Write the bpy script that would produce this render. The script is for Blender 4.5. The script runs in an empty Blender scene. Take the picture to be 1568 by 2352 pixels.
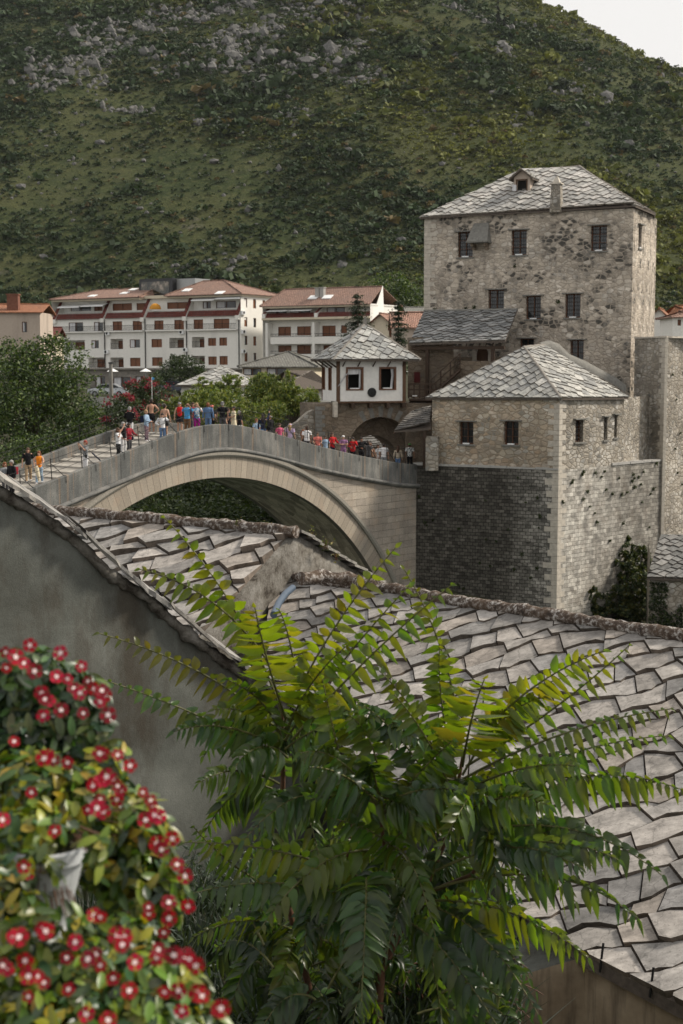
import bpy, math, random
import numpy as np
from mathutils import Vector, noise as mn
random.seed(7); rng = np.random.default_rng(7)
SC = bpy.context.scene
COL = SC.collection
R = math.radians
# ------------------------------------------------------------------ camera, world, sun
F, PIT, CZ = 3266.0, R(5.87), 25.0
cam_d = bpy.data.cameras.new('camera'); cam = bpy.data.objects.new('camera', cam_d); COL.objects.link(cam)
cam.location = (0, 0, CZ); cam.rotation_euler = (R(90) - PIT, 0, 0)
cam_d.sensor_fit = 'VERTICAL'; cam_d.sensor_height = 36.0; cam_d.sensor_width = 24.0
cam_d.lens = F / 2352 * 36.0
cam_d.clip_start = 0.05; cam_d.clip_end = 6000
cam_d.dof.use_dof = True; cam_d.dof.focus_distance = 14.0; cam_d.dof.aperture_fstop = 6.3
SC.camera = cam
SUN_AZ, SUN_EL = 78.0, 42.0     # degrees: azimuth from +Y towards +X
w = bpy.data.worlds.new('World'); SC.world = w; w.use_nodes = True
nt = w.node_tree; nt.nodes.clear()
sky = nt.nodes.new('ShaderNodeTexSky'); sky.sky_type = 'NISHITA'; sky.sun_disc = False
sky.sun_elevation = R(SUN_EL); sky.sun_rotation = R(SUN_AZ)
sky.air_density = 1.0; sky.dust_density = 5.0; sky.ozone_density = 1.0; sky.altitude = 60
hs = nt.nodes.new('ShaderNodeHueSaturation'); hs.inputs['Saturation'].default_value = 0.22
ov = nt.nodes.new('ShaderNodeMix'); ov.data_type = 'RGBA'; ov.inputs[0].default_value = 0.78   # high thin overcast over the clear sky
ov.inputs[7].default_value = (14.3, 14.0, 13.6, 1)
bg = nt.nodes.new('ShaderNodeBackground'); bg.inputs['Strength'].default_value = 0.074
wo = nt.nodes.new('ShaderNodeOutputWorld')
nt.links.new(sky.outputs[0], hs.inputs['Color']); nt.links.new(hs.outputs[0], ov.inputs[6])
nt.links.new(ov.outputs[2], bg.inputs['Color']); nt.links.new(bg.outputs[0], wo.inputs['Surface'])
sd = bpy.data.lights.new('sun', 'SUN'); sd.energy = 4.4; sd.angle = R(8); sd.color = (1.0, 0.91, 0.78)
so = bpy.data.objects.new('sun', sd); COL.objects.link(so)
sv = Vector((math.sin(R(SUN_AZ)) * math.cos(R(SUN_EL)), math.cos(R(SUN_AZ)) * math.cos(R(SUN_EL)), math.sin(R(SUN_EL))))
so.rotation_euler = sv.to_track_quat('Z', 'Y').to_euler(); so.location = (60, 20, 90)
SC.view_settings.view_transform = 'Standard'; SC.view_settings.look = 'None'
SC.view_settings.exposure = 0.04; SC.view_settings.gamma = 1
SC.render.engine = 'CYCLES'
try:
    SC.cycles.max_bounces = 5; SC.cycles.diffuse_bounces = 3; SC.cycles.transparent_max_bounces = 8
except Exception: pass

# ------------------------------------------------------------------ geometry helpers
def ray(px, py):
    a = (px - 784) / F; b = (1176 - py) / F
    return Vector((a, math.cos(PIT) + b * math.sin(PIT), -math.sin(PIT) + b * math.cos(PIT)))
def at(px, py, Y):
    r = ray(px, py); t = Y / r.y
    return Vector((r.x * t, Y, CZ + r.z * t))
def proj(p):
    z = p[2] - CZ; d = p[1] * math.cos(PIT) - z * math.sin(PIT); u = p[1] * math.sin(PIT) + z * math.cos(PIT)
    return (784 + F * p[0] / d, 1176 - F * u / d)
def hit(px, py, pt, n):
    r = ray(px, py); o = Vector((0, 0, CZ)); t = (Vector(pt) - o).dot(n) / r.dot(n)
    return o + r * t
V = Vector

class MB:
    """collects geometry in world coordinates, links it as one mesh object"""
    def __init__(s): s.v = []; s.f = []; s.uv = []; s.c = []; s.m = []; s.sm = []
    def face(s, pts, uv=None, c=(1, 1, 1), m=0, smooth=False):
        i = len(s.v); s.v += [tuple(p) for p in pts]; s.f.append(tuple(range(i, i + len(pts))))
        s.uv.append(uv or [(p[0], p[1]) for p in pts]); s.c.append(c); s.m.append(m); s.sm.append(smooth)
    def grid(s, P, closed=False, c=(1, 1, 1), m=0, smooth=True, UV=None):
        """P: rows of points; shared vertices"""
        i0 = len(s.v); nr = len(P); nc = len(P[0])
        for row in P: s.v += [tuple(p) for p in row]
        for r in range(nr - 1):
            for k in range(nc if closed else nc - 1):
                k2 = (k + 1) % nc
                s.f.append((i0 + r * nc + k, i0 + r * nc + k2, i0 + (r + 1) * nc + k2, i0 + (r + 1) * nc + k))
                if UV: s.uv.append([UV[r][k], UV[r][k2] if k2 else UV[r][k], UV[r + 1][k2] if k2 else UV[r + 1][k], UV[r + 1][k]])
                else: s.uv.append([(k, r), (k + 1, r), (k + 1, r + 1), (k, r + 1)])
                s.c.append(c); s.m.append(m); s.sm.append(smooth)
    def cap(s, pts, c=(1, 1, 1), m=0, smooth=False): s.face(pts, None, c, m, smooth)
    def fbox(s, fr, u0, u1, v0, v1, w0, w1, c=(1, 1, 1), m=0):
        q = lambda u, v, w_: fr.p(u, v, w_)
        a, b, C_, d = q(u0, v0, w1), q(u1, v0, w1), q(u1, v1, w1), q(u0, v1, w1)
        e, f, g, h = q(u0, v0, w0), q(u1, v0, w0), q(u1, v1, w0), q(u0, v1, w0)
        s.face((a, b, C_, d), [(u0, v0), (u1, v0), (u1, v1), (u0, v1)], c, m)
        s.face((f, e, h, g), [(u1, v0), (u0, v0), (u0, v1), (u1, v1)], c, m)
        s.face((e, a, d, h), [(w0, v0), (w1, v0), (w1, v1), (w0, v1)], c, m)
        s.face((b, f, g, C_), [(w1 + u1, v0), (w0 + u1, v0), (w0 + u1, v1), (w1 + u1, v1)], c, m)
        s.face((d, C_, g, h), [(u0, w1), (u1, w1), (u1, w0), (u0, w0)], c, m)
        s.face((e, f, b, a), [(u0, w0), (u1, w0), (u1, w1), (u0, w1)], c, m)
    def bar(s, a, b, r, n=6, r2=None, c=(1, 1, 1), m=0, caps=True, smooth=True):
        a = V(a); b = V(b); s.tube([a, b], [r, r if r2 is None else r2], n, c, m, caps, smooth)
    def tube(s, pts, rad, n=6, c=(1, 1, 1), m=0, caps=True, smooth=True, jit=0.0, flat=1.0):
        pts = [V(p) for p in pts]; rows = []
        up = V((0, 0, 1)) if abs((pts[-1] - pts[0]).normalized().z) < 0.9 else V((1, 0, 0))
        for i, p in enumerate(pts):
            t = (pts[min(i + 1, len(pts) - 1)] - pts[max(i - 1, 0)]).normalized()
            x = t.cross(up).normalized(); y = x.cross(t).normalized()
            r = rad[i] if hasattr(rad, '__len__') else rad
            rows.append([p + (x * math.cos(2 * math.pi * k / n) + y * (math.sin(2 * math.pi * k / n) * flat)) * r * (1 + random.uniform(-jit, jit)) for k in range(n)])
        s.grid(rows, True, c, m, smooth)
        if caps: s.cap(rows[0][::-1] if 0 else rows[0], c, m); s.cap(rows[-1][::-1], c, m)
    def ellip(s, cen, rx, ry, rz, nu=10, nv=6, c=(1, 1, 1), m=0, lo=-1.0, jit=0.0, yaw=0.0):
        rows = []; cen = V(cen); cy, sy = math.cos(yaw), math.sin(yaw)
        for j in range(nv + 1):
            t = math.asin(lo) + (math.pi / 2 - math.asin(lo)) * j / nv
            row = []
            for k in range(nu):
                a = 2 * math.pi * k / nu; q = 1 + random.uniform(-jit, jit)
                x = math.cos(t) * math.cos(a) * rx * q; y = math.cos(t) * math.sin(a) * ry * q
                row.append(cen + V((x * cy - y * sy, x * sy + y * cy, math.sin(t) * rz * q)))
            rows.append(row)
        s.grid(rows, True, c, m, True)
    def wall(s, fr, u0, u1, v0, v1, ops=(), depth=0.35, c=(1, 1, 1), m=0, w=0.0, rm=None):
        """wall face with rectangular holes (u0,u1,v0,v1) and their reveals"""
        us = sorted({u0, u1, *[x for o in ops for x in o[:2] if u0 < x < u1]}); vs = sorted({v0, v1, *[x for o in ops for x in o[2:4] if v0 < x < v1]})
        for i in range(len(us) - 1):
            for j in range(len(vs) - 1):
                cu = (us[i] + us[i + 1]) / 2; cv = (vs[j] + vs[j + 1]) / 2
                if any(o[0] < cu < o[1] and o[2] < cv < o[3] for o in ops): continue
                s.face([fr.p(a, b, w) for a, b in ((us[i], vs[j]), (us[i + 1], vs[j]), (us[i + 1], vs[j + 1]), (us[i], vs[j + 1]))],
                       [(us[i], vs[j]), (us[i + 1], vs[j]), (us[i + 1], vs[j + 1]), (us[i], vs[j + 1])], c, m)
        rm = m if rm is None else rm
        for a, b, cc, d in [o[:4] for o in ops]:
            for (p, q) in (((a, cc), (a, d)), ((b, d), (b, cc)), ((b, cc), (a, cc)), ((a, d), (b, d))):
                s.face([fr.p(*p, w), fr.p(*q, w), fr.p(*q, w - depth), fr.p(*p, w - depth)],
                       [(p[0], p[1]), (q[0], q[1]), (q[0] + depth, q[1]), (p[0] + depth, p[1])], c, rm)
    def build(s, name, mats, parent=None, base=None):
        return link(name, s.v, s.f, mats, parent, base, s.uv, s.c, s.m, s.sm)

ORG = {}
def link(name, v, f, mats, parent=None, base=None, uv=None, c=None, m=None, sm=None):
    if base is None: base = ORG[parent.name] if parent else V((0, 0, 0))
    base = V(base); me = bpy.data.meshes.new(name)
    arr = np.array(v, dtype=np.float64).reshape(-1, 3) - np.array(base)
    me.from_pydata(arr.tolist(), [], f if isinstance(f, list) else f.tolist())
    if uv is not None and len(me.loops):
        L = me.uv_layers.new(name='UVMap'); flat = np.array([x for q in uv for p in q for x in p[:2]], dtype=np.float32)
        L.data.foreach_set('uv', flat)
    if c is not None and len(me.loops):
        A = me.color_attributes.new('Col', 'FLOAT_COLOR', 'CORNER')
        reps = [len(q) for q in f]; cc = np.repeat(np.array(c, dtype=np.float32), reps, axis=0)
        A.data.foreach_set('color', np.concatenate([cc, np.ones((len(cc), 1), np.float32)], 1).ravel())
    for q in (mats if isinstance(mats, (list, tuple)) else [mats]): me.materials.append(q)
    if m is not None: me.polygons.foreach_set('material_index', np.array(m, dtype=np.int32))
    if sm is not None: me.polygons.foreach_set('use_smooth', np.array(sm, dtype=bool))
    me.update()
    o = bpy.data.objects.new(name, me); COL.objects.link(o)
    if parent: o.parent = parent
    else: o.location = base
    ORG[o.name] = base
    return o
def tag(o, label=None, cat=None, group=None, kind=None):
    if label: o['label'] = label
    if cat: o['category'] = cat
    if group: o['group'] = group
    if kind: o['kind'] = kind
    return o
def thing(name, label, cat, base=(0, 0, 0), group=None):
    o = bpy.data.objects.new(name, None); COL.objects.link(o); o.location = base; o.empty_display_size = 0.3
    ORG[o.name] = V(base); return tag(o, label, cat, group)

class Fr:
    """a vertical plane: u along, v up, w out of the face"""
    def __init__(s, o, ud):
        s.o = V(o); s.u = V((ud[0], ud[1], 0)).normalized(); s.n = V((s.u.y, -s.u.x, 0)); s.v = V((0, 0, 1))
    def p(s, u, v, w=0.0): return s.o + s.u * u + s.v * v + s.n * w
    def uv(s, px, py, w=0.0):
        q = hit(px, py, s.o + s.n * w, s.n) - s.o; return q.dot(s.u), q.z
    def rect(s, x0, y0, x1, y1, w=0.0):
        a, b = s.uv(x0, (y0 + y1) / 2, w)[0], s.uv(x1, (y0 + y1) / 2, w)[0]; xm = (x0 + x1) / 2
        return (a, b, s.uv(xm, y1, w)[1], s.uv(xm, y0, w)[1])

# ------------------------------------------------------------------ material helpers
class NT:
    def __init__(s, name, rough=0.8, spec=0.3):
        s.mat = bpy.data.materials.new(name); s.mat.use_nodes = True; s.t = s.mat.node_tree
        s.b = s.t.nodes['Principled BSDF']; s.b.inputs['Roughness'].default_value = rough
        s.b.inputs['Specular IOR Level'].default_value = spec; s.tc = s.t.nodes.new('ShaderNodeTexCoord')
    def link(s, a, b): s.t.links.new(a, b)
    def setv(s, inp, v):
        if isinstance(v, bpy.types.NodeSocket): s.link(v, inp)
        elif hasattr(v, '__len__') and inp.type == 'RGBA': inp.default_value = (*v[:3], 1)
        else: inp.default_value = v
    def map(s, kind='Object', scale=(1, 1, 1), rot=0.0, loc=(0, 0, 0)):
        n = s.t.nodes.new('ShaderNodeMapping'); s.link(s.tc.outputs[kind], n.inputs['Vector'])
        n.inputs['Scale'].default_value = scale; n.inputs['Rotation'].default_value = (0, 0, rot); n.inputs['Location'].default_value = loc
        return n.outputs[0]
    def noise(s, vec, scale=1.0, detail=4, rough=0.55, dist=0.0, col=False):
        n = s.t.nodes.new('ShaderNodeTexNoise'); s.link(vec, n.inputs['Vector'])
        for k, v in (('Scale', scale), ('Detail', detail), ('Roughness', rough), ('Distortion', dist)): n.inputs[k].default_value = v
        return n.outputs['Color' if col else 'Fac']
    def voro(s, vec, scale=1.0, feature='F1', rnd=1.0):
        n = s.t.nodes.new('ShaderNodeTexVoronoi'); n.feature = feature; s.link(vec, n.inputs['Vector'])
        n.inputs['Scale'].default_value = scale; n.inputs['Randomness'].default_value = rnd; return n
    def ramp(s, fac, stops, interp='LINEAR'):
        n = s.t.nodes.new('ShaderNodeValToRGB'); s.setv(n.inputs[0], fac); cr = n.color_ramp; cr.interpolation = interp
        while len(cr.elements) > 1: cr.elements.remove(cr.elements[-1])
        for i, (p, c) in enumerate(stops):
            e = cr.elements[0] if i == 0 else cr.elements.new(p); e.position = p
            e.color = (*(c if hasattr(c, '__len__') else (c, c, c)), 1)
        return n.outputs[0]
    def mix(s, fac, a, b, mode='MIX'):
        n = s.t.nodes.new('ShaderNodeMix'); n.data_type = 'RGBA'; n.blend_type = mode
        s.setv(n.inputs[0], fac); s.setv(n.inputs[6], a); s.setv(n.inputs[7], b); return n.outputs[2]
    def math(s, op, a, b=0.0, cl=False):
        n = s.t.nodes.new('ShaderNodeMath'); n.operation = op; n.use_clamp = cl
        s.setv(n.inputs[0], a); s.setv(n.inputs[1], b); return n.outputs[0]
    def vadd(s, a, b, k=1.0):
        n = s.t.nodes.new('ShaderNodeVectorMath'); n.operation = 'MULTIPLY_ADD'
        s.link(b, n.inputs[0]); n.inputs[1].default_value = (k, k, k); s.link(a, n.inputs[2]); return n.outputs[0]
    def sep(s, vec):
        n = s.t.nodes.new('ShaderNodeSeparateXYZ'); s.link(vec, n.inputs[0]); return n.outputs
    def attr(s, name='Col'):
        n = s.t.nodes.new('ShaderNodeAttribute'); n.attribute_name = name; return n.outputs['Color']
    def brick(s, vec, w, h, mortar=0.01, off=0.5, c1=(1, 1, 1), c2=(.6, .6, .6), cm=(0, 0, 0), bias=0.0):
        n = s.t.nodes.new('ShaderNodeTexBrick'); s.link(vec, n.inputs['Vector']); n.offset = off
        n.inputs['Scale'].default_value = 1; n.inputs['Brick Width'].default_value = w; n.inputs['Row Height'].default_value = h
        n.inputs['Mortar Size'].default_value = mortar; n.inputs['Mortar Smooth'].default_value = 0.3; n.inputs['Bias'].default_value = bias
        for k, c in (('Color1', c1), ('Color2', c2), ('Mortar', cm)): n.inputs[k].default_value = (*c, 1)
        return n
    def bump(s, h, strength=0.5, dist=0.02, nrm=None):
        n = s.t.nodes.new('ShaderNodeBump'); s.setv(n.inputs['Height'], h); n.inputs['Strength'].default_value = strength
        n.inputs['Distance'].default_value = dist
        if nrm is not None: s.link(nrm, n.inputs['Normal'])
        return n.outputs[0]
    def out(s, col=None, rough=None, nrm=None, **kw):
        if col is not None: s.setv(s.b.inputs['Base Color'], col)
        if rough is not None: s.setv(s.b.inputs['Roughness'], rough)
        if nrm is not None: s.link(nrm, s.b.inputs['Normal'])
        for k, v in kw.items(): s.setv(s.b.inputs[k.replace('_', ' ')], v)
        return s.mat
PC = {}
def plain(name, col, rough=0.7, var=0.12, scale=8.0, bump=0.15, metal=0.0, spec=0.3):
    """a painted, woven or wooden surface: slight colour and height variation"""
    if name in PC: return PC[name]
    t = NT(name, rough, spec); m = t.map('Object'); n = t.noise(m, scale, 5)
    c = t.mix(1.0, col, t.ramp(n, [(0.25, 1 - var), (0.75, 1 + var)]), 'MULTIPLY')
    PC[name] = t.out(c, None, t.bump(n, bump, 0.01)); t.b.inputs['Metallic'].default_value = metal
    return PC[name]
# ------------------------------------------------------------------ materials
def m_rubble(name, stones, mortar, sc=3.2, dark=0.3, seed=0.0, moss=0.0):
    t = NT(name, 0.92, 0.15); uv = t.map('UV', (1, 1, 1), 0, (seed, seed * 2, 0))
    w_ = t.noise(uv, 2.0, 3, col=True); vv = t.vadd(uv, w_, 0.16)
    sq = t.t.nodes.new('ShaderNodeMapping'); t.link(vv, sq.inputs[0]); sq.inputs['Scale'].default_value = (sc * 0.8, sc * 1.25, 1)
    v1 = t.voro(sq.outputs[0], 1, 'F1', 0.85); ve = t.voro(sq.outputs[0], 1, 'DISTANCE_TO_EDGE', 0.85)
    pick = t.sep(v1.outputs['Color'])[0]
    c = t.ramp(pick, [(i / (len(stones) - 1), s_) for i, s_ in enumerate(stones)])
    fine = t.noise(uv, 22, 6, 0.65); c = t.mix(0.75, c, t.ramp(fine, [(0.3, .62), (0.7, 1.25)]), 'MULTIPLY')
    e = t.math('ADD', ve.outputs['Distance'], t.math('MULTIPLY', t.math('SUBTRACT', fine, 0.5), 0.10))
    big = t.noise(uv, 0.33, 5, 0.6)
    edge = t.ramp(e, [(0.02, 0), (0.13, 1)]); joint = t.ramp(e, [(0.0, .50), (0.045, 1)])
    smear = t.ramp(t.noise(uv, 0.7, 4, .6), [(0.42, 0.0), (0.62, 0.75)])      # mortar spread over some stones
    stone_m = t.math('MULTIPLY', edge, t.math('SUBTRACT', 1.0, smear), True)
    c = t.mix(stone_m, t.mix(0.6, mortar, t.ramp(fine, [(0.3, .6), (0.7, 1.2)]), 'MULTIPLY'), c)
    c = t.mix(1.0, c, t.ramp(big, [(0.3, .72), (0.6, 1.1)]), 'MULTIPLY')
    c = t.mix(.85, c, joint, 'MULTIPLY')  # dark joints, with crevice occlusion painted into the colour along stone edges
    # black lichen on whole stones
    patch = t.ramp(t.noise(uv, 0.30, 5, 0.66), [(0.45, 0), (0.56, 1)])
    spots = t.ramp(t.sep(v1.outputs['Color'])[1], [(0.35, 0), (0.6, 1)])
    dk = t.math('MULTIPLY', t.math('MULTIPLY', patch, spots), edge)
    c = t.mix(t.math('MULTIPLY', dk, dark), c, (0.055, 0.053, 0.048))
    gr = t.ramp(t.noise(t.map('UV', (3.0, .35, 1)), 1.0, 5, .6), [(0.5, 0), (0.75, 0.45)])
    c = t.mix(t.math('MULTIPLY', gr, dark), c, (0.09, 0.09, 0.085))
    if moss: c = t.mix(t.math('MULTIPLY', t.ramp(t.noise(uv, 1.5, 5), [(0.6, 0), (0.7, 1)]), moss), c, (0.04, 0.06, 0.02))
    h = t.math('ADD', t.math('MULTIPLY', edge, 0.7), t.math('MULTIPLY', fine, 0.6))
    return t.out(c, None, t.bump(h, 0.9, 0.05))
M = {}
M['rubble'] = m_rubble('tower_stone', [(.35, .305, .25), (.62, .55, .465), (.47, .41, .335), (.72, .66, .58), (.24, .215, .185)], (.52, .45, .37), 3.2, .95, 1.3)
M['rubble_light'] = m_rubble('light_rubble', [(.27, .25, .22), (.52, .49, .44), (.40, .36, .30), (.64, .61, .56), (.15, .145, .13)], (.33, .29, .235), 3.1, 0.5, 4.1, .2)
M['rubble_house'] = m_rubble('house_stone', [(.36, .31, .24), (.58, .51, .41), (.48, .36, .25), (.68, .63, .55), (.28, .26, .22)], (.43, .35, .26), 3.0, 0.45, 7.7)
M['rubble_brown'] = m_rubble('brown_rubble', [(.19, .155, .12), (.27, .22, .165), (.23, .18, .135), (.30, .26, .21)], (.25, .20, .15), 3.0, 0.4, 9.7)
def m_ashlar(name, c1, c2, cm, bw, bh, stain=0.0, wet=None, mort=0.012, warm=0.0, seed=0., tv=1.0):
    t = NT(name, 0.9, 0.2); uv = t.map('UV', (1, 1, 1), 0, (seed, seed, 0)); j = t.noise(uv, 2.2, 4, col=True); vv = t.vadd(uv, j, 0.13 * min(1, bw / .5))
    b = t.brick(vv, bw, bh, mort, .5, c1, c2, cm); fine = t.noise(uv, 16, 7, 0.7)
    vo = t.voro(t.map('UV', (1 / bw, 1 / bh, 1)), 1.0); tint = t.ramp(t.sep(vo.outputs['Color'])[0], [(0, 1 - .5 * tv), (.5, 1), (1, 1 + .55 * tv)])
    c = t.mix(1, t.mix(0.8, b.outputs['Color'], tint, 'MULTIPLY'), t.ramp(fine, [(0.28, .6), (0.72, 1.3)]), 'MULTIPLY')
    if warm: c = t.mix(t.math('MULTIPLY', t.ramp(t.noise(uv, .8, 4), [(.5, 0), (.7, 1)]), warm), c, (.42, .30, .20))
    if stain:
        st = t.ramp(t.noise(t.map('UV', (1.6, .18, 1)), 1.0, 6, .65), [(0.40, 0), (0.62, 1)])
        c = t.mix(t.math('MULTIPLY', st, stain), c, (.065, .065, .062))
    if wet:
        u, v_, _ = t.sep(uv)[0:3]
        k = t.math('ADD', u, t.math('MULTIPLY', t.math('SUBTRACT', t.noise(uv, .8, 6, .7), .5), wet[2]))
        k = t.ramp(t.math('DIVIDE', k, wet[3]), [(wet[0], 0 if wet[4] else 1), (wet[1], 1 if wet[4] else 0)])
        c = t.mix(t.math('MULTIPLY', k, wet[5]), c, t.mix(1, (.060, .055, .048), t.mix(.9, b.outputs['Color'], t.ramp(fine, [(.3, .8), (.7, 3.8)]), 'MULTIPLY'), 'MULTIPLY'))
    h = t.math('SUBTRACT', t.math('MULTIPLY', fine, .5), b.outputs['Fac'])
    return t.out(c, None, t.bump(h, 0.7, 0.03))
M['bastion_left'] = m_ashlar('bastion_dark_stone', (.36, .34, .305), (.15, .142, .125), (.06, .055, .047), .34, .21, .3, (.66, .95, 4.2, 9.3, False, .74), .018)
M['bastion_right'] = m_ashlar('bastion_pale_stone', (.62, .59, .53), (.33, .31, .275), (.16, .15, .13), .40, .25, .35, (.22, .62, 4.0, 12.0, True, .50), .012, .15, 0., .7)
M['spandrel'] = m_ashlar('bridge_limestone', (.41, .36, .30), (.33, .29, .245), (.17, .148, .12), .85, .42, .16, None, .010, .3, 0., .28)
M['soffit'] = m_ashlar('arch_soffit_stone', (.50, .40, .31), (.42, .335, .26), (.2, .16, .12), .9, .4, .1)
M['ring'] = None
t = NT('arch_ring_stone', 0.9, .2); uv = t.map('UV'); b = t.brick(uv, .43, 4.0, .016, 0, (.375, .325, .262), (.285, .245, .197), (.17, .14, .115)); fine = t.noise(uv, 14, 7, .7)
c = t.mix(1, b.outputs['Color'], t.ramp(fine, [(.28, .7), (.72, 1.22)]), 'MULTIPLY'); big = t.noise(t.map('UV', (1.3, .5, 1)), 1, 5)
c = t.mix(t.ramp(big, [(.5, 0), (.75, .45)]), c, (.19, .175, .155)); c = t.mix(t.ramp(t.noise(uv, .9, 4), [(.55, 0), (.75, .35)]), c, (.42, .29, .2))
M['ring'] = t.out(c, None, t.bump(t.math('SUBTRACT', fine, b.outputs['Fac']), .5, .02))
t = NT('parapet_stone', .9, .2); uv = t.map('UV'); b = t.brick(uv, 1.9, 8.0, .03, 0, (.140, .142, .136), (.105, .106, .102), (.05, .048, .045)); fine = t.noise(uv, 18, 7, .72)
streak = t.noise(t.map('UV', (1.1, .30, 1)), 1.0, 8, .72); c = t.mix(t.ramp(streak, [(.46, 0), (.66, .85)]), b.outputs['Color'], (.27, .262, .242))
rust = t.ramp(t.noise(t.map('UV', (4.0, .10, 1), 0, (3, 1, 0)), 1.0, 3, .5), [(.55, 0), (.62, .55)]); c = t.mix(rust, c, (.30, .215, .15))
c = t.mix(t.ramp(t.noise(uv, .6, 5), [(.35, .0), (.6, .5)]), c, (.055, .058, .058)); c = t.mix(1, c, t.ramp(fine, [(.28, .55), (.72, 1.5)]), 'MULTIPLY')
M['parapet'] = t.out(c, None, t.bump(t.math('SUBTRACT', fine, b.outputs['Fac']), .6, .02))
t = NT('moulding_stone', .9, .2); fine = t.noise(t.map('UV'), 14, 6, .7); M['moulding'] = t.out(t.mix(1, (.27, .25, .215), t.ramp(fine, [(.28, .6), (.72, 1.3)]), 'MULTIPLY'), None, t.bump(fine, .5, .02))
t = NT('cornice_stone', .9, .2); uv = t.map('UV'); b = t.brick(uv, .8, 8.0, .014, 0, (.16, .16, .155), (.12, .12, .115), (.05, .05, .045)); fine = t.noise(uv, 18, 6, .7)
c = t.mix(t.ramp(t.noise(uv, 1.3, 5), [(.45, 0), (.7, .7)]), b.outputs['Color'], (.30, .285, .26)); c = t.mix(1, c, t.ramp(fine, [(.28, .6), (.72, 1.35)]), 'MULTIPLY')
M['cornice'] = t.out(c, None, t.bump(fine, .5, .02))
M['deck'] = plain('deck_stone', (.27, .25, .22), .75, .2, 3, .3)
M['deck_step'] = plain('step_stone', (.36, .335, .295), .7, .3, 5, .3)
def m_slab(name, tintb=1.0, spots=0.5):
    t = NT(name, 0.82, .25); ob = t.map('Object'); a = t.attr(); n1 = t.noise(ob, 5, 7, .68); n2 = t.noise(ob, 38, 5, .7)
    st = t.noise(t.map('Object', (3, 16, 16), .5), 1.0, 5, .6); ck = t.voro(t.vadd(ob, t.noise(ob, 3, 4, col=True), .5), 1.7, 'DISTANCE_TO_EDGE').outputs['Distance']; ck = t.ramp(ck, [(.0, .35), (.022, 1)])
    c = t.mix(1, a, t.ramp(n1, [(.28, .5 * tintb), (.72, 1.35 * tintb)]), 'MULTIPLY'); c = t.mix(.8, c, t.ramp(st, [(.3, .72), (.7, 1.2)]), 'MULTIPLY')
    c = t.mix(spots, c, ck, 'MULTIPLY'); c = t.mix(t.math('MULTIPLY', t.ramp(n2, [(.58, 0), (.66, 1)]), spots), c, (.05, .045, .04))
    return t.out(c, None, t.bump(t.math('ADD', t.math('MULTIPLY', st, .8), t.math('MULTIPLY', n2, .25)), .6, .012))
M['slab'] = m_slab('stone_roof_slab'); M['slab_far'] = m_slab('weathered_roof_slab', .95, .25)
M['mortar'] = plain('roof_mortar', (.095, .078, .065), .95, .35, 14, .8)
t = NT('ridge_cap_lichen', .95, .1); ob = t.map('Object'); n = t.noise(ob, 16, 6, .7); n2 = t.noise(ob, 3, 3)
c = t.ramp(n, [(.38, (.045, .037, .033)), (.50, (.11, .085, .07)), (.56, (.30, .28, .26)), (.66, (.50, .48, .46))]); c = t.mix(t.ramp(n2, [(.4, 0), (.65, .8)]), c, (.10, .07, .05))
M['ridge'] = t.out(c, None, t.bump(n, 1.0, .03))
M['ridge_far'] = plain('ridge_mortar', (.20, .185, .165), .9, .35, 6, .6)
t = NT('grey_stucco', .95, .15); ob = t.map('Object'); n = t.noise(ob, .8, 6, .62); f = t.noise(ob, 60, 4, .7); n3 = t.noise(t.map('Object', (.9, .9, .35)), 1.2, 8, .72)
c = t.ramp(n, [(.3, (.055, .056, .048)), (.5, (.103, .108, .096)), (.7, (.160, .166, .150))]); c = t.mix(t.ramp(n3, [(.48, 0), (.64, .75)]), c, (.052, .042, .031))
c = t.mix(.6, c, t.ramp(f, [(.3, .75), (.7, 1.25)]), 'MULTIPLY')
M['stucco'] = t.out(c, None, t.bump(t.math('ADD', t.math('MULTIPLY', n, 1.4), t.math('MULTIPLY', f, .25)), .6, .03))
t = NT('crumbling_plaster', .95, .15); ob = t.map('Object'); n = t.noise(ob, 3.2, 7, .68); f = t.noise(ob, 30, 5, .7)
c = t.ramp(n, [(.38, (.045, .038, .031)), (.48, (.12, .11, .095)), (.64, (.20, .19, .172))]); c = t.mix(.8, c, t.ramp(f, [(.3, .65), (.7, 1.2)]), 'MULTIPLY')
M['plaster_old'] = t.out(c, None, t.bump(n, 1.0, .05))
t = NT('ochre_plaster', .95, .15); ob = t.map('Object'); n = t.noise(ob, 1.6, 6, .6); s_ = t.noise(t.map('Object', (5, 5, .5)), 1, 6, .6)
c = t.ramp(n, [(.3, (.17, .125, .085)), (.6, (.36, .29, .21))]); c = t.mix(t.ramp(s_, [(.5, 0), (.66, .8)]), c, (.06, .048, .038))
M['ochre'] = t.out(c, None, t.bump(n, .5, .02))
def m_plaster(name, col, dirt=.25):
    t = NT(name, .9, .2); ob = t.map('Object'); n = t.noise(t.map('Object', (.5, .5, .12)), 1, 6, .6); f = t.noise(ob, 5, 5)
    c = t.mix(1, col, t.ramp(f, [(.3, .92), (.7, 1.05)]), 'MULTIPLY'); c = t.mix(t.ramp(n, [(.5, 0), (.75, dirt)]), c, tuple(x * .45 for x in col))
    return t.out(c, None, t.bump(f, .2, .02))
M['white'] = m_plaster('white_plaster', (.76, .745, .70), .25); M['cream'] = m_plaster('cream_plaster', (.60, .53, .41), .3)
M['whitewash'] = m_plaster('whitewashed_plaster', (.70, .69, .66), .3); M['pink'] = m_plaster('pinkish_plaster', (.44, .37, .31), .6)
M['concrete'] = m_plaster('grey_concrete', (.36, .35, .33), .4)
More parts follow.
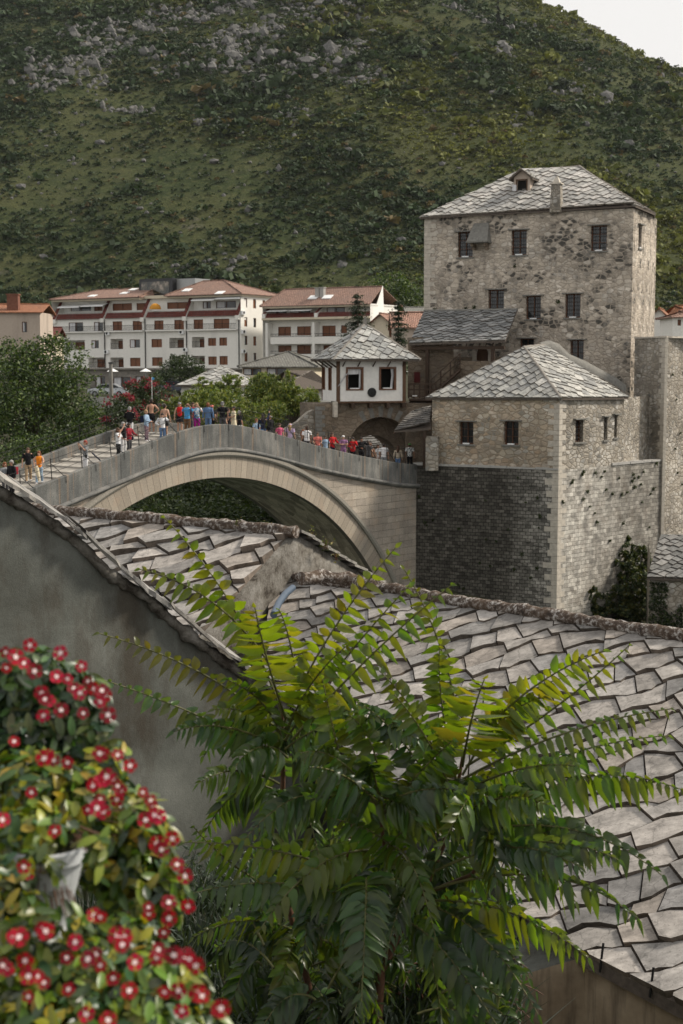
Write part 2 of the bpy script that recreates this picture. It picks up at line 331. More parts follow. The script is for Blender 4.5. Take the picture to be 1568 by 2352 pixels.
def m_tiles(name, col, sc=3.2):
    t = NT(name, .85, .2); ob = t.map('UV'); w_ = t.t.nodes.new('ShaderNodeTexWave'); t.link(ob, w_.inputs[0]); w_.inputs['Scale'].default_value = sc / 3.14 / 2 * 3
    w2 = t.brick(ob, .34, .38, .05, .5, (1, 1, 1), (.7, .7, .7), (.35, .35, .35)); n = t.noise(ob, 3.5, 5, .7); n2 = t.noise(ob, .35, 4)
    c = t.mix(1, col, w2.outputs['Color'], 'MULTIPLY'); c = t.mix(1, c, t.ramp(n, [(.3, .6), (.7, 1.35)]), 'MULTIPLY'); c = t.mix(t.ramp(n2, [(.45, 0), (.7, .5)]), c, tuple(x * .4 + .05 for x in col))
    return t.out(c, None, t.bump(t.math('ADD', w_.outputs['Fac'], w2.outputs['Color']), .7, .05))
M['tile_red'] = m_tiles('terracotta_tiles', (.37, .235, .185)); M['tile_orange'] = m_tiles('orange_tiles', (.40, .18, .10)); M['tile_grey'] = m_tiles('grey_tiles', (.25, .245, .22))
M['tile_dark'] = m_tiles('dark_red_tiles', (.17, .05, .04)); M['tile_pink'] = m_tiles('faded_terracotta_tiles', (.42, .24, .18))
M['wood'] = plain('dark_timber', (.045, .028, .018), .7, .3, 6, .4); M['wood_red'] = plain('brown_timber', (.085, .045, .024), .6, .3, 6, .3)
M['shutter'] = plain('brown_shutter', (.17, .070, .034), .55, .15, 3, .1); M['frame_brown'] = plain('brown_window_frame', (.12, .055, .03), .5, .15, 3, .1)
M['iron'] = plain('dark_iron', (.02, .02, .02), .55, .3, 12, .2, .6, .5); M['dark'] = plain('dark_interior', (.012, .011, .01), .9, .2, 2, 0)
M['metal'] = plain('grey_metal', (.30, .31, .31), .45, .1, 4, .1, .5, .5); M['blackm'] = plain('black_panel', (.015, .016, .018), .35, .1, 2, .05, .2, .5)
M['pot'] = plain('grey_white_pot', (.42, .44, .45), .6, .12, 30, .1); M['whitep'] = plain('white_paint', (.75, .76, .76), .5, .05, 3, .05); M['pole'] = plain('weathered_pole', (.20, .19, .17), .85, .2, 4, .3)
M['lintel'] = plain('grey_lintel_stone', (.17, .165, .15), .9, .3, 6, .6); M['pale_stone'] = plain('pale_cut_stone', (.45, .41, .35), .9, .25, 5, .5)
t = NT('window_glass', .08, .6); n = t.noise(t.map('Object', (.4, .4, .4)), 1, 3); M['glass'] = t.out(t.ramp(n, [(.4, (.015, .018, .02)), (.65, (.06, .065, .07))]))
t = NT('curtain_cloth', .9, .1); n = t.noise(t.map('Object', (9, 9, .5)), 1, 3); M['curtain'] = t.out(t.ramp(n, [(.3, (.45, .45, .46)), (.7, (.72, .72, .74))]))
def m_leaf(name, rough=.45, trans=.35, var=True, spec=.4, tmul=(1.25, 1.35, .35)):
    t = NT(name, rough, spec); a = t.attr(); c = t.mix(.5, a, t.ramp(t.noise(t.map('Object'), 20, 3), [(.3, .75), (.7, 1.2)]), 'MULTIPLY')
    t.out(c); tr = t.t.nodes.new('ShaderNodeBsdfTranslucent'); t.link(t.mix(1, c, tmul, 'MULTIPLY'), tr.inputs['Color'])
    mx = t.t.nodes.new('ShaderNodeMixShader'); mx.inputs[0].default_value = trans; o = t.t.nodes['Material Output']
    t.link(t.b.outputs[0], mx.inputs[1]); t.link(tr.outputs[0], mx.inputs[2]); t.link(mx.outputs[0], o.inputs['Surface']); return t.mat
M['leaf'] = m_leaf('tree_leaves', .55, .25); M['frond'] = m_leaf('compound_leaf', .33, .5, True, .5, (2.5, 2.3, .35))
M['vinca'] = m_leaf('glossy_leaf', .36, .25, True, .5, (2.2, 2.2, .4)); M['petal'] = m_leaf('red_petals', .6, .3, True, .3, (1.2, .8, .9)); M['scrub'] = m_leaf('scrub_leaves', .8, .12)
M['bark'] = plain('tree_bark', (.085, .065, .048), .9, .3, 12, .8); M['stem'] = plain('reddish_stem', (.10, .05, .03), .6, .3, 20, .3)
M['stalk'] = plain('green_stalk', (.085, .085, .03), .5, .3, 20, .2)
t = NT('hill_ground', .95, .1); ob = t.map('Object'); n = t.noise(ob, .018, 8, .66); n2 = t.noise(ob, .22, 6, .7); n3 = t.noise(ob, .06, 7, .7)
n4 = t.noise(ob, 1.1, 5, .75); c = t.ramp(n2, [(.32, (.020, .027, .011)), (.5, (.030, .042, .014)), (.66, (.058, .062, .024))]); c = t.mix(t.ramp(n, [(.4, 0), (.6, .5)]), c, (.074, .074, .031)); c = t.mix(1, c, t.ramp(n4, [(.35, .45), (.65, 1.45)]), 'MULTIPLY')
c = t.mix(t.ramp(n3, [(.60, 0), (.68, .6)]), c, (.11, .10, .085))
M['hill'] = t.out(c, None, t.bump(n2, 1, 1.2))
M['rock'] = plain('limestone_rock', (.112, .11, .104), .95, .45, .8, .9)
t = NT('ground_soil', .95, .1); ob = t.map('Object'); n = t.noise(ob, 1.2, 7, .7); M['soil'] = t.out(t.ramp(n, [(.35, (.02, .024, .012)), (.55, (.05, .048, .03)), (.7, (.09, .08, .055))]), None, t.bump(n, .9, .1))
t = NT('river_water', .06, .5); n = t.noise(t.map('Object', (1, 1, 1)), .8, 4); M['water'] = t.out((.012, .045, .035), None, t.bump(n, .25, .1))
# ------------------------------------------------------------------ bridge axis (s along the bridge from the near bank, q across to the upstream side)
BP = V((-14.4, 65, 0)); BD = V((.6346, .7728, 0)).normalized(); BN = V((BD.y, -BD.x, 0))   # BN points downstream, towards the camera
def sq(s, q, z=0.0): p = BP + BD * s - BN * q; return V((p.x, p.y, z))
# ------------------------------------------------------------------ land, river, hill
def vnoise(x, y, seed):
    xi = np.floor(x).astype(np.int64); yi = np.floor(y).astype(np.int64); xf = x - xi; yf = y - yi
    def h(a, b):
        n = (a * 374761393 + b * 668265263 + seed * 1442695041) & 0x7fffffff; n = ((n ^ (n >> 13)) * 1274126177) & 0x7fffffff
        return ((n ^ (n >> 16)) & 0xffff) / 65535.0
    u = xf * xf * (3 - 2 * xf); v = yf * yf * (3 - 2 * yf)
    return (h(xi, yi) * (1 - u) + h(xi + 1, yi) * u) * (1 - v) + (h(xi, yi + 1) * (1 - u) + h(xi + 1, yi + 1) * u) * v
def fbm(x, y, sc, oct=5, seed=1):
    t = 0; a = 1; s_ = 0
    for i in range(oct): t = t + a * (vnoise(x / sc, y / sc, seed + i) - .5); s_ += a; a *= .5; sc = sc / 2.03
    return t / s_ * 2
def smooth(a, b, x): t = np.clip((x - a) / (b - a), 0, 1); return t * t * (3 - 2 * t)
def hill_z(X, Y):
    ax, ay, bx, by = 43., 1200., -900., 1300.
    t = np.clip(((X - ax) * (bx - ax) + (Y - ay) * (by - ay)) / ((bx - ax) ** 2 + (by - ay) ** 2), 0, 1)
    r = np.hypot(X - ax - t * (bx - ax), Y - ay - t * (by - ay)); cone = 379 + t * 30 - .575 * r
    g = 21 + np.clip((Y - 290) / 300, 0, 1) * 16
    k = 9.; z = np.logaddexp(g / k, cone / k) * k
    m = smooth(330, 700, Y)
    return z + m * (fbm(X, Y, 210, 3, 3) * 11 + fbm(X, Y, 60, 4, 9) * 5.5 * smooth(450, 700, Y))
def ground_z(X, Y):
    s = (X - BP.x) * BD.x + (Y - BP.y) * BD.y; q = -((X - BP.x) * BN.x + (Y - BP.y) * BN.y)
    near = 21.6 - 1.7 * smooth(8.3, 12.5, Y) - 2.9 * smooth(12, 17, Y) - 3.4 * smooth(.1, 1.1, X - .07 * Y) * smooth(6, 9, Y)
    z = near * 1.0
    z = z + (-1.5 - z) * smooth(-14, -3, s)
    far = 8 + 6 * smooth(27, 33, s) * smooth(-14, 2, q) + 6.8 * smooth(36, 62, s)
    far = far + (hill_z(X, Y) - far) * smooth(190, 290, Y)
    return z + (far - z) * smooth(24, 29, s)
def heightfield(name, xs, ys, fn, mat, skew=0.0):
    Y, X = np.meshgrid(ys, xs, indexing='ij'); X = X * (1 if not skew else (Y * skew + 60))
    Z = fn(X, Y); nr, nc = Z.shape; v = np.stack([X, Y, Z], -1).reshape(-1, 3)
    i = np.arange(nr * nc).reshape(nr, nc); f = np.stack([i[:-1, :-1], i[:-1, 1:], i[1:, 1:], i[1:, :-1]], -1).reshape(-1, 4)
    o = link(name, v, f.tolist(), mat, sm=np.ones(len(f), bool)); tag(o, kind='structure'); return o
heightfield('ground', np.linspace(-1, 1, 110), np.concatenate([np.linspace(-6, 30, 90), np.linspace(31, 340, 190)]), ground_z, M['soil'], .55)
heightfield('hill', np.linspace(-1, 1, 300), np.concatenate([np.linspace(341, 1250, 340), np.linspace(1260, 1900, 30)]), hill_z, M['hill'], .62)
b = MB(); b.face([(-90, 20, 0), (80, -40, 0), (80, 110, 0), (-90, 140, 0)]); tag(b.build('river', M['water']), kind='structure')

# leaf clouds -------------------------------------------------------
def leaf_quads(P, size, asp=.55, up=.3, droop=None, r=rng):
    """rhombic leaves at points P (n,3)"""
    n = len(P); d = r.normal(size=(n, 3)); d[:, 2] *= .7
    if droop is not None: d[:, 2] -= droop
    d /= np.linalg.norm(d, axis=1, keepdims=True)
    k = r.normal(size=(n, 3)); k[:, 2] += up; s_ = np.cross(d, k); s_ /= np.linalg.norm(s_, axis=1, keepdims=True) + 1e-9
    L = (size * r.uniform(.6, 1.35, n))[:, None] if not hasattr(size, 'shape') else size[:, None]
    return np.stack([P - d * L * .5, P + s_ * L * asp * .5, P + d * L * .5, P - s_ * L * asp * .5], 1)
def quads_obj(name, Q, C_, mat, parent=None, base=None):
    n = len(Q); f = np.arange(n * 4).reshape(n, 4).tolist()
    return link(name, Q.reshape(-1, 3), f, mat, parent, base, None, C_, None, None)
def crown_points(blobs, n, r=rng, shell=.55, clump=.0):
    """points in a union of ellipsoids, mostly near their surfaces, in clumps"""
    w_ = np.array([b[3] * b[4] for b in blobs], float); w_ /= w_.sum(); out = []
    for b, k in zip(blobs, (w_ * n).astype(int) + 1):
        nc = max(6, k // 26); d = r.normal(size=(nc, 3)); d /= np.linalg.norm(d, axis=1, keepdims=True)
        rad = r.uniform(shell, 1.0, nc) ** .7; C_ = d * rad[:, None]
        i = r.integers(0, nc, k); P = C_[i] + r.normal(size=(k, 3)) * .12 * np.array([1, 1, .8])
        out.append(P * np.array([b[3], b[3], b[4]]) + np.array(b[:3]))
    return np.concatenate(out)
def shade_cols(n, cols, r=rng, var=.22):
    c = np.array(cols, float)[r.integers(0, len(cols), n)]; return c * r.uniform(1 - var, 1 + var, (n, 1))
def tree(name, label, cat, base, blobs, n, size, cols, trunk=.25, group=None, droop=None, asp=.55, leafmat='leaf', trunk_n=3):
    o = thing(name, label, cat, base, group); base = V(base)
    P = crown_points(blobs, n); quads_obj('crown', leaf_quads(P, size, asp, .4, droop), shade_cols(len(P), cols), M[leafmat], o)
    b = MB()
    top = V(np.mean([q[:3] for q in blobs], 0)); mid = base.lerp(top, .55) + V((random.uniform(-.2, .2), 0, 0))
    b.tube([base - V((0, 0, .3)), base.lerp(mid, .5), mid, top], [trunk * 1.3, trunk, trunk * .75, trunk * .3], 8, jit=.1)
    for q in blobs[:10]:
        e = V(q[:3]); b.tube([base.lerp(top, random.uniform(.3, .65)), base.lerp(top, .6).lerp(e, .5) - V((0, 0, .2)), e], [trunk * .5, trunk * .3, trunk * .1], 5, jit=.1)
    b.build('trunk', M['bark'], o); return o

# hill vegetation: scrub nobody could count, and bare limestone
def on_hill(n, y0, y1, xk=.275, r=rng, p=2.0):
    Y = (r.uniform(y0 ** p, y1 ** p, n)) ** (1 / p); X = r.uniform(-xk, xk, n) * (Y + 30); return X, Y, hill_z(X, Y)
def img(X, Y, Z):
    z = Z - CZ; d = Y * math.cos(PIT) - z * math.sin(PIT); u = Y * math.sin(PIT) + z * math.cos(PIT); return 784 + F * X / d, 1176 - F * u / d
X, Y, Z = on_hill(88000, 345, 1120)
ix, iy = img(X, Y, Z); den = fbm(X, Y, 70, 4, 21) + .5 * fbm(X, Y, 22, 3, 31)
keep = (iy > -60) & (rng.uniform(size=len(X)) < np.clip(.72 + den * 2.0, .26, 1));
X, Y, Z, den = X[keep], Y[keep], Z[keep], den[keep]
rad = np.clip(rng.lognormal(-.22, .58, len(X)), .4, 5.0) * (1 + .35 * smooth(700, 1100, Y)) * (1 + 1.1 * np.clip(den, 0, 1))
K = 18
Cn = np.stack([X, Y, Z + rad * .35], -1); d = rng.normal(size=(len(X), K, 3)); d /= np.linalg.norm(d, axis=2, keepdims=True); d[..., 2] = np.abs(d[..., 2]) * .9 - .15
Pp = (Cn[:, None] + d * rad[:, None, None] * rng.uniform(.45, .95, (len(X), K, 1)) * np.array([1, 1, .8])).reshape(-1, 3)
yel = fbm(X, Y, 90, 3, 55) + .35 * smooth(-40, 160, X) - .15; k = np.clip(yel * 2.0 + rng.normal(0, .35, len(X)), 0, 1)[:, None]; dk = np.clip(.75 + .5 * rng.uniform(size=(len(X), 1)), 0, 2)
bc = (np.array([.032, .056, .019]) * (1 - k) + np.array([.15, .16, .03]) * k) * dk * .78; o_ = rng.uniform(size=len(X)) < .04; bc[o_] = np.array([.10, .075, .03])
quads_obj('hillside_scrub', leaf_quads(Pp, np.repeat(rad, K) * rng.uniform(.42, .88, len(Pp)), .85, .8), np.repeat(bc, K, 0) * rng.uniform(.82, 1.22, (len(Pp), 1)), M['scrub']).__setitem__('kind', 'stuff')
# rocks
X, Y, Z = on_hill(62000, 420, 1120); ix, iy = img(X, Y, Z)
fld = fbm(X, Y, 26, 4, 91) + .30 * np.exp(-((ix - 520) / 330) ** 2 - ((iy - 60) / 190) ** 2) * 1.5 + .22 * np.exp(-((ix - 800) / 160) ** 2 - ((iy - 80) / 130) ** 2) + .10 * np.exp(-((iy - 610) / 50) ** 2) - .22 * smooth(150, 380, iy)
keep = (iy > -50) & (((fld > .38) & (rng.uniform(size=len(X)) < .58)) | (rng.uniform(size=len(X)) < .022)); X, Y, Z, fl = X[keep][:7000], Y[keep][:7000], Z[keep][:7000], fld[keep][:7000]
g = (1 + 5 ** .5) / 2; ico = np.array([(-1, g, 0), (1, g, 0), (-1, -g, 0), (1, -g, 0), (0, -1, g), (0, 1, g), (0, -1, -g), (0, 1, -g), (g, 0, -1), (g, 0, 1), (-g, 0, -1), (-g, 0, 1)]) / 1.9
icf = np.array([(0, 11, 5), (0, 5, 1), (0, 1, 7), (0, 7, 10), (0, 10, 11), (1, 5, 9), (5, 11, 4), (11, 10, 2), (10, 7, 6), (7, 1, 8), (3, 9, 4), (3, 4, 2), (3, 2, 6), (3, 6, 8), (3, 8, 9), (4, 9, 5), (2, 4, 11), (6, 2, 10), (8, 6, 7), (9, 8, 1)])
n = len(X); far_ = smooth(430, 760, Y); rr = (.45 + .55 * far_) * np.clip(rng.lognormal(-.3, .5, n), .35, 2.6) * (1 + .5 * np.clip(fl, 0, .6) * 2)
vv = ico[None] * rng.uniform(.6, 1.3, (n, 12, 1)) * rr[:, None, None] * np.stack([rng.uniform(.7, 1.4, n), rng.uniform(.7, 1.2, n), rng.uniform(.7, 1.5, n)], -1)[:, None]
vv = (vv + np.stack([X, Y, Z + rr * .15], -1)[:, None]).reshape(-1, 3); ff = (icf[None] + (np.arange(n) * 12)[:, None, None]).reshape(-1, 3)
link('hillside_rocks', vv, ff.tolist(), M['rock']).__setitem__('kind', 'stuff')
# single trees that stand out on the hill
def hill_spot(px, py):
    r = ray(px, py); t = 500.0
    while t < 1500:
        p = V((0, 0, CZ)) + r * t
        if p.z < float(hill_z(np.array([p.x]), np.array([p.y]))[0]): return p
        t += 2
    return None
for px, py, h, kk, lab in ((1143, 55, 15, 'c', 'taller dark cypress of the pair near the top of the hill'), (1157, 66, 10, 'c', 'shorter dark cypress of the pair near the top of the hill'),
        (1005, 118, 7, 'b', 'round dark bush standing alone high on the hillside'), (1290, 208, 8, 'b', 'round dark bush on the right slope of the hill above the tower'),
        (1225, 14, 9, 's', 'topmost of the small trees breaking the hill skyline'), (1322, 66, 9, 's', 'small tree halfway down the hill skyline'), (1355, 86, 6, 's', 'low bushy tree on the hill skyline below its middle'),
        (1470, 150, 6, 's', 'small tree low on the hill skyline left of the leaning pair'), (1522, 172, 11, 's', 'tall thin crowned tree on the skyline by the right edge'), (1553, 182, 9, 's', 'rightmost tree on the hill skyline')):
    p = hill_spot(px, py)
    if p is None:
        for dy in range(2, 60, 2):
            p = hill_spot(px, py + dy)
            if p is not None: break
    if p is None: continue
    p.z = float(hill_z(np.array([p.x]), np.array([p.y]))[0])
    if kk == 'c': tree('cypress', lab, 'tree', p, [(p.x, p.y, p.z + h * f, h * .13 * (1.15 - f), h * .2) for f in (.2, .4, .6, .8)], 900, 1.1, [(.015, .022, .012)], .3, 'cypresses on the hill')
    elif kk == 'b': tree('bush', lab, 'bush', p, [(p.x, p.y, p.z + h * .4, h * .7, h * .45)], 1300, 1.2, [(.02, .032, .014)], .3)
    else: tree('small_tree', lab, 'tree', p, [(p.x + random.uniform(-1, 1) * h * .3, p.y, p.z + h * random.uniform(.55, .95), h * .28, h * .2) for f in range(4)], 500, 1.1, [(.03, .04, .02), (.05, .06, .03)], .25, 'trees on the hill skyline')
# ------------------------------------------------------------------ the bridge
TOP = [(-9, 17.3), (-4, 18.45), (-.2, 19.26), (3.26, 20.10), (6.78, 20.98), (8.6, 21.42), (10.3, 21.78), (11.5, 21.94), (12.6, 21.97), (13.8, 21.9), (15.66, 21.58), (17, 21.3), (20.4, 20.5), (24.7, 19.67), (28.5, 19.05), (30.6, 18.86)]
def ptop(s):
    s = max(TOP[0][0], min(TOP[-1][0], s))
    for (a, za), (b_, zb) in zip(TOP, TOP[1:]):
        if s <= b_: return za + (zb - za) * (s - a) / (b_ - a)
def ptops(s): return sum(ptop(s + k) for k in (-.8, -.4, 0, .4, .8)) / 5
def deckz(s): return ptops(s) - .56
AC, AZ, AR, RW = 12.1, 1.85, 17.3, 1.12      # arch centre along s, centre height, radius, ring depth
def arcp(a, r): return AC + r * math.sin(a), AZ + r * math.cos(a)
W = 5.0
bridge = thing('stone_bridge', 'old single arch limestone footbridge with humped dark parapet crossing to the tower', 'bridge', sq(AC, W / 2, 0))
S0, S1 = -9.0, 30.6
ss = [S0 + (S1 - S0) * i / 132 for i in range(133)]
A0, A1 = -math.radians(70), math.radians(66)
for side, q0, sg in ((0, 0.0, 1), (1, W, -1)):
    P_ = lambda s, z, w_: sq(s, q0 - sg * w_, z)      # w_ outward from the face
    # parapet slabs
    b = MB(); 
    prof = [(-.28, 0, -.75), (0.0, 0, -1.25), (0.0, 0, -.03), (-.03, 0, 0), (-.24, 0, 0), (-.28, 0, -.03), (-.28, 0, -.75)]
    rows = []; UV = []
    for s in ss:
        zt = ptops(s); rows.append([P_(s, zt + dz, w_) for w_, _, dz in prof]); UV.append([(s, 0), (s, 0), (s, 1.2), (s, 1.25), (s, 1.5), (s, 1.55), (s, 2.4)])
    b.grid(rows, False, smooth=False, UV=UV); b.cap(rows[0]); b.cap(rows[-1]); b.build('parapet', M['parapet'], bridge)
    # cornice
    b = MB(); rows = []; UV = []
    pr = [(0, -1.22), (.20, -1.25), (.22, -1.29), (.22, -1.36), (.12, -1.46), (0, -1.50)]
    for s in ss: zt = ptops(s); rows.append([P_(s, zt + dz, w_) for w_, dz in pr]); UV.append([(s, k * .1) for k in range(len(pr))])
    b.grid(rows, False, smooth=False, UV=UV); b.build('cornice', M['cornice'], bridge)
    # spandrel wall between ring and cornice
    b = MB(); rows = []; UV = []
    for i in range(161):
        s = S0 + (S1 - S0) * i / 160; d = s - AC; z1 = ptops(s) - 1.3
        rr = AR + RW + .02; z0 = AZ + math.sqrt(rr * rr - d * d) if abs(d) < rr * math.sin(A1) else -2
        z0 = min(z0, z1 - .01); rows.append([P_(s, z0 + (z1 - z0) * k / 4, -.06) for k in range(5)]); UV.append([(s, z0 + (z1 - z0) * k / 4) for k in range(5)])
    b.grid(rows, False, smooth=False, UV=UV); b.build('spandrel_wall', M['spandrel'], bridge)
    # ring of voussoirs, and its moulding
    b = MB(); rows = []; UV = []
    for i in range(97):
        a = A0 + (A1 - A0) * i / 96; r_ = []; u_ = []
        for rr, w_ in ((AR, -.35), (AR, .0), (AR + RW, .0), (AR + RW, -.1)):
            s, z = arcp(a, rr); r_.append(P_(s, z, w_)); u_.append((a * 17.8, rr - AR))
        rows.append(r_); UV.append(u_)
    b.grid(rows, False, smooth=False, UV=UV); b.build('voussoir_ring', M['ring'], bridge)
    b = MB(); rows = []; UV = []
    for i in range(97):
        a = A0 + (A1 - A0) * i / 96; r_ = []; u_ = []
        for k, (rr, w_) in enumerate(((AR + RW - .02, -.05), (AR + RW - .02, .10), (AR + RW + .08, .17), (AR + RW + .26, .17), (AR + RW + .30, -.08))):
            s, z = arcp(a, rr); z = min(z, ptops(s) - 1.40 - .02 * k) if abs(s - AC) < 9 else z; r_.append(P_(s, z, w_)); u_.append((a * 18.6, k * .1))
        rows.append(r_); UV.append(u_)
    b.grid(rows, False, smooth=False, UV=UV); b.build('arch_moulding', M['moulding'], bridge)
b = MB(); rows = []; UV = []
for i in range(97):
    a = A0 + (A1 - A0) * i / 96; s, z = arcp(a, AR + .01); rows.append([sq(s, q, z) for q in (.3, W - .3)]); UV.append([(a * 17.3, .3), (a * 17.3, W)])
b.grid(rows, False, smooth=True, UV=UV); b.build('soffit', M['soffit'], bridge)
b = MB(); rows = []
for s in ss: rows.append([sq(s, q, deckz(s) - .02) for q in (.2, W - .2)])
b.grid(rows, False, smooth=False); b.build('walkway', M['deck'], bridge)
s = -8.0
while s < 30:      # raised cross ribs of the walkway
    fr_z = deckz(s); b = MB(); q0, q1 = .29, W - .29; w_ = .16
    t0, t1 = deckz(s - w_), deckz(s + w_); hh = .055
    c8 = [sq(s - w_, q0, t0 + hh), sq(s - w_, q1, t0 + hh), sq(s + w_, q1, t1 + hh), sq(s + w_, q0, t1 + hh)]; d8 = [p - V((0, 0, .12)) for p in c8]
    b.face(c8)
    for k in range(4): b.face([d8[k], d8[(k + 1) % 4], c8[(k + 1) % 4], c8[k]])
    b.build('step', M['deck_step'], bridge); s += .82
# iron railings
def railing(q0, sg, lab):
    o = thing('bridge_railing', lab, 'railing', sq(AC, q0, ptop(AC)), 'iron railings on the bridge parapets')
    tops = []; n = 21
    for i in range(n):
        s = -7.6 + i * 1.84; z = ptops(s); h = 1.0 + random.uniform(-.05, .05); lean = random.uniform(-.06, .06)
        top = sq(s + lean, q0 + sg * .30, z + h); b = MB(); b.bar(sq(s, q0 + sg * .22, z - .08), top, .024, 5)
        b.bar(sq(s + .62, q0 + sg * .12, z + .02 + ptops(s + .62) - z), sq(s + .05, q0 + sg * .29, z + .72), .019, 5)
        b.tube([sq(s + .62, q0 + sg * .12, ptops(s + .62) + .02), sq(s + .64, q0 - sg * .03, ptops(s + .64) + .03), sq(s + .65, q0 - sg * .035, ptops(s + .65) - .34)], .014, 5)
        b.build('post', M['iron'], o); tops.append((s, h))
    for f in (.34, .64, .93):
        b = MB(); pts = []
        for i, (s, h) in enumerate(tops):
            pts.append(sq(s, q0 + sg * (.22 + .08 * f), ptops(s) + h * f))
            if i < n - 1: s2 = (s + tops[i + 1][0]) / 2; pts.append(sq(s2, q0 + sg * (.22 + .08 * f), ptops(s2) + 1.0 * f - .025))
        b.tube(pts, .0125, 4); b.build('wire', M['iron'], o)
railing(0, 1, 'iron posts and wires along the near parapet of the bridge')
railing(W, -1, 'iron posts and wires along the far parapet of the bridge, behind the walkers')
# ------------------------------------------------------------------ stone slab roofs
GREY = [(.30, .30, .285), (.36, .35, .33), (.26, .26, .25), (.41, .40, .37), (.33, .315, .29)]
PALE = [(.44, .42, .385), (.39, .38, .36), (.49, .46, .42), (.34, .335, .32), (.42, .36, .30), (.46, .45, .43)]
def clip(poly, cp):
    """convex clip of 2D polygon by convex polygon cp (counter-clockwise)"""
    out = poly
    for i in range(len(cp)):
        a, b_ = cp[i], cp[(i + 1) % len(cp)]; src = out; out = []
        ins = lambda p: (b_[0] - a[0]) * (p[1] - a[1]) - (b_[1] - a[1]) * (p[0] - a[0]) >= -1e-9
        for k in range(len(src)):
            p, q = src[k], src[(k + 1) % len(src)]; ip, iq = ins(p), ins(q)
            if ip: out.append(p)
            if ip != iq:
                d1 = (b_[0] - a[0]) * (p[1] - a[1]) - (b_[1] - a[1]) * (p[0] - a[0]); d2 = (b_[0] - a[0]) * (q[1] - a[1]) - (b_[1] - a[1]) * (q[0] - a[0])
                t = d1 / (d1 - d2); out.append((p[0] + (q[0] - p[0]) * t, p[1] + (q[1] - p[1]) * t))
        if len(out) < 3: return []
    return out
def plane_frame(pts, e=None):
    pts = [V(p) for p in pts]; n = (pts[1] - pts[0]).cross(pts[2] - pts[0])
    for k in range(3, len(pts)): n += (pts[k - 1] - pts[0]).cross(pts[k] - pts[0])
    n.normalize(); n = n if n.z > 0 else -n
    e = (V((n.y, -n.x, 0)) if e is None else V(e)); 
    if e.length < 1e-6: e = V((1, 0, 0))
    e.normalize(); e = e - n * e.dot(n); e.normalize()
    if e.x < 0: e = -e
    up = n.cross(e)
    return pts[0], e, up, n
def slabs(mb, pts, a=.5, b_=.42, th=30, thick=.06, cols=GREY, jit=.16, tilt=None, gap=.012, lift0=.0, drop=0.0, steps=0, skipf=None, wiggle=0.0):
    o, e, up, n = plane_frame(pts); cp = [((V(p) - o).dot(e), (V(p) - o).dot(up)) for p in pts]
    ar = sum(cp[i][0] * cp[(i + 1) % len(cp)][1] - cp[(i + 1) % len(cp)][0] * cp[i][1] for i in range(len(cp)))
    if ar < 0: cp = cp[::-1]
    t = R(th); ct, st = math.cos(t), math.sin(t); R2 = lambda x, y: (x * ct - y * st, x * st + y * ct)
    inv = [(x * ct + y * st, -x * st + y * ct) for x, y in cp]; x0 = min(p[0] for p in inv) - a * 2; x1 = max(p[0] for p in inv) + a * 2; y0 = min(p[1] for p in inv) - b_ * 2; y1 = max(p[1] for p in inv) + b_ * 2
    tilt = thick if tilt is None else tilt; rows = int((y1 - y0) / b_) + 1; J = lambda k: random.uniform(-jit, jit) * k
    sd_ = random.uniform(0, 99)
    line = lambda j, x: y0 + j * b_ + mn.noise(V((x / a * .8, j * 7.3 + sd_, 0))) * b_ * jit * 2.2 + wiggle * mn.noise(V((x / a * 2.3, j * 3.1 + sd_, 5)))
    prev = None
    for j in range(rows):
        x = x0 + random.uniform(0, a); cuts = []
        while x < x1: cuts.append((x + J(a) * .3, x + J(a) * 1.1)); x += a * random.uniform(.62, 1.45)
        for (l0, l1), (r0, r1) in zip(cuts, cuts[1:]):
            g = gap; mx = (l0 + r0) / 2; mt = (l1 + r1) / 2
            low = [(l0 + g, line(j, l0) + g)] + [(l0 + (r0 - l0) * f, line(j, l0 + (r0 - l0) * f) + g + J(b_) * .35 * (f not in (0, 1))) for f in ((.5,) if steps == 0 else (.27, .55, .8))] + [(r0 - g, line(j, r0) + g)]
            top = [(r1 - g, line(j + 1, r1) - g), (mt, line(j + 1, mt) - g), (l1 + g, line(j + 1, l1) - g)]
            poly = clip([R2(*p) for p in low + top], cp)
            if len(poly) < 3: continue
            A_ = abs(sum(poly[i][0] * poly[(i + 1) % len(poly)][1] - poly[(i + 1) % len(poly)][0] * poly[i][1] for i in range(len(poly)))) / 2
            if A_ < a * b_ * .05: continue
            if skipf and skipf(o + e * (sum(p[0] for p in poly) / len(poly)) + up * (sum(p[1] for p in poly) / len(poly))): continue
            ys = [p[1] for p in poly]; ya, yb = min(ys), max(ys); hj = random.uniform(.7, 1.35); cx = J(1) * .02
            hgt = lambda p: lift0 + .006 + tilt * hj * (yb - p[1]) / max(yb - ya, a * .6) + thick * .35 + cx * (p[0] - poly[0][0])
            tp = [o + e * p[0] + up * p[1] + n * hgt(p) for p in poly]; bt = [o + e * p[0] + up * p[1] + n * (lift0 - .02) for p in poly]
            c = random.choice(cols); k = random.uniform(.78, 1.18); c = tuple(q * k for q in c)
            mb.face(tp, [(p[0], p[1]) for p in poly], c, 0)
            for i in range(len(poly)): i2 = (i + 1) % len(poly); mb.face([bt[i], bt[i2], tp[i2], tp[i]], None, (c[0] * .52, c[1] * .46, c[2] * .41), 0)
def roof_base(mb, pts, t=.10, m=1):
    o, e, up, n = plane_frame(pts); top = [V(p) for p in pts]; bot = [p - V((0, 0, t)) for p in top]
    mb.face(top, None, (1, 1, 1), m); mb.face(bot[::-1], None, (1, 1, 1), m)
    for i in range(len(top)): i2 = (i + 1) % len(top); mb.face([bot[i], bot[i2], top[i2], top[i]], None, (1, 1, 1), m)
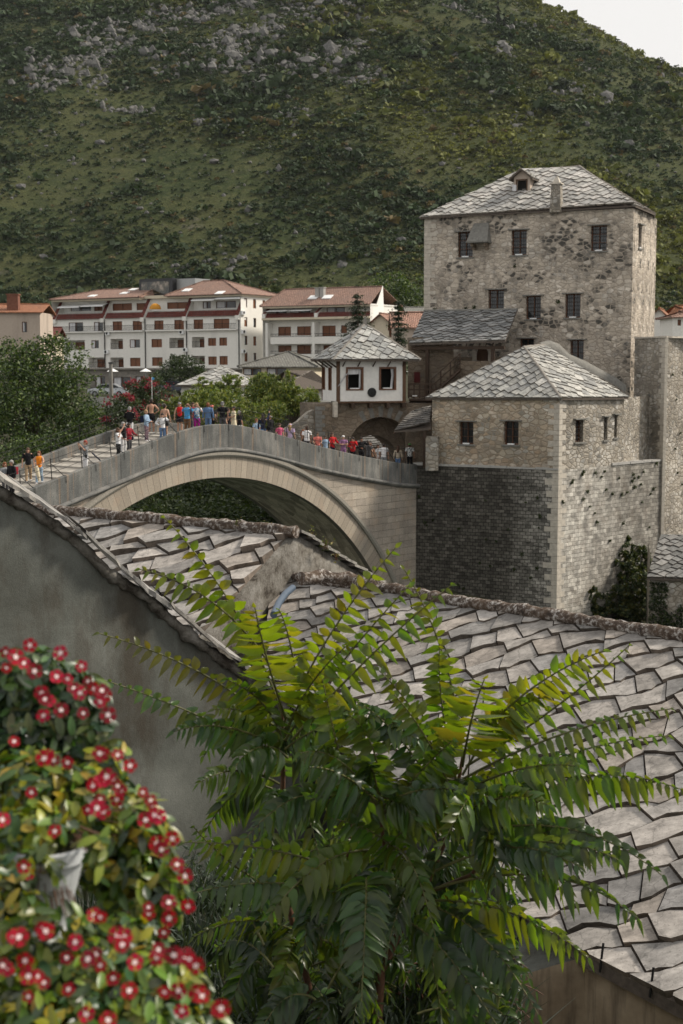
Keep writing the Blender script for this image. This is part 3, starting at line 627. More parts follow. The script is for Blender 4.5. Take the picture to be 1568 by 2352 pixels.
def slab_roof(name, facets, parent, a=.5, b_=.42, th=30, thick=.05, cols=GREY, mat='slab_far', **kw):
    b = MB()
    for f in facets: slabs(b, f, a, b_, th, thick, cols, **kw); roof_base(b, f)
    return b.build(name, [M[mat], M['mortar']], parent)
def ridge_line(mb, pts, r=.09, seg=.35, jit=.12, sag=.0, c=(1, 1, 1), m=0, n=8):
    P_ = []; 
    for a, b2 in zip(pts, pts[1:]):
        a = V(a); b2 = V(b2); k = max(2, int((b2 - a).length / seg)); P_ += [a.lerp(b2, i / k) + V((random.uniform(-1, 1), random.uniform(-1, 1), random.uniform(-1, 1))) * r * .14 for i in range(k)]
    P_.append(V(pts[-1])); mb.tube(P_, [r * random.uniform(.88, 1.12) for _ in P_], n, c, m, True, True, jit * .6)

def stone_window(parent, fr, r, depth=.34, lab=None, lintel=True, light=True, grille=True, frame='frame_brown'):
    """window in a stone wall opening r=(u0,u1,v0,v1)"""
    u0, u1, v0, v1 = r; t = .075; b = MB(); w0, w1 = -depth, -depth + .10
    b.fbox(fr, u0, u0 + t, v0, v1, w0, w1); b.fbox(fr, u1 - t, u1, v0, v1, w0, w1); b.fbox(fr, u0 + t, u1 - t, v1 - t, v1, w0, w1); b.fbox(fr, u0 + t, u1 - t, v0, v0 + t, w0, w1)
    um = (u0 + u1) / 2; b.fbox(fr, um - .025, um + .025, v0 + t, v1 - t, w0 + .01, w1 - .01)
    for k in (1, 2): vv_ = v0 + (v1 - v0) * k / 3; b.fbox(fr, u0 + t, um - .025, vv_ - .015, vv_ + .015, w0 + .02, w1 - .02); b.fbox(fr, um + .025, u1 - t, vv_ - .015, vv_ + .015, w0 + .02, w1 - .02)
    f = b.build('window', M[frame], parent)
    if lab: f['label'] = lab
    b = MB(); b.fbox(fr, u0 + t, u1 - t, v0 + t, v1 - t, w0 - .02, w0 + .005); b.build('pane', M['glass'], f)
    if grille:
        b = MB(); nu = 4; nv = max(4, int((v1 - v0) / .24))
        for k in range(1, nu): u = u0 + (u1 - u0) * k / nu; b.bar(fr.p(u, v0, -.12), fr.p(u, v1, -.12), .012, 4)
        for k in range(1, nv): v_ = v0 + (v1 - v0) * k / nv; b.bar(fr.p(u0, v_, -.12), fr.p(u1, v_, -.12), .012, 4)
        b.build('grille', M['iron'], f)
    b = MB(); b.fbox(fr, u0 - .10, u1 + .10, v0 - .10, v0 - .003, -.2, .09); b.build('sill', M['lintel'], f)
    if lintel: b = MB(); b.fbox(fr, u0 - .22, u1 + .22, v1 + .003, v1 + .07, -.3, .20); b.build('lintel', M['lintel'], f)
    if light: b = MB(); b.fbox(fr, u0 + (u1 - u0) * .28, u1 - (u1 - u0) * .28, v0 + .002, v0 + .075, -.06, .05); b.build('floodlight', M['whitep'], f)
    return f
# ------------------------------------------------------------------ the big tower
# front plane
TL = at(975, 500, 102.0); TR = at(1455, 478, 96.0)
tf = Fr((TL.x, TL.y, 0), (TR.x - TL.x, TR.y - TL.y)); TW = (V((TR.x, TR.y, 0)) - V((TL.x, TL.y, 0))).length
TZ = (TL.z + TR.z) / 2 ; TB = 12.0
tower = thing('stone_tower', 'tall square rubble stone tower with three rows of barred windows and a slab roof', 'tower', tf.p(TW / 2, TB, -6))
r6 = lambda x0, y0, x1, y1: tf.rect(952.1 + x0 * .3927, 352.7 + y0 * .3927, 952.1 + x1 * .3927, 352.7 + y1 * .3927)
wins = [r6(252, 458, 340, 606), r6(566, 447, 655, 594), r6(1030, 420, 1124, 569), r6(430, 796, 522, 925), r6(650, 832, 738, 968), r6(880, 820, 970, 960), r6(615, 1082, 697, 1190), r6(910, 1090, 988, 1212)]
# side faces: the wall bends round at the right corner
sp = [(TR.x, TR.y)]; ang = math.atan2(.60, .80)
d1 = V((.30, .954, 0)); d2 = V((.05, 1.0, 0)); q1 = V((TR.x, TR.y, 0)) + d1 * 2.4; q1x = q1 + V((.36, .93, 0)).normalized() * 1.8; q2 = q1 + V((.12, .99, 0)) * 8
cr = [V((TR.x, TR.y, 0))]; dirs = [(.47, .88, 2.2), (.43, .9, 2.2), (.33, .94, 3.4), (.1, .99, 4.0)]
for dx, dy, L in dirs: cr.append(cr[-1] + V((dx, dy, 0)).normalized() * L)
backL = V((TL.x, TL.y, 0)) - tf.n * 12.5
b = MB(); b.wall(tf, 0, TW, TB, TZ, wins, .4)
sf = Fr(tuple(cr[0]), (cr[1] - cr[0])[:2]); wq = sf.rect(1478, 521, 1490, 574); SL = 2.2
sidewin = (1.25 - 0, 2.0, wq[2], wq[3])
b.wall(sf, 0, SL, TB, TZ, [sidewin], .35)
u = SL
for i in range(1, len(cr) - 1):
    f2 = Fr(tuple(cr[i]), (cr[i + 1] - cr[i])[:2]); L = (cr[i + 1] - cr[i]).length; b.wall(f2, 0, L, TB, TZ)
f2 = Fr(tuple(cr[-1]), (backL - cr[-1])[:2]); b.wall(f2, 0, (backL - cr[-1]).length, TB, TZ)
f2 = Fr(tuple(backL), (V((TL.x, TL.y, 0)) - backL)[:2]); b.wall(f2, 0, 12.5, TB, TZ)
b.build('wall', M['rubble'], tower)
# pale cut quoins at the left corner
b = MB(); z = TB + 2; k = 0
while z < TZ - .3:
    h = random.uniform(.24, .34); L = (.85 if k % 2 else .5) * random.uniform(.85, 1.15); b.fbox(tf, -.02, L, z + .01, z + h - .01, -.3, .022, (1, 1, 1)); z += h; k += 1
b.build('quoins', M['pale_stone'], tower)
labs = ['top row window left of the small stone oriel', 'middle window of the top row', 'right window of the top row', 'window just above the veranda roof', 'middle window of the second row', 'right window of the second row', 'low window beside the house roof, left', 'low window above the curved flashing']
for r, l in zip(wins, labs): stone_window(tower, tf, r, lab=l, light=(l != labs[6]))
stone_window(tower, sf, sidewin, lab='narrow window round the corner')
# roof
zr = TZ + .02; ov = .28
def ovh(p, dirs_): return p
A = tf.p(-ov, zr - .05, ov); Bc = tf.p(TW + ov * .5, zr + .12, ov); C1 = cr[1] + sf.n * ov; C1.z = zr + .02; C2 = cr[2] + sf.n * ov; C2.z = zr; C3 = cr[-1] + V((.3, .2, 0)); C3.z = zr; D = backL + V((-.3, .3, 0)); D.z = zr
rz = None
RL = at(1200, 389, 104.6); RR = at(1330, 388, 102.4); RL.z = RR.z = (RL.z + RR.z) / 2
roof = slab_roof('roof', [[A, Bc, RR, RL], [Bc, C1, RR], [C1, C2, RR], [C2, C3, RR], [C3, D, RL, RR], [D, A, RL]], tower, .66, .52, 52, .08, [(.44, .43, .40), (.38, .37, .35), (.50, .48, .45), (.33, .325, .31)])
b = MB(); ridge_line(b, [Bc, RR], .13); ridge_line(b, [RR, RL], .1); ridge_line(b, [A, RL], .09); ridge_line(b, [C2, RR], .09); b.build('ridge_cap', M['ridge_far'], roof)
# plane of the front roof slope, for what stands on it
_, _, _, RN = plane_frame([A, Bc, RR, RL])
def onroof(px, py): return hit(px, py, A, RN)
# dormer
df = Fr(onroof(1197, 442), tf.u[:2]); df.o.z = 0; dm = MB(); u0, u1, v0, _ = df.rect(1180, 398, 1217, 438); v1 = df.uv(1198, 405)[1]; vt = df.uv(1200, 391)[1]; hole = df.rect(1187, 414, 1209, 439)
dm.wall(df, u0, u1, v0 - .2, v1, [hole], .2); um = (u0 + u1) / 2
dm.face([df.p(u0, v1), df.p(u1, v1), df.p(um, vt)]); dm.face([df.p(u0, v0 - .2), df.p(u0, v1), df.p(u0, v1, -3.0), df.p(u0, v0 - .2, -3.0)][::-1]); dm.face([df.p(u1, v0 - .2), df.p(u1, v1), df.p(u1, v1, -3.0), df.p(u1, v0 - .2, -3.0)])
dor = dm.build('dormer', M['pink'], tower)
b = MB(); o_ = .28
for sgn, ue in ((-1, u0 - o_), (1, u1 + o_)):
    vz = v1 - o_ * (vt - v1) / (um - u0); roof_pts = [df.p(ue, vz, .35), df.p(um, vt + .06, .35), df.p(um, vt + .06, -3.2), df.p(ue, vz, -3.2)]
    slabs(b, roof_pts if sgn > 0 else roof_pts[::-1], .4, .35, 20, .05, GREY); roof_base(b, roof_pts, .09)
b.build('dormer_roof', [M['slab_far'], M['mortar']], dor)
b = MB(); b.fbox(df, hole[0], hole[1], hole[2], hole[3], -.25, -.2); b.build('dark_opening', M['dark'], dor)
b = MB(); t = .07; b.fbox(df, hole[0] - t, hole[0], hole[2], hole[3] + t, 0, .04); b.fbox(df, hole[1], hole[1] + t, hole[2], hole[3] + t, 0, .04); b.fbox(df, hole[0], hole[1], hole[3], hole[3] + t, 0, .04); b.build('window_frame', M['wood_red'], dor)
b = MB(); b.fbox(df, hole[0] - .3, hole[0] - .02, hole[2] + .03, hole[3] - .3, .05, .09); b.build('casement', M['curtain'], dor)
# chimney
cp_ = onroof(1275, 482); cf = Fr((cp_.x, cp_.y, 0), tf.u[:2]); hb = cf.uv(1275, 484)[1]; ht = cf.uv(1275, 423)[1]; tip = cf.uv(1275, 404)[1]; hw = .5
def frustum(mb, fr, wa, wb, da, db, za, zb, wc=0.0):
    P0_ = [fr.p(sx * wa, za, wc + sy * da) for sx, sy in ((-1, 1), (1, 1), (1, -1), (-1, -1))]; P1_ = [fr.p(sx * wb, zb, wc + sy * db) for sx, sy in ((-1, 1), (1, 1), (1, -1), (-1, -1))]
    for k in range(4): mb.face([P0_[k], P0_[(k + 1) % 4], P1_[(k + 1) % 4], P1_[k]], [(k, za), (k + 1, za), (k + 1, zb), (k, zb)])
    mb.face(P1_)
b = MB(); frustum(b, cf, .38, .30, .35, .3, hb - .1, ht, -.3); ch = b.build('chimney', M['rubble_light'], tower)
b = MB(); frustum(b, cf, .40, .40, .38, .38, ht, ht + .09, -.3); frustum(b, cf, .26, .06, .26, .06, ht + .09, tip, -.3); b.build('chimney_cap', M['pale_stone'], ch)
# small corbelled stone oriel
ou = tf.rect(1085, 512, 1125, 556); b = MB()
o0, o1, oz0, oz1 = ou; top = oz1; Pq = lambda u, v, w_: tf.p(u, v, w_)
b.face([Pq(o0 - .12, oz0, .95), Pq(o1 + .12, oz0, .95), Pq(o1 - .1, top, 0), Pq(o0 + .1, top, 0)], [(0, 0), (1.2, 0), (1.1, 1.6), (.1, 1.6)])
b.face([Pq(o0 - .12, oz0, 0), Pq(o0 - .12, oz0, .95), Pq(o0 + .1, top, 0)]); b.face([Pq(o1 + .12, oz0, .95), Pq(o1 + .12, oz0, 0), Pq(o1 - .1, top, 0)])
b.fbox(tf, o0 - .14, o1 + .14, oz0 - .10, oz0 - .003, 0, 1.0)
orl = b.build('oriel', M['lintel'], tower)
for uu in (o0 + .1, o1 - .25):
    b = MB(); b.fbox(tf, uu, uu + .18, oz0 - .55, oz0 - .11, 0, .42); b.fbox(tf, uu, uu + .18, oz0 - .35, oz0 - .11, .40, .75); b.build('corbel', M['rubble_brown'], orl)
# grass tufts and dark growth at ledges
def tufts(parent, fr, spots, name='wall_plant'):
    for u, v, r_ in spots:
        k = int(90 * r_ / .2); P_ = np.array(fr.p(u, v, .06)) + rng.normal(size=(k, 3)) * r_ * .36
        quads_obj(name, leaf_quads(P_, .12, .4, .4), shade_cols(len(P_), [(.03, .045, .015), (.05, .065, .02)]), M['leaf'], parent)
tufts(tower, tf, [(tf.uv(952 + .3927 * x, 352.7 + .3927 * y)[0], tf.uv(952 + .3927 * x, 352.7 + .3927 * y)[1], r_) for x, y, r_ in ((840, 868, .2), (585, 660, .12), (300, 905, .16), (350, 900, .15), (120, 912, .15))])

# ------------------------------------------------------------------ tall curtain wall at the right
CWc = at(1528.5, 776, 92.0); cw0 = at(1458, 776, 95.2)
cwf = Fr((cw0.x, cw0.y, 0), (CWc.x - cw0.x, CWc.y - cw0.y)); cl = (V((CWc.x, CWc.y, 0)) - V((cw0.x, cw0.y, 0))).length
cwr = Fr((CWc.x, CWc.y, 0), (.62, .78)); zc = CWc.z
cwall = thing('curtain_wall', 'tall pale rubble wall with a flat top right of the tower, running out of the picture', 'wall', (CWc.x, CWc.y, 5))
b = MB(); b.wall(cwf, 0, cl, 8, zc); b.wall(cwr, 0, 14, 3, zc + .0); b.face([cwf.p(0, zc), cwf.p(cl, zc), cwr.p(14, zc), cwf.p(0, zc, -11)])
b.build('wall_face', M['rubble_light'], cwall)
b = MB(); z = 9.; k = 0
while z < zc - .3: h = random.uniform(.28, .4); L = (.6 if k % 2 else .38); b.fbox(cwf, cl - L, cl + .02, z + .01, z + h - .01, -.2, .02); z += h; k += 1
b.build('quoins', M['pale_stone'], cwall)
b = MB()
for i in range(10): u = i * cl / 10; b.fbox(cwf, u + .01, u + cl / 10 - .01, zc + .004, zc + .09 + random.uniform(0, .03), -.5, .10)
for i in range(16): u = i * .8; b.fbox(cwr, u + .01, u + .79, zc + .004, zc + .10 + random.uniform(0, .04), -.5, .08)
b.build('coping', M['pale_stone'], cwall)
tufts(cwall, cwr, [(random.uniform(.1, 5), random.uniform(8, zc), random.uniform(.05, .12)) for _ in range(16)] )

# ------------------------------------------------------------------ bastion under the house
BC = at(1282.5, 1080, 84.0); BL = at(949, 1070, 88.4); BR = at(1526, 1062, 92.4); bz = BC.z; BB = 1.0
bl = Fr((BL.x, BL.y, 0), (BC.x - BL.x, BC.y - BL.y)); LL = (V((BC.x, BC.y, 0)) - V((BL.x, BL.y, 0))).length
br = Fr((BC.x, BC.y, 0), (BR.x - BC.x, BR.y - BC.y)); LR = (V((BR.x, BR.y, 0)) - V((BC.x, BC.y, 0))).length
bast = thing('stone_bastion', 'high masonry bastion, its left face blackened and its corner pale, carrying the house', 'bastion', (BC.x, BC.y, BB))
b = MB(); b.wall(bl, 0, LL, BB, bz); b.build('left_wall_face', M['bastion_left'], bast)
b = MB(); b.wall(br, 0, LR, BB, bz); b.build('right_wall_face', M['bastion_right'], bast)
b = MB(); b.face([bl.p(0, bz - .01), bl.p(LL, bz - .01), br.p(LR, bz - .01), bl.p(0, bz - .01, -16)], None); b.build('terrace', M['deck'], bast)
b = MB(); z = BB; k = 0
while z < bz - .2:
    h = random.uniform(.30, .40); La, Lb = (.75, .4) if k % 2 else (.4, .75); La *= random.uniform(.8, 1.2); Lb *= random.uniform(.8, 1.2)
    p = lambda fr, u, v, w_=.015: fr.p(u, v, w_)
    z0, z1 = z + .008, z + h - .008; cc = BC.copy(); cn = (bl.n + br.n) * .011
    k0 = V((cc.x, cc.y, z0)) + cn; k1 = V((cc.x, cc.y, z1)) + cn
    b.face([p(bl, LL - La, z0), k0, k1, p(bl, LL - La, z1)]); b.face([k0, p(br, Lb, z0), p(br, Lb, z1), k1]); z += h; k += 1
b.build('quoins', M['pale_stone'], bast)
b = MB(); u = 0
while u < LL: L = random.uniform(.5, 1.1); b.fbox(bl, u + .01, min(u + L, LL) - .01, bz + .0, bz + random.uniform(.09, .15), -.75, random.uniform(.03, .08)); u += L
b.build('left_ledge', M['concrete'], bast); b = MB(); u = 5.6
while u < LR: L = random.uniform(.4, .9); b.fbox(br, u + .01, min(u + L, LR) - .01, bz + .0, bz + random.uniform(.08, .16), -.5, random.uniform(.03, .08)); u += L
b.build('right_ledge', M['concrete'], bast)
tufts(bast, br, [(random.uniform(.2, LR), bz - abs(random.gauss(0, 2.0)) - .05, random.uniform(.06, .16)) for _ in range(34)])
tufts(bast, bl, [(random.uniform(.2, LL - 1), random.uniform(bz - 8, bz - .1), random.uniform(.06, .16)) for _ in range(22)])

# ------------------------------------------------------------------ stub pillar by the bridge end
pf = Fr(at(976, 1072, 87.25), (1, -.12)); pf.o.z = 0; r = pf.rect(977, 1006, 1006, 1085)
b = MB(); b.wall(pf, r[0], r[1], r[2] + .1, r[3], c=(1, 1, 1)); b.fbox(pf, r[0], r[1], r[2] + .1, r[3], -.85, -.002); b.fbox(pf, r[0] + .05, r[1] - .03, r[3], r[3] + .08, -.8, -.05)
tag(b.build('stone_pillar', M['rubble_light'], None, pf.p(r[0], r[2])), 'short pale rubble pillar where the bridge parapet meets the house', 'pillar')

# ------------------------------------------------------------------ house on the bastion
HL = at(991, 1078, 88.15)
hz0, hz1 = bz, at(1282, 917, BC.y).z
hf = Fr((HL.x, HL.y, 0) , (BC.x - HL.x, BC.y - HL.y)); HW = (V((BC.x, BC.y, 0)) - V((HL.x, HL.y, 0))).length; hf.o = hf.o - hf.n * .02
HRr = 6.9
hr = Fr(tuple(V((BC.x, BC.y, 0)) - br.n * .02), br.u[:2])
house = thing('stone_house', 'low rubble stone house with a hipped slab roof on top of the bastion', 'house', (BC.x, BC.y, hz0))
r7 = lambda fr, x0, y0, x1, y1: fr.rect(952.1 + x0 * .3927, 740.6 + y0 * .3927, 952.1 + x1 * .3927, 740.6 + y1 * .3927)
hw1 = [r7(hf, 260, 580, 343, 712), r7(hf, 520, 577, 607, 715)]; hw2 = [r7(hr, 940, 568, 986, 700), r7(hr, 1107, 552, 1127, 688), r7(hr, 1168, 540, 1184, 674)]
b = MB(); b.wall(hf, 0, HW, hz0, hz1, hw1, .38); hb_ = Fr(tuple(hf.p(0, 0, -7.2)), (hf.o - hf.p(0, 0, -7.2))[:2]); b.wall(hb_, 0, 7.2, hz0 - 2, hz1); b.build('left_wall', M['rubble_house'], house)
b = MB(); b.wall(hr, 0, HRr, hz0, hz1, hw2, .38); e2 = Fr(tuple(hr.p(HRr, 0)), hf.n[:2]); e2 = Fr(tuple(hr.p(HRr, 0)), (-hf.n)[:2]); b.wall(e2, 0, 5, hz0, hz1)
b.build('right_wall', M['rubble_light'], house)
for r, l in zip(hw1, ('left barred window of the house', 'right barred window of the front wall')): stone_window(house, hf, r, lab=l)
for r, l in zip(hw2, ('first window round the corner', 'middle narrow window round the corner', 'last narrow window round the corner')): stone_window(house, hr, r, lab=l, light=False)
b = MB(); z = hz0; k = 0
while z < hz1 - .25:
    h = random.uniform(.25, .36); La, Lb = (.7, .35) if k % 2 else (.35, .7); z0, z1 = z + .01, z + h - .01; cn = (hf.n + hr.n) * .012; k0 = V((BC.x, BC.y, z0)) + cn; k1 = V((BC.x, BC.y, z1)) + cn
    b.face([hf.p(HW - La, z0, .012), k0, k1, hf.p(HW - La, z1, .012)]); b.face([k0, hr.p(Lb, z0, .012), hr.p(Lb, z1, .012), k1]); z += h; k += 1
b.build('quoins', M['pale_stone'], house)
E0 = hf.p(-.35, hz1 - .02, .22); E1 = V((BC.x, BC.y, hz1 + .05)) + (hf.n + hr.n) * .14; E2 = hr.p(HRr + .15, hz1 - .02, .2)
AP = at(1203, 798, 88.9); AP2 = at(1250, 793, 92.3); E3 = at(1437, 893, 93.5); E4 = hf.p(-.35, hz1, -7); 
hroof = slab_roof('roof', [[E0, E1, AP], [E1, E2, AP], [E2, AP2, AP], [E4, E0, AP]], house, .60, .48, 52, .08, [(.38, .375, .35), (.33, .33, .315), (.43, .42, .39), (.29, .29, .28)])
b = MB(); ridge_line(b, [E1, AP], .11); ridge_line(b, [AP, AP2], .10); b.build('ridge_cap', M['ridge_far'], hroof)
fl = [at(1240, 797, 92.4), at(1262, 792, 92.8), at(1283, 800, 93.0), at(1306, 823, 93.2), at(1345, 840, 93.4), at(1385, 862, 93.6), at(1415, 878, 93.7), at(1436, 894, 93.8)]
b = MB(); rows = []
for p in fl: rows.append([p + V((-.10, -.45, -.22)), p + V((0, -.35, .02)), p + V((.05, .1, .28)), p + V((.05, .8, .30))])
b.grid(rows, False, smooth=True); b.build('cement_flashing', M['lintel'], hroof)
# retaining block between the house roof and the veranda
lf = Fr(at(1055, 830, 94.5), (.93, -.36)); lf.o.z = 0; r = lf.rect(1056, 829, 1145, 900)
b = MB(); b.fbox(lf, r[0], r[1], r[2] - 2.5, r[3], -1.0, 0); tag(b.build('landing_wall', M['rubble_brown'], None, lf.p(r[0], r[2])), 'low rough stone landing wall between the veranda and the house roof', 'wall')

# ------------------------------------------------------------------ veranda against the tower
ver = thing('covered_veranda', 'timber veranda under a sloping slab roof leaning on the tower front', 'veranda', at(1060, 960, 97))
vA = at(940, 790, 95.6); vB = at(1160, 783, 93.0); vC = at(1188, 711, 98.3); vD = at(974, 716, 101.2)
vroof = slab_roof('roof', [[vA, vB, vC, vD]], ver, .60, .48, 52, .08, [(.24, .245, .245), (.20, .205, .205), (.30, .30, .295), (.17, .175, .175)])
b = MB(); b.tube([vD + V((0, 0, .05)), vD.lerp(vC, .5), vC], .12, 6, jit=.1); b.build('wall_flashing', M['lintel'], vroof)
vf = Fr(tuple(V((vA.x, vA.y, 0))), (vB.x - vA.x, vB.y - vA.y)); VW = (V((vB.x, vB.y, 0)) - V((vA.x, vA.y, 0))).length
b = MB(); b.fbox(vf, .1, VW - .1, vA.z - .38, vA.z - .17, -.35, -.12); b.build('eave_beam', M['wood'], ver)
for px, y1 in ((981, 1000), (1131, 830)):
    u = vf.uv(px, 850, -.25)[0]; z1 = vf.uv(px, y1, -.25)[1]; b = MB(); b.fbox(vf, u - .11, u + .11, z1, vA.z - .38, -.38, -.16); b.build('post', M['wood'], ver)
for k in range(14):
    u = .4 + k * (VW - .8) / 13; b = MB(); a_ = vf.p(u, vA.z - .14, .05); b.bar(a_, a_ + (vD - vA) * .55 - V((0, 0, .1)), .05, 4, smooth=False); b.build('rafter', M['wood'], ver)
bw = Fr(tuple(tf.p(-.2, 0, 1.9)), tf.u[:2])      # inner wall with the arched door
d0, d1_, dz0, dz1 = bw.rect(1094, 797, 1121, 833)
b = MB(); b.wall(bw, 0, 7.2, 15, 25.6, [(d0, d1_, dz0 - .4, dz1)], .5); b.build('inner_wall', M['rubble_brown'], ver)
def arch_poly(fr, u0, u1, v0, vs, w_, n=10):
    c = (u0 + u1) / 2; r_ = (u1 - u0) / 2; return [fr.p(u0, v0, w_), fr.p(u1, v0, w_)] + [fr.p(c + r_ * math.cos(math.pi * k / n), vs + r_ * math.sin(math.pi * k / n), w_) for k in range(n + 1)]
b = MB(); b.face(arch_poly(bw, d0, d1_, dz0 - .4, dz1 - (d1_ - d0) / 2, -.1)); dd = b.build('arched_door', M['wood_red'], ver)
b = MB(); c_ = (d0 + d1_) / 2; r_ = (d1_ - d0) / 2; vs = dz1 - r_
for k in range(9):
    a0 = math.pi * k / 9 + .03; a1 = math.pi * (k + 1) / 9 - .03
    q = [(c_ + R_ * math.cos(a), vs + R_ * math.sin(a)) for R_, a in ((r_, a0), (r_ + .3, a0), (r_ + .3, a1), (r_, a1))]; b.face([bw.p(x, y, .05) for x, y in q]); b.face([bw.p(q[3][0], q[3][1], .05), bw.p(q[0][0], q[0][1], .05), bw.p(q[0][0], q[0][1], -.3), bw.p(q[3][0], q[3][1], -.3)])
for sgn, uu in ((-1, d0), (1, d1_)): b.fbox(bw, min(uu, uu + sgn * .28), max(uu, uu + sgn * .28), dz0 - .4, vs, -.3, .05)
b.build('door_surround', M['pale_stone'], dd)
# stairs with handrail, and the dark timber gallery to the gate house
st = thing('timber_stair', 'dark timber stair with a handrail climbing to the veranda door', 'stair', at(1010, 900, 93.5))
sf2 = Fr(at(1000, 900, 93.6), (1, -.05)); sf2.o.z = 0; a0 = sf2.uv(990, 905); a1 = sf2.uv(1056, 846)
for k in range(9):
    f = k / 8; u = a0[0] + (a1[0] - a0[0]) * f; v_ = a0[1] + (a1[1] - a0[1]) * f; b = MB(); b.fbox(sf2, u - .16, u + .16, v_ - .06, v_, -1.2, 0); b.build('tread', M['wood'], st)
b = MB(); b.bar(sf2.p(a0[0], a0[1] - .15, .03), sf2.p(a1[0], a1[1] - .15, .03), .10, 4, smooth=False); b.bar(sf2.p(a0[0], a0[1] - .15, -1.22), sf2.p(a1[0], a1[1] - .15, -1.22), .10, 4, smooth=False); b.build('stringer', M['wood'], st)
b = MB()
for o_ in (0.95, .5): b.bar(sf2.p(a0[0], a0[1] + o_, .03), sf2.p(a1[0], a1[1] + o_, .03), .035, 5)
for k in range(4): f = k / 3; u = a0[0] + (a1[0] - a0[0]) * f; v_ = a0[1] + (a1[1] - a0[1]) * f; b.bar(sf2.p(u, v_ - .1, .03), sf2.p(u, v_ + .97, .03), .045, 4, smooth=False)
b.build('handrail', M['wood'], st)
ga = thing('timber_gallery', 'dark timber gallery joining the white gate house to the veranda', 'gallery', at(960, 960, 93.5))
gf = Fr(at(938, 940, 93.0), (1, -.06)); gf.o.z = 0; g = gf.rect(938, 905, 1000, 985)
b = MB(); b.fbox(gf, g[0], g[1], gf.uv(960, 917)[1] - .1, gf.uv(960, 917)[1], -2.5, .0); b.build('floor', M['wood'], ga)
b = MB(); top = gf.uv(960, 882)[1]; flo = gf.uv(960, 915)[1]
for z in (top, (top + flo) / 2 + .1, flo + .15): b.fbox(gf, g[0], g[1], z - .05, z + .05, -.1, -.02)
for k in range(6): u = g[0] + (g[1] - g[0]) * k / 5; b.fbox(gf, u - .05, u + .05, flo, top, -.08, .0)
b.build('railing', M['wood'], ga)
for k in range(5):
    z = g[2] + .1 + k * .36; b = MB(); b.fbox(gf, g[0] + .05, g[1] - .1, z, z + .30, -.5 - .1 * k, -.35); b.build('board', M['wood'], ga)
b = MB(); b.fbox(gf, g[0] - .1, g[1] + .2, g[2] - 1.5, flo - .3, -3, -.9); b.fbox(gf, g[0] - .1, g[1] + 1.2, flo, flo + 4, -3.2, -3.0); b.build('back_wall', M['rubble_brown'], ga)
b = MB(); fz = gf.uv(957, 862)[1]; b.fbox(gf, gf.uv(950, 860)[0], gf.uv(964, 860)[0], gf.uv(957, 880)[1], gf.uv(957, 855)[1], -2.95, -2.9); b.build('red_cloth', plain('dark_red_cloth', (.07, .008, .008), .8), ga)
b = MB(); b.fbox(gf, gf.uv(947, 880)[0], gf.uv(958, 880)[0], flo + .13, flo + .2, 0.01, .08); b.build('sign_plate', M['whitep'], ga)
# shed canopy left of the house
cn = thing('shed_canopy', 'small dark lean-to canopy on the left side of the stone house above the bridge end', 'canopy', at(985, 1060, 88.4))
c0 = at(904, 990, 87.4); c1 = at(990, 984, 87.4); c2 = at(991, 932, 90.6); c3 = at(948, 958, 90.6)
slab_roof('roof', [[c0, c1, c2, c3]], cn, .45, .38, 20, .05, [(.15, .14, .13), (.11, .105, .10), (.19, .18, .165)])
b = MB(); b.bar(c0 - V((0, 0, .12)), c3 - V((0, 0, .12)), .06, 4, smooth=False); b.bar(c1 - V((.1, 0, .12)), c2 - V((.1, 0, .12)), .06, 4, smooth=False); b.build('rafter', M['wood_red'], cn)
b = MB(); b.fbox(Fr((c1.x, c1.y, 0), (1, 0)), -.5, -.3, 18.75, c1.z - .1, -.3, -.1); b.build('post', M['wood'], cn)
b = MB(); q = at(990, 1000, 90.9); b.fbox(Fr((q.x, q.y, 0), (1, 0)), -1.6, .3, 18.0, 21.6, -1.5, 0); b.build('wall', M['rubble_brown'], cn)
# ------------------------------------------------------------------ gate house over the end of the bridge
r5 = lambda x, y: (691.2 + x * .2249, 691.2 + y * .2249)
gh = thing('gate_house', 'white plastered timber framed guard room on a stone gate arch with a pyramid slab roof', 'gate house', at(870, 1060, 92))
UD = (.955, .295)
g0 = at(775, 922, 91.0); gw = Fr((g0.x, g0.y, 0), UD)          # white front
u1 = gw.uv(*r5(1060, 800))[0]; zb = g0.z; zt = gw.uv(*r5(700, 600))[1]
wl = gw.rect(*r5(462, 680), *r5(632, 908)); wr = gw.rect(*r5(800, 678), *r5(966, 904))
b = MB(); b.wall(gw, 0, u1, zb, zt, [wl, wr], .18)
DL = 3.5; gl = Fr(tuple(gw.p(0, 0, -DL)), (gw.n)[:2])
lw = [gl.rect(*r5(216, 675), *r5(246, 905)), gl.rect(*r5(281, 678), *r5(313, 912))]; lw = [(max(.1, r[0]), r[1], r[2], r[3]) for r in lw]
b.wall(gl, 0, DL, zb, zt, lw, .18); gR = Fr(tuple(gw.p(u1, 0)), (-gw.n)[:2]); b.wall(gR, 0, DL, zb, zt); gB = Fr(tuple(gw.p(u1, 0, -DL)), (-gw.u)[:2]); b.wall(gB, 0, u1, zb, zt)
b.face([gw.p(0, zb), gw.p(u1, zb), gw.p(u1, zb, -DL), gw.p(0, zb, -DL)]); b.build('white_wall', M['whitewash'], gh)
b = MB()
for (a_, c_) in ((-.06, .16), (u1 - .16, u1 + .06)): b.fbox(gw, a_, c_, zb - .12, zt, -.1, .035)
b.fbox(gl, -.02, .12, zb, zt, -.1, .03); b.fbox(gw, .16, u1 - .16, zb - .12, zb + .0, -.1, .05); b.build('timber_frame', M['wood_red'], gh)
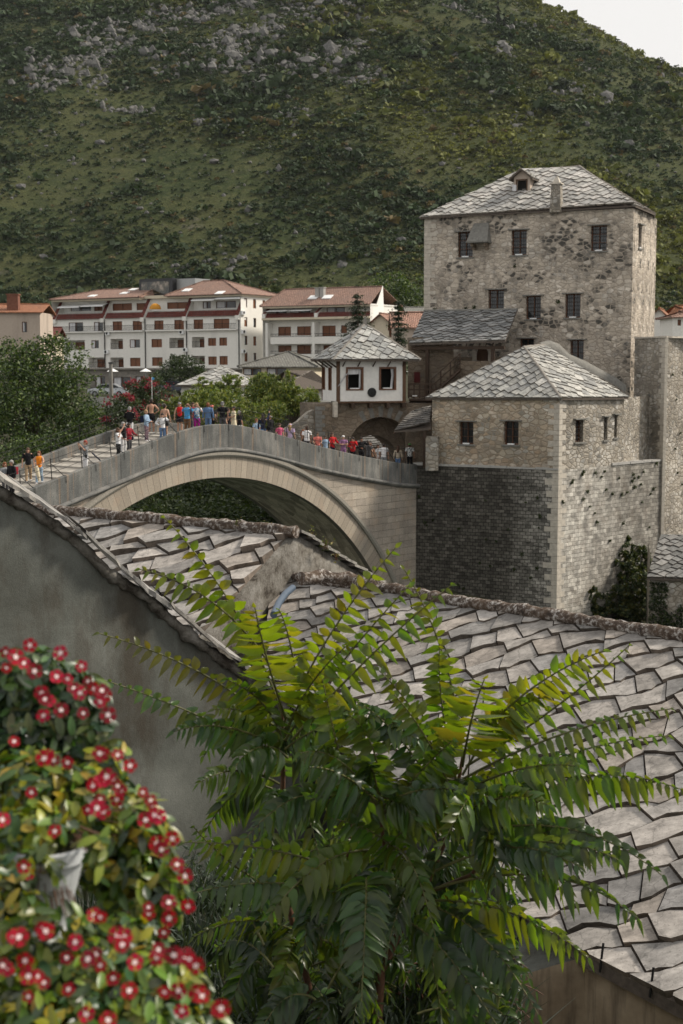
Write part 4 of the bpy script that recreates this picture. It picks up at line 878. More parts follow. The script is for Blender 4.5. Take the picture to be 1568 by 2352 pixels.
for r, l in ((wl, 'left casement with a lace curtain blowing out'), (wr, 'right casement with a white curtain')):
    a, c_, v0, v1 = r; t = .10; b = MB()
    b.fbox(gw, a - .03, a + t, v0 - .04, v1 + .03, -.18, .045); b.fbox(gw, c_ - t, c_ + .03, v0 - .04, v1 + .03, -.18, .045); b.fbox(gw, a + t, c_ - t, v1 - t, v1 + .03, -.18, .045); b.fbox(gw, a + t, c_ - t, v0 - .04, v0 + .05, -.18, .045)
    f = b.build('window', M['frame_brown'], gh); f['label'] = l
    b = MB(); b.fbox(gw, a, c_, v0, v1, -.8, -.75); b.build('dark_room', M['dark'], f)
    b = MB(); um = (a + c_) / 2; b.fbox(gw, um - .3, um + .3, v0 + .052, v0 + .12, -.1, .06); b.build('floodlight', M['whitep'], f)
    # curtains: pleated strips
    def curtain(pts, w_):
        rows = []
        for k in range(len(pts)):
            (ua, va), (ub, vb) = pts[k]; rows.append([gw.p(ua + (ub - ua) * i / 8, va + (vb - va) * i / 8, w_ + .03 * math.sin(i * 2.4 + k)) for i in range(9)])
        q = MB(); q.grid(rows, False); q.build('curtain', M['curtain'], f)
    if r is wl: curtain([((a + .05, v1 - .08), (c_ - .08, v1 - .08)), ((a + .08, v1 - .45), (c_ - .1, v1 - .42))], -.15); curtain([((c_ - .28, v1 - .1), (c_ - .12, v1 - .1)), ((c_ - .24, v0 + 1), (c_ - .14, v0 + 1)), ((c_ - .26, v0 + .1), (c_ - .14, v0 + .1))], -.1); curtain([((a + .02, v1 - .35), (a + .25, v1 - .3)), ((a - .25, v0 + .75), (a + .1, v0 + 1.1)), ((a - .62, v0 + .2), (a - .5, v0 + .3))], .12)
    else: curtain([((c_ - .32, v1 - .1), (c_ - .14, v1 - .1)), ((c_ - .26, v0 + .9), (c_ - .12, v0 + .9)), ((c_ - .36, v0 + .1), (c_ - .2, v0 + .1))], -.1)
    b = MB(); b.fbox(gw, a + .11, a + .17, v0 + .15, v1 - .12, -.35, -.16); b.build('casement', M['whitep'], f)
for a, c_, v0, v1 in lw:
    b = MB(); t = .05; b.fbox(gl, a, a + t, v0, v1, -.15, .03); b.fbox(gl, c_ - t, c_, v0, v1, -.15, .03); b.fbox(gl, a + t, c_ - t, v1 - t, v1, -.15, .03); b.fbox(gl, a + t, c_ - t, v0, v0 + t, -.15, .03); f = b.build('window', M['frame_brown'], gh); f['label'] = 'tall narrow window in the side wall'
    b = MB(); b.fbox(gl, a + t, c_ - t, v0 + t, v1 - t, -.14, -.1); b.build('pane', M['frame_brown'], f)
# roof
ov = .85; ez = at(840, 826, 91).z - .02; ezb = ez
F0 = at(765, 829, 90.2); F1 = at(966, 823, 92.0); F0.z = F1.z = ez; fu = (F1 - F0).normalized(); back = V((-gw.n.x, -gw.n.y, 0)) * (DL + 2 * .8)
B0 = F0 + back; B1 = F1 + back; apx = at(838, 745, 93.6)
groof = slab_roof('roof', [[F0, F1, apx], [B0, F0, apx], [F1, B1, apx], [B1, B0, apx]], gh, .58, .46, 52, .08, [(.36, .36, .34), (.31, .315, .305), (.41, .405, .385), (.27, .275, .27)])
b = MB(); ridge_line(b, [F0, apx], .10); ridge_line(b, [F1, apx], .10); ridge_line(b, [B0, apx], .08); frustum(b, Fr((apx.x, apx.y, 0), (1, 0)), .16, .05, .16, .05, apx.z - .05, apx.z + .5); b.build('ridge_cap', M['ridge_far'], groof)
for k in range(5):
    u = .35 + (u1 - .5) * k / 4; b = MB(); b.bar(gw.p(u, zt - .42, .0), gw.p(u + .02, ez - .02, .62), .05, 4, smooth=False); b.build('eave_bracket', M['wood'], gh)
for k in range(4): u = .3 + 3 * k / 3; b = MB(); b.bar(gl.p(u, zt - .5, 0), gl.p(u, ez - .02, .65), .05, 4, smooth=False); b.build('eave_bracket', M['wood'], gh)
# round dark disc on the white wall
du, dv = gw.uv(*r5(722, 934)); b = MB(); n = 20
ring = lambda r_, w_: [gw.p(du + r_ * math.cos(6.2832 * k / n), dv + r_ * math.sin(6.2832 * k / n), w_) for k in range(n)]
b.grid([ring(.29, 0), ring(.30, .05), ring(.27, .09), ring(.20, .07), ring(.06, .10)], True, smooth=True); b.cap(ring(.06, .10)); b.build('round_plaque', M['iron'], gh)
# floor joists under the white room
for k, px in enumerate((530, 712, 890, 1050)):
    u = gw.uv(*r5(px, 1060))[0]; b = MB(); b.fbox(gw, u - .13, u + .13, zb - .42, zb - .13, -1.0, .12); b.build('joist', M['wood'], gh)
b = MB(); b.fbox(gw, -.25, -.02, zb - 1.0, zb - .02, -.3, .1); b.build('joist', M['pale_stone'], gh)
# stone gate with its arch
s0 = gw.p(0, 0, -.35); sg = Fr((s0.x, s0.y, 0), UD)
ul = sg.uv(727, 980)[0]; ur = sg.uv(990, 980)[0]; ac = sg.uv(874, 1000)[0]; ar = 2.25; az = sg.uv(866, 958)[1] - ar; zbot = 12.0; ztop = sg.uv(800, 927)[1]
def arch_wall(mb, fr, ua, ub, zb_, zt_, c, r_, zs, w_=0.0, n=24):
    zo = zs
    mb.face([fr.p(ua, zb_, w_), fr.p(c - r_, zb_, w_), fr.p(c - r_, zo, w_), fr.p(ua, zo, w_)], [(ua, zb_), (c - r_, zb_), (c - r_, zo), (ua, zo)])
    mb.face([fr.p(c + r_, zb_, w_), fr.p(ub, zb_, w_), fr.p(ub, zo, w_), fr.p(c + r_, zo, w_)], [(c + r_, zb_), (ub, zb_), (ub, zo), (c + r_, zo)])
    mb.face([fr.p(ua, zo, w_), fr.p(c - r_, zo, w_), fr.p(c - r_, zt_, w_), fr.p(ua, zt_, w_)], [(ua, zo), (c - r_, zo), (c - r_, zt_), (ua, zt_)])
    mb.face([fr.p(c + r_, zo, w_), fr.p(ub, zo, w_), fr.p(ub, zt_, w_), fr.p(c + r_, zt_, w_)], [(c + r_, zo), (ub, zo), (ub, zt_), (c + r_, zt_)])
    for k in range(n):
        a0, a1 = math.pi * k / n, math.pi * (k + 1) / n; x0, y0, x1, y1 = c + r_ * math.cos(a0), zs + r_ * math.sin(a0), c + r_ * math.cos(a1), zs + r_ * math.sin(a1)
        mb.face([fr.p(x1, y1, w_), fr.p(x0, y0, w_), fr.p(x0, zt_, w_), fr.p(x1, zt_, w_)], [(x1, y1), (x0, y0), (x0, zt_), (x1, zt_)])
def barrel(mb, fr, c, r_, zs, w0, w1, zb_, n=24):
    pts = [(c + r_, zb_)] + [(c + r_ * math.cos(math.pi * k / n), zs + r_ * math.sin(math.pi * k / n)) for k in range(n + 1)] + [(c - r_, zb_)]
    u = 0
    for p, q in zip(pts, pts[1:]):
        L = math.hypot(q[0] - p[0], q[1] - p[1]); mb.face([fr.p(*p, w0), fr.p(*q, w0), fr.p(*q, w1), fr.p(*p, w1)], [(u, w0), (u + L, w0), (u + L, w1), (u, w1)]); u += L
b = MB(); arch_wall(b, sg, ul, ur, zbot, ztop, ac, ar, az); barrel(b, sg, ac, ar, az, 0, -1.6, zbot)
ar2 = 1.75; ac2 = ac + .0; zs2 = az - .75
arch_wall(b, sg, ac - ar - .02, ac + ar + .02, zbot, az + ar + .05, ac2, ar2, zs2, -1.6); barrel(b, sg, ac2, ar2, zs2, -1.6, -4.0, zbot)
sl = Fr(tuple(sg.p(ul, 0, -4)), sg.n[:2]); b.wall(sl, 0, 4, zbot, ztop); b.face([sg.p(ul, ztop), sg.p(ur, ztop), sg.p(ur, ztop, -4), sg.p(ul, ztop, -4)]); arch_wall(b, sg, ul, ur, zbot, ztop, ac2, ar2, zs2, -4.0)
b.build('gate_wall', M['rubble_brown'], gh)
b = MB()
for k in range(5):
    a = math.radians(62 + k * 14); 
    q = [(ac + R_ * math.cos(a + d_), az + R_ * math.sin(a + d_)) for R_, d_ in ((ar + .02, -.055), (ar + .72, -.055), (ar + .72, .055), (ar + .02, .055))]; b.face([sg.p(x, y, .012) for x, y in q])
b.build('dark_voussoirs', M['lintel'], gh)
b = MB(); z = sg.uv(740, 1000)[1] - 3; k = 0
while z < ztop - .3: h = .27; L = (.55 if k % 2 else .36); b.fbox(sg, ul - .02, ul + L, z + .015, z + h - .015, -.3, .02); z += h; k += 1
b.build('quoins', M['lintel'], gh)
# ground inside the gate, and what shows through it
b = MB(); b.face([sq(30.2, -.5, deckz(30) - .02), sq(30.2, 6, deckz(30) - .02), sg.p(ul - 1, deckz(30) - .02, -9), sg.p(ur + 1, deckz(30) - .02, -9)]); tag(b.build('street_paving', M['deck']), kind='structure')
bh = thing('market_house', 'stone slab roofed house seen through the gate arch', 'house', at(865, 1060, 106))
m0 = at(790, 1028, 104); m1 = at(945, 1030, 104); m2 = at(945, 975, 108); m3 = at(790, 975, 108)
slab_roof('roof', [[m0, m1, m2, m3]], bh, .7, .42, 12, .08, [(.46, .43, .38), (.40, .38, .34), (.52, .49, .44)])
b = MB(); fr = Fr((m0.x, m0.y + .8, 0), (1, 0)); b.wall(fr, 0, 5.5, 15, m0.z + .2); b.build('wall', M['pink'], bh)
aw = thing('white_awning', 'white stretched awning under the slab roof seen through the gate arch', 'awning', at(915, 1050, 101))
a0, a1, a2, a3 = at(880, 1043, 100), at(943, 1038, 100), at(943, 1026, 103), at(875, 1028, 103); b = MB(); b.grid([[a0, a0.lerp(a1, .5) - V((0, 0, .08)), a1], [a3, a3.lerp(a2, .5) - V((0, 0, .08)), a2]], False); b.face([a0, a1, a1 - V((0, 0, .45)), a0 - V((0, 0, .45))]); b.build('cloth', M['whitep'], aw)
for p in (a0, a1): b = MB(); b.bar(V((p.x, p.y, deckz(30))), p, .04, 6); b.build('pole', M['metal'], aw)
# sloping rubble wall left of the gate
b = MB(); wf = Fr(tuple(sg.p(ul - 4.2, 0, -.6)), UD); pts = []
zA = wf.uv(*r5(0, 1215))[1]; zBb = wf.uv(*r5(142, 1100))[1]
for i in range(13):
    f = i / 12; u = 4.2 * f; pts.append((u, zA - 2.2 + (zBb - zA + 2.2) * f + random.uniform(-.08, .08)))
for (ua, za), (ub, zb2) in zip(pts, pts[1:]):
    b.face([wf.p(ua, 18), wf.p(ub, 18), wf.p(ub, zb2), wf.p(ua, za)], [(ua, 18), (ub, 18), (ub, zb2), (ua, za)]); b.face([wf.p(ua, za), wf.p(ub, zb2), wf.p(ub, zb2, -.6), wf.p(ua, za, -.6)], [(ua, 0), (ub, 0), (ub, .6), (ua, .6)])
tag(b.build('rubble_wall', M['rubble_light'], None, wf.p(2, 14)), 'sloping rubble wall left of the gate house behind the bridge', 'wall')

# ------------------------------------------------------------------ small house low at the right, with ivy
sm = thing('ivy_house', 'small rubble stone hut with slab roof and ivied wall, low at the right edge', 'hut', at(1530, 1430, 84))
h0 = at(1485, 1328, 83.0); hz = h0.z; h1 = h0 + V((6.5, -1.2, 0)); t0 = at(1518, 1228, 87.5); t1 = t0 + V((6, -1.1, 0))
slab_roof('roof', [[h0, h1, t1, t0]], sm, .6, .48, 50, .09, [(.20, .20, .195), (.26, .255, .245), (.16, .16, .155)])
f = Fr((h0.x + .25, h0.y + .35, 0), (6.5, -1.2)); b = MB(); b.wall(f, 0, 6, 4, hz + .1); f2 = Fr(tuple(f.p(0, 0, -5)), f.n[:2]); b.wall(f2, 0, 5, 4, hz + 1.5); b.build('wall', M['rubble_light'], sm)
def ivy(name, lab, fr, pts, n, parent=None, size=.17, cols=((.028, .045, .016), (.05, .065, .02), (.018, .032, .012)), thick=.5, base=None):
    P_ = []
    while len(P_) < n:
        u = random.uniform(0, 1); k = random.uniform(0, 1); a, b2, v0, v1 = pts
        vv_ = v0 + (v1 - v0) * k; uu = a + (b2 - a) * u; lim = 1 - .5 * max(0, k - .4) * 1.6 * (1 + .9 * mn.noise(V((uu * .9, vv_ * .5, 1)))) - .2 * abs(u - .5)
        if mn.noise(V((uu * 1.1, vv_ * .8, 7))) + .55 - 1.0 * max(0, k - .55) - 1.1 * max(0, abs(u - .5) - .3) < random.uniform(-.1, .25): continue
        P_.append(fr.p(uu, vv_, abs(random.gauss(0, .5)) * thick * (1.25 - k) + .05))
    P_ = np.array([tuple(p) for p in P_]); Q = leaf_quads(P_, size, .8, .2, .3)
    o = quads_obj(name, Q, shade_cols(len(P_), cols, var=.35), M['leaf'], parent, base)
    if lab: tag(o, lab, 'climbing plant')
    return o
def wblob(px, py, rx, rz, w_=.5): u, v = br.uv(px, py); p = br.p(u, v, w_); return (p.x, p.y, p.z, rx, rz)
bl_ = [wblob(1437, 1262, .55, .8, .1), wblob(1462, 1285, .8, .9, .2), wblob(1425, 1300, .8, .9, .2), wblob(1480, 1325, 1.0, 1.1, .3), wblob(1440, 1345, 1.2, 1.2, .5), wblob(1408, 1370, 1.0, 1.1, .5), wblob(1368, 1388, .6, .9, .4), wblob(1357, 1365, .32, .6, .2), wblob(1460, 1395, 1.4, 1.2, .7), wblob(1500, 1385, 1.3, 1.4, .8), wblob(1400, 1420, 1.5, 1.1, .7), wblob(1490, 1440, 1.8, 1.2, 1.0), wblob(1540, 1435, 1.6, .9, 3.2)]
P_ = crown_points(bl_, 17000); tag(quads_obj('ivy', leaf_quads(P_, .20, .8, .2, .3), shade_cols(len(P_), [(.03, .048, .016), (.055, .07, .02), (.018, .032, .012), (.085, .085, .02)], var=.3), M['leaf'], None, br.p(br.uv(1430, 1400)[0], 5)), 'dark green ivy climbing the right face of the bastion beside the hut', 'climbing plant')
ivy('ivy_cover', None, f, (0, 1.2, 6, hz - .3), 1700, sm, .16, thick=.3); ivy('ivy_cover', None, f, (.9, 2.2, 6, hz - 1.6), 1500, sm, .16, thick=.3)
# ------------------------------------------------------------------ town behind the bridge
c1 = lambda x, y: (x * .4948, 599.5 + y * .4948)
def crect(fr, x0, y0, x1, y1, w=0.0): return fr.rect(*c1(x0, y0), *c1(x1, y1), w)
def far_window(parent, fr, r, kind, w=0.0, d=.25, lab=None):
    """kind: s brown shutter, g glazed brown frame, l dark loggia with a shutter"""
    u0, u1, v0, v1 = r; b = MB(); t = .09
    b.fbox(fr, u0, u0 + t, v0, v1, w - d, w - d + .12); b.fbox(fr, u1 - t, u1, v0, v1, w - d, w - d + .12); b.fbox(fr, u0 + t, u1 - t, v1 - t, v1, w - d, w - d + .12)
    if u1 - u0 > 1.1: um = (u0 + u1) / 2; b.fbox(fr, um - .04, um + .04, v0, v1 - t, w - d + .01, w - d + .13)
    f = b.build('window', M['frame_brown'], parent)
    if lab: f['label'] = lab
    b = MB(); b.fbox(fr, u0 + t, u1 - t, v0, v1 - t, w - d - .1, w - d + .03); b.build({'s': 'shutter'}.get(kind, 'pane'), M['shutter'] if kind == 's' else M['glass'], f)
    if kind == 'g': b = MB(); b.fbox(fr, u0 + t, u0 + (u1 - u0) * .4, v0 + .1, v1 - t, w - d + .035, w - d + .05); b.build('curtain', M['curtain'], f)
    return f
def far_rail(parent, fr, u0, u1, v0, v1, w=0.05):
    b = MB(); 
    for z in (v0, v1): b.fbox(fr, u0, u1, z - .03, z + .03, w, w + .05)
    k = int((u1 - u0) / .28)
    for i in range(k + 1): u = u0 + (u1 - u0) * i / max(k, 1); b.fbox(fr, u - .018, u + .018, v0 + .03, v1 - .03, w + .01, w + .04)
    return b.build('balcony_railing', M['iron'], parent)
def ac_unit(parent, fr, u, v, w=0.0):
    b = MB(); b.fbox(fr, u - .45, u + .45, v - .32, v + .32, w + .02, w + .36); o = b.build('air_conditioner', M['whitep'], parent)
    b = MB(); n = 12; q = [fr.p(u - .08 + .25 * math.cos(6.2832 * k / n), v + .25 * math.sin(6.2832 * k / n), w + .366) for k in range(n)]; b.face(q); b.build('fan_grille', M['iron'], o)
def hip_roof(fr, u0, u1, d, ze, zr, ov=.7, ru0=None, ru1=None):
    ru0 = u0 + d * .5 if ru0 is None else ru0; ru1 = u1 - d * .5 if ru1 is None else ru1
    A, B_, C_, D = fr.p(u0 - ov, ze, ov), fr.p(u1 + ov, ze, ov), fr.p(u1 + ov, ze, -d - ov), fr.p(u0 - ov, ze, -d - ov); E, G = fr.p(ru0, zr, -d / 2), fr.p(ru1, zr, -d / 2)
    return [[A, B_, G, E], [B_, C_, G], [C_, D, E, G], [D, A, E]]
def tile_roof(name, facets, mat, parent, t=.12):
    b = MB()
    for f in facets:
        o, e, up, n = plane_frame(f); b.face(f, [((V(p) - o).dot(e), (V(p) - o).dot(up)) for p in f]); bot = [V(p) - V((0, 0, t)) for p in f]
        b.face(bot[::-1], None)
        for i in range(len(f)): i2 = (i + 1) % len(f); b.face([bot[i], bot[i2], V(f[i2]), V(f[i])])
    o = b.build(name, M[mat], parent)
    b = MB(); seen = set()
    for f in facets:
        for i in range(len(f)):
            a, c_ = V(f[i]), V(f[(i + 1) % len(f)]); key = tuple(sorted([tuple(round(x, 1) for x in a), tuple(round(x, 1) for x in c_)]))
            if key in seen: b.bar(a + V((0, 0, .04)), c_ + V((0, 0, .04)), .11, 6)
            seen.add(key)
    if b.v: b.build('ridge_tiles', M[mat], o)
    return o
# --- the long apartment building
p0 = at(*c1(243, 400), 256.0); p1 = at(*c1(1118, 400), 234.0)
f1 = Fr((p0.x, p0.y, 0), (p1.x - p0.x, p1.y - p0.y)); L1 = (V((p1.x, p1.y, 0)) - V((p0.x, p0.y, 0))).length
vz = lambda y: f1.uv(*c1(680, y))[1]
apt = thing('apartment_building', 'long white apartment block with brown shutters, balconies and a black rooftop room', 'building', f1.p(L1 / 2, 20, -6))
row2 = [(318, 285, 385, 328, 'g'), (435, 283, 478, 327, 'g'), (522, 280, 566, 323, 's'), (615, 278, 658, 321, 's'), (715, 276, 758, 318, 's'), (808, 273, 853, 318, 's'), (898, 271, 942, 315, 's'), (991, 268, 1064, 313, 's')]
row3 = [(305, 368, 393, 413, 'l'), (423, 368, 458, 405, 'g'), (512, 362, 570, 409, 'l'), (601, 364, 649, 402, 'g'), (702, 362, 751, 401, 's'), (785, 357, 853, 404, 'l'), (890, 353, 948, 402, 'l'), (965, 357, 1002, 394, 's'), (1017, 355, 1053, 393, 's')]
row4 = [(262, 371, 281, 410, 's'), (410, 448, 484, 496, 'l'), (512, 448, 573, 494, 'l'), (603, 449, 651, 489, 's'), (705, 447, 754, 487, 's'), (785, 441, 850, 485, 'l'), (890, 440, 950, 480, 'l'), (966, 443, 1005, 482, 's'), (1018, 441, 1056, 482, 's')]
zt2 = vz(262); zb4 = vz(497); ops = []; allw = []
for rw in (row2, row3, row4):
    for x0, y0, x1, y1, k in rw:
        r = crect(f1, x0, y0, x1, y1); ops.append(r); allw.append((r, k))
b = MB(); b.wall(f1, 0, L1, zb4, zt2, ops, .3)
DP = 11.0; fs = Fr(tuple(f1.p(L1, 0)), (-f1.n)[:2]); sops = []
for i, x in enumerate((1.4, 3.9, 6.6)):
    for y in (205, 290, 373, 447): v = vz(y + 2 * i); sops.append((x - .42, x + .42, v - .75, v + .75))
zt1 = vz(168)
b.wall(fs, 0, DP, zb4 - 5, zt1, sops, .25); fb = Fr(tuple(f1.p(0, 0, -DP)), f1.n[:2]); b.wall(fb, 0, DP, zb4 - 5, zt1); b.face([f1.p(0, zt2), f1.p(L1, zt2), f1.p(L1, zt2, -3), f1.p(0, zt2, -3)])
b.build('wall', M['white'], apt)
for r, k in allw:
    if k == 'l':
        b = MB(); u0_, u1_, v0, v1 = r
        for q in ([f1.p(u0_, v0, -.29), f1.p(u0_, v1, -.29), f1.p(u0_, v1, -1.5), f1.p(u0_, v0, -1.5)], [f1.p(u1_, v0, -.29), f1.p(u1_, v0, -1.5), f1.p(u1_, v1, -1.5), f1.p(u1_, v1, -.29)], [f1.p(u0_, v0, -1.5), f1.p(u1_, v0, -1.5), f1.p(u1_, v1, -1.5), f1.p(u0_, v1, -1.5)], [f1.p(u0_, v1, -.29), f1.p(u1_, v1, -.29), f1.p(u1_, v1, -1.5), f1.p(u0_, v1, -1.5)], [f1.p(u0_, v0, -.29), f1.p(u1_, v0, -.29), f1.p(u1_, v0, -1.5), f1.p(u0_, v0, -1.5)]): b.face(q)
        lg = b.build('loggia', M['white'], apt); far_window(lg if 0 else apt, f1, (u0_ + (u1_ - u0_) * .25, u1_ - .25, v0 + .05, v1 - .3), 's', 0, 1.4); far_rail(apt, f1, u0_ + .05, u1_ - .05, v0 + .1, v0 + 1.0, -.15)
    else: far_window(apt, f1, r, k, 0, .2)
for r in sops: far_window(apt, fs, r, 'g' if random.random() < .5 else 's', 0, .2)
for a, c_ in ((258, 480), (492, 667), (682, 852), (873, 1103)):
    u0_, u1_ = f1.uv(*c1(a, 320))[0], f1.uv(*c1(c_, 320))[0]; v0 = crect(f1, a, 300, c_, 327 - 16 * (a - 258) / 850)[2]
    b = MB(); b.fbox(f1, u0_, u1_, v0 - .25, v0 - .02, .002, .55); b.build('balcony_slab', M['white'], apt); far_rail(apt, f1, u0_, u1_, v0, v0 + .85, .45)
for x in (246, 487, 675, 867, 1110):
    u = f1.uv(*c1(x, 380))[0]; b = MB(); b.bar(f1.p(u, zb4, .12), f1.p(u, zt2 - .2, .12), .09, 6); b.build('drainpipe', M['iron'], apt)
for x, y in ((265, 340), (503, 335), (497, 422), (846, 330), (863, 412)): ac_unit(apt, f1, *f1.uv(*c1(x, y)), .05)
for u, y in ((.5, 250), (.5, 335), (.5, 422)): ac_unit(apt, fs, u, vz(y))
# top floor set back behind a strip of dark tiles
w_ = -1.8; tops = [(327, 205, 422, 232, 'g'), (436, 201, 475, 232, 's'), (522, 197, 612, 230, 's'), (633, 195, 700, 228, 's'), (775, 191, 870, 222, 's'), (940, 188, 978, 220, 'g'), (1002, 186, 1095, 218, 'g')]
to = [crect(f1, *q[:4], w_) for q in tops]; b = MB(); ztop = vz(172) + .2; b.wall(f1, 0.6, L1 - .4, zt2, ztop, to, .3, w=w_); b.build('top_floor_wall', M['white'], apt)
for r, q in zip(to, tops): far_window(apt, f1, r, q[4], w_, .2)
segs = [(247, 480), (492, 667), (682, 858), (873, 1107)]
for a, c_ in segs:
    u0_, u1_ = f1.uv(*c1(a, 320))[0], f1.uv(*c1(c_, 320))[0]; zz = zt2 + .9; b = MB()
    q = [f1.p(u0_, zt2 - .05, .35), f1.p(u1_, zt2 - .05, .35), f1.p(u1_, zz, -.25), f1.p(u0_, zz, -.25)]; b.face(q, [(u0_, 0), (u1_, 0), (u1_, 1.1), (u0_, 1.1)]); b.face([q[3], q[2], f1.p(u1_, zt2, -.26), f1.p(u0_, zt2, -.26)], [(0, 0)] * 4); b.build('mansard_strip', M['tile_dark'], apt)
    b = MB(); b.fbox(f1, u0_, u1_, zz + .02, zz + .14, -.4, -.22); b.build('parapet_cap', M['concrete'], apt)
for x, xt in ((256, 290), (478, 503), (664, 690), (860, 885), (1105, 1138)):   # sloping tiled party walls
    ub = f1.uv(*c1(x, 262))[0]; th_ = .75; b = MB(); sh = .9
    prof = [(.45, zt2 - .7), (.45, zt2), (-1.75, ztop - .1), (-2.2, ztop - .1), (-2.2, zt2 - .7)]
    l_ = [f1.p(ub - th_ / 2, z, w2) for w2, z in prof]; r_ = [f1.p(ub + th_ / 2, z, w2) for w2, z in prof]; b.face(l_, m=1); b.face(r_[::-1], m=1)
    for i in range(5): i2 = (i + 1) % 5; b.face([l_[i], l_[i2], r_[i2], r_[i]], [(0, 0), (2, 0), (2, .8), (0, .8)], m=0 if i == 1 else 1)
    b.build('party_wall', [M['tile_dark'], M['white']], apt)
ze = ztop + .05; zr1 = vz(118) + 1.6
Ua = f1.uv(*c1(640, 125))[0]; Ub = f1.uv(*c1(782, 160))[0]
tile_roof('roof', hip_roof(f1, .3, Ua, DP, ze, vz(124) + .3, .5, 6.5, Ua - .3), 'tile_red', apt); tile_roof('roof', hip_roof(f1, Ub, L1, DP, ze, vz(112) + .7, .6, Ub + 3.2, L1 - 7.5), 'tile_red', apt)
b = MB(); b.fbox(f1, 0, Ua + .3, ze - .42, ze - .15, -DP + .3, .1); b.fbox(f1, Ub - .3, L1 + .3, ze - .42, ze - .15, -DP + .3, .1); b.fbox(f1, Ua + .31, Ub - .31, ze - .3, ze + .2, -DP + .3, -1.0); b.build('eave_band', M['cream'], apt)
for a, c_, y in ((272, 373, 190), (380, 485, 187), (893, 1000, 175), (1005, 1120, 171)):
    u0_, u1_ = f1.uv(*c1(a, y))[0], f1.uv(*c1(c_, y))[0]; z = vz(y + 1); b = MB(); b.face([f1.p(u0_, z - .45, .5), f1.p(u1_, z - .45, .5), f1.p(u1_, z + .1, -1.7), f1.p(u0_, z + .1, -1.7)]); b.fbox(f1, u0_, u1_, z - .62, z - .452, .42, .5); b.build('awning', M['whitep'], apt)
k0 = f1.uv(*c1(646, 160), -4)[0]; k1 = f1.uv(*c1(795, 160), -4)[0]; b = MB(); z0_, z1_ = f1.uv(*c1(720, 164), -4)[1], f1.uv(*c1(720, 82), -4)[1]; b.fbox(f1, k0, k1 + .2, z0_, z1_, -9.5, -4); rb = b.build('rooftop_room', M['blackm'], apt)
b = MB(); b.fbox(f1, k0 + .5, k1 - .5, z0_ + .4, z1_ - .5, -4.05, -3.97); t = NT('tinted_reflecting_glass', .08, .8); n = t.noise(t.map('Object', (.35, .35, .35)), 1, 5, .6); t.out(t.ramp(n, [(.45, (.012, .014, .012)), (.55, (.05, .045, .03)), (.64, (.25, .21, .17))])); b.build('window', t.mat, rb)
b = MB(); b.fbox(f1, k1 + .21, k1 + 4.2, z0_ + .8, z1_ - .1, -9.4, -5.2); b.build('metal_cladding', M['metal'], rb)
for x, y in ((428, 160), (577, 147), (618, 130), (867, 133), (1020, 145)):
    fac = hip_roof(f1, .3, Ua, DP, ze, vz(124) + .3, .5, 6.5, Ua - .3)[0] if x < 640 else hip_roof(f1, Ub, L1, DP, ze, vz(112) + .7, .6, Ub + 3.2, L1 - 7.5)[0]
    o, e, up, n = plane_frame(fac); q = hit(*c1(x, y), o + n * .1, n); b = MB(); c4 = [q + e * i * .75 + up * j * .6 for i, j in ((-1, -1), (1, -1), (1, 1), (-1, 1))]; b.face(c4); b.face([p - n * .12 for p in c4][::-1])
    for i in range(4): i2 = (i + 1) % 4; b.face([c4[i] - n * .12, c4[i2] - n * .12, c4[i2], c4[i]])
    b.build('skylight', M['whitep'], apt)
uo, vo_ = f1.uv(*c1(722, 213)); b = MB(); b.ellip(f1.p(uo, vo_ - .4, .1), 1.0, .5, 1.0, 12, 5, lo=0.0); b.build('orange_canopy', plain('orange_cloth', (.55, .25, .03), .7), apt)
# ground floor
gz = vz(600); sh = [crect(f1, 440, 535, 488, 590, .4), crect(f1, 522, 538, 605, 604, .4), crect(f1, 627, 535, 675, 575, .4), crect(f1, 300, 540, 360, 600, .4), crect(f1, 740, 540, 830, 600, .4), crect(f1, 880, 530, 980, 590, .4)]
b = MB(); b.wall(f1, -1, L1 + 1, gz - 3, zb4 - .25, sh, .4, w=.4); b.fbox(f1, -1.2, L1 + 1.2, zb4 - .25, zb4 - .01, 0, 1.1); b.build('ground_floor_wall', m_rubble('street_front_stone', [(.32, .29, .25), (.24, .22, .19)], (.30, .28, .25), 1.6, .4, 2.2), apt)
for r in sh: far_window(apt, f1, r, 'g', .4, .35)
# --- second apartment building
c5 = r5
p0 = at(603, 760, 232.0); p1 = at(850, 760, 222.0); f2 = Fr((p0.x, p0.y, 0), (p1.x - p0.x, p1.y - p0.y)); L2 = (V((p1.x, p1.y, 0)) - V((p0.x, p0.y, 0))).length
v2 = lambda y: f2.uv(*c1(1400, y))[1]
ap2 = thing('apartment_building', 'smaller white apartment block with a red tiled roof, partly hidden by a conifer', 'building', f2.p(L2 / 2, 20, -5))
w2s = [(1290, 305, 1350, 347, 's'), (1378, 303, 1442, 345, 's'), (1495, 300, 1557, 348, 's'), (1290, 392, 1352, 423, 's'), (1378, 390, 1442, 432, 's'), (1500, 390, 1560, 430, 's'), (1582, 298, 1610, 335, 's'), (1290, 455, 1352, 490, 's')]
o2 = [crect(f2, *q[:4], -1.4) for q in w2s]; b = MB(); zt2_ = v2(272)
b.wall(f2, .4, L2, v2(600), zt2_, o2, .3, w=-1.4); s2 = Fr(tuple(f2.p(L2, 0)), (-f2.n)[:2]); b.wall(s2, -.0, 9, v2(600), v2(205)); b.wall(Fr(tuple(f2.p(0, 0, -10)), f2.n[:2]), 0, 10, v2(600), v2(205)); b.build('wall', M['white'], ap2)
for r, q in zip(o2, w2s): far_window(ap2, f2, r, q[4], -1.4, .2)
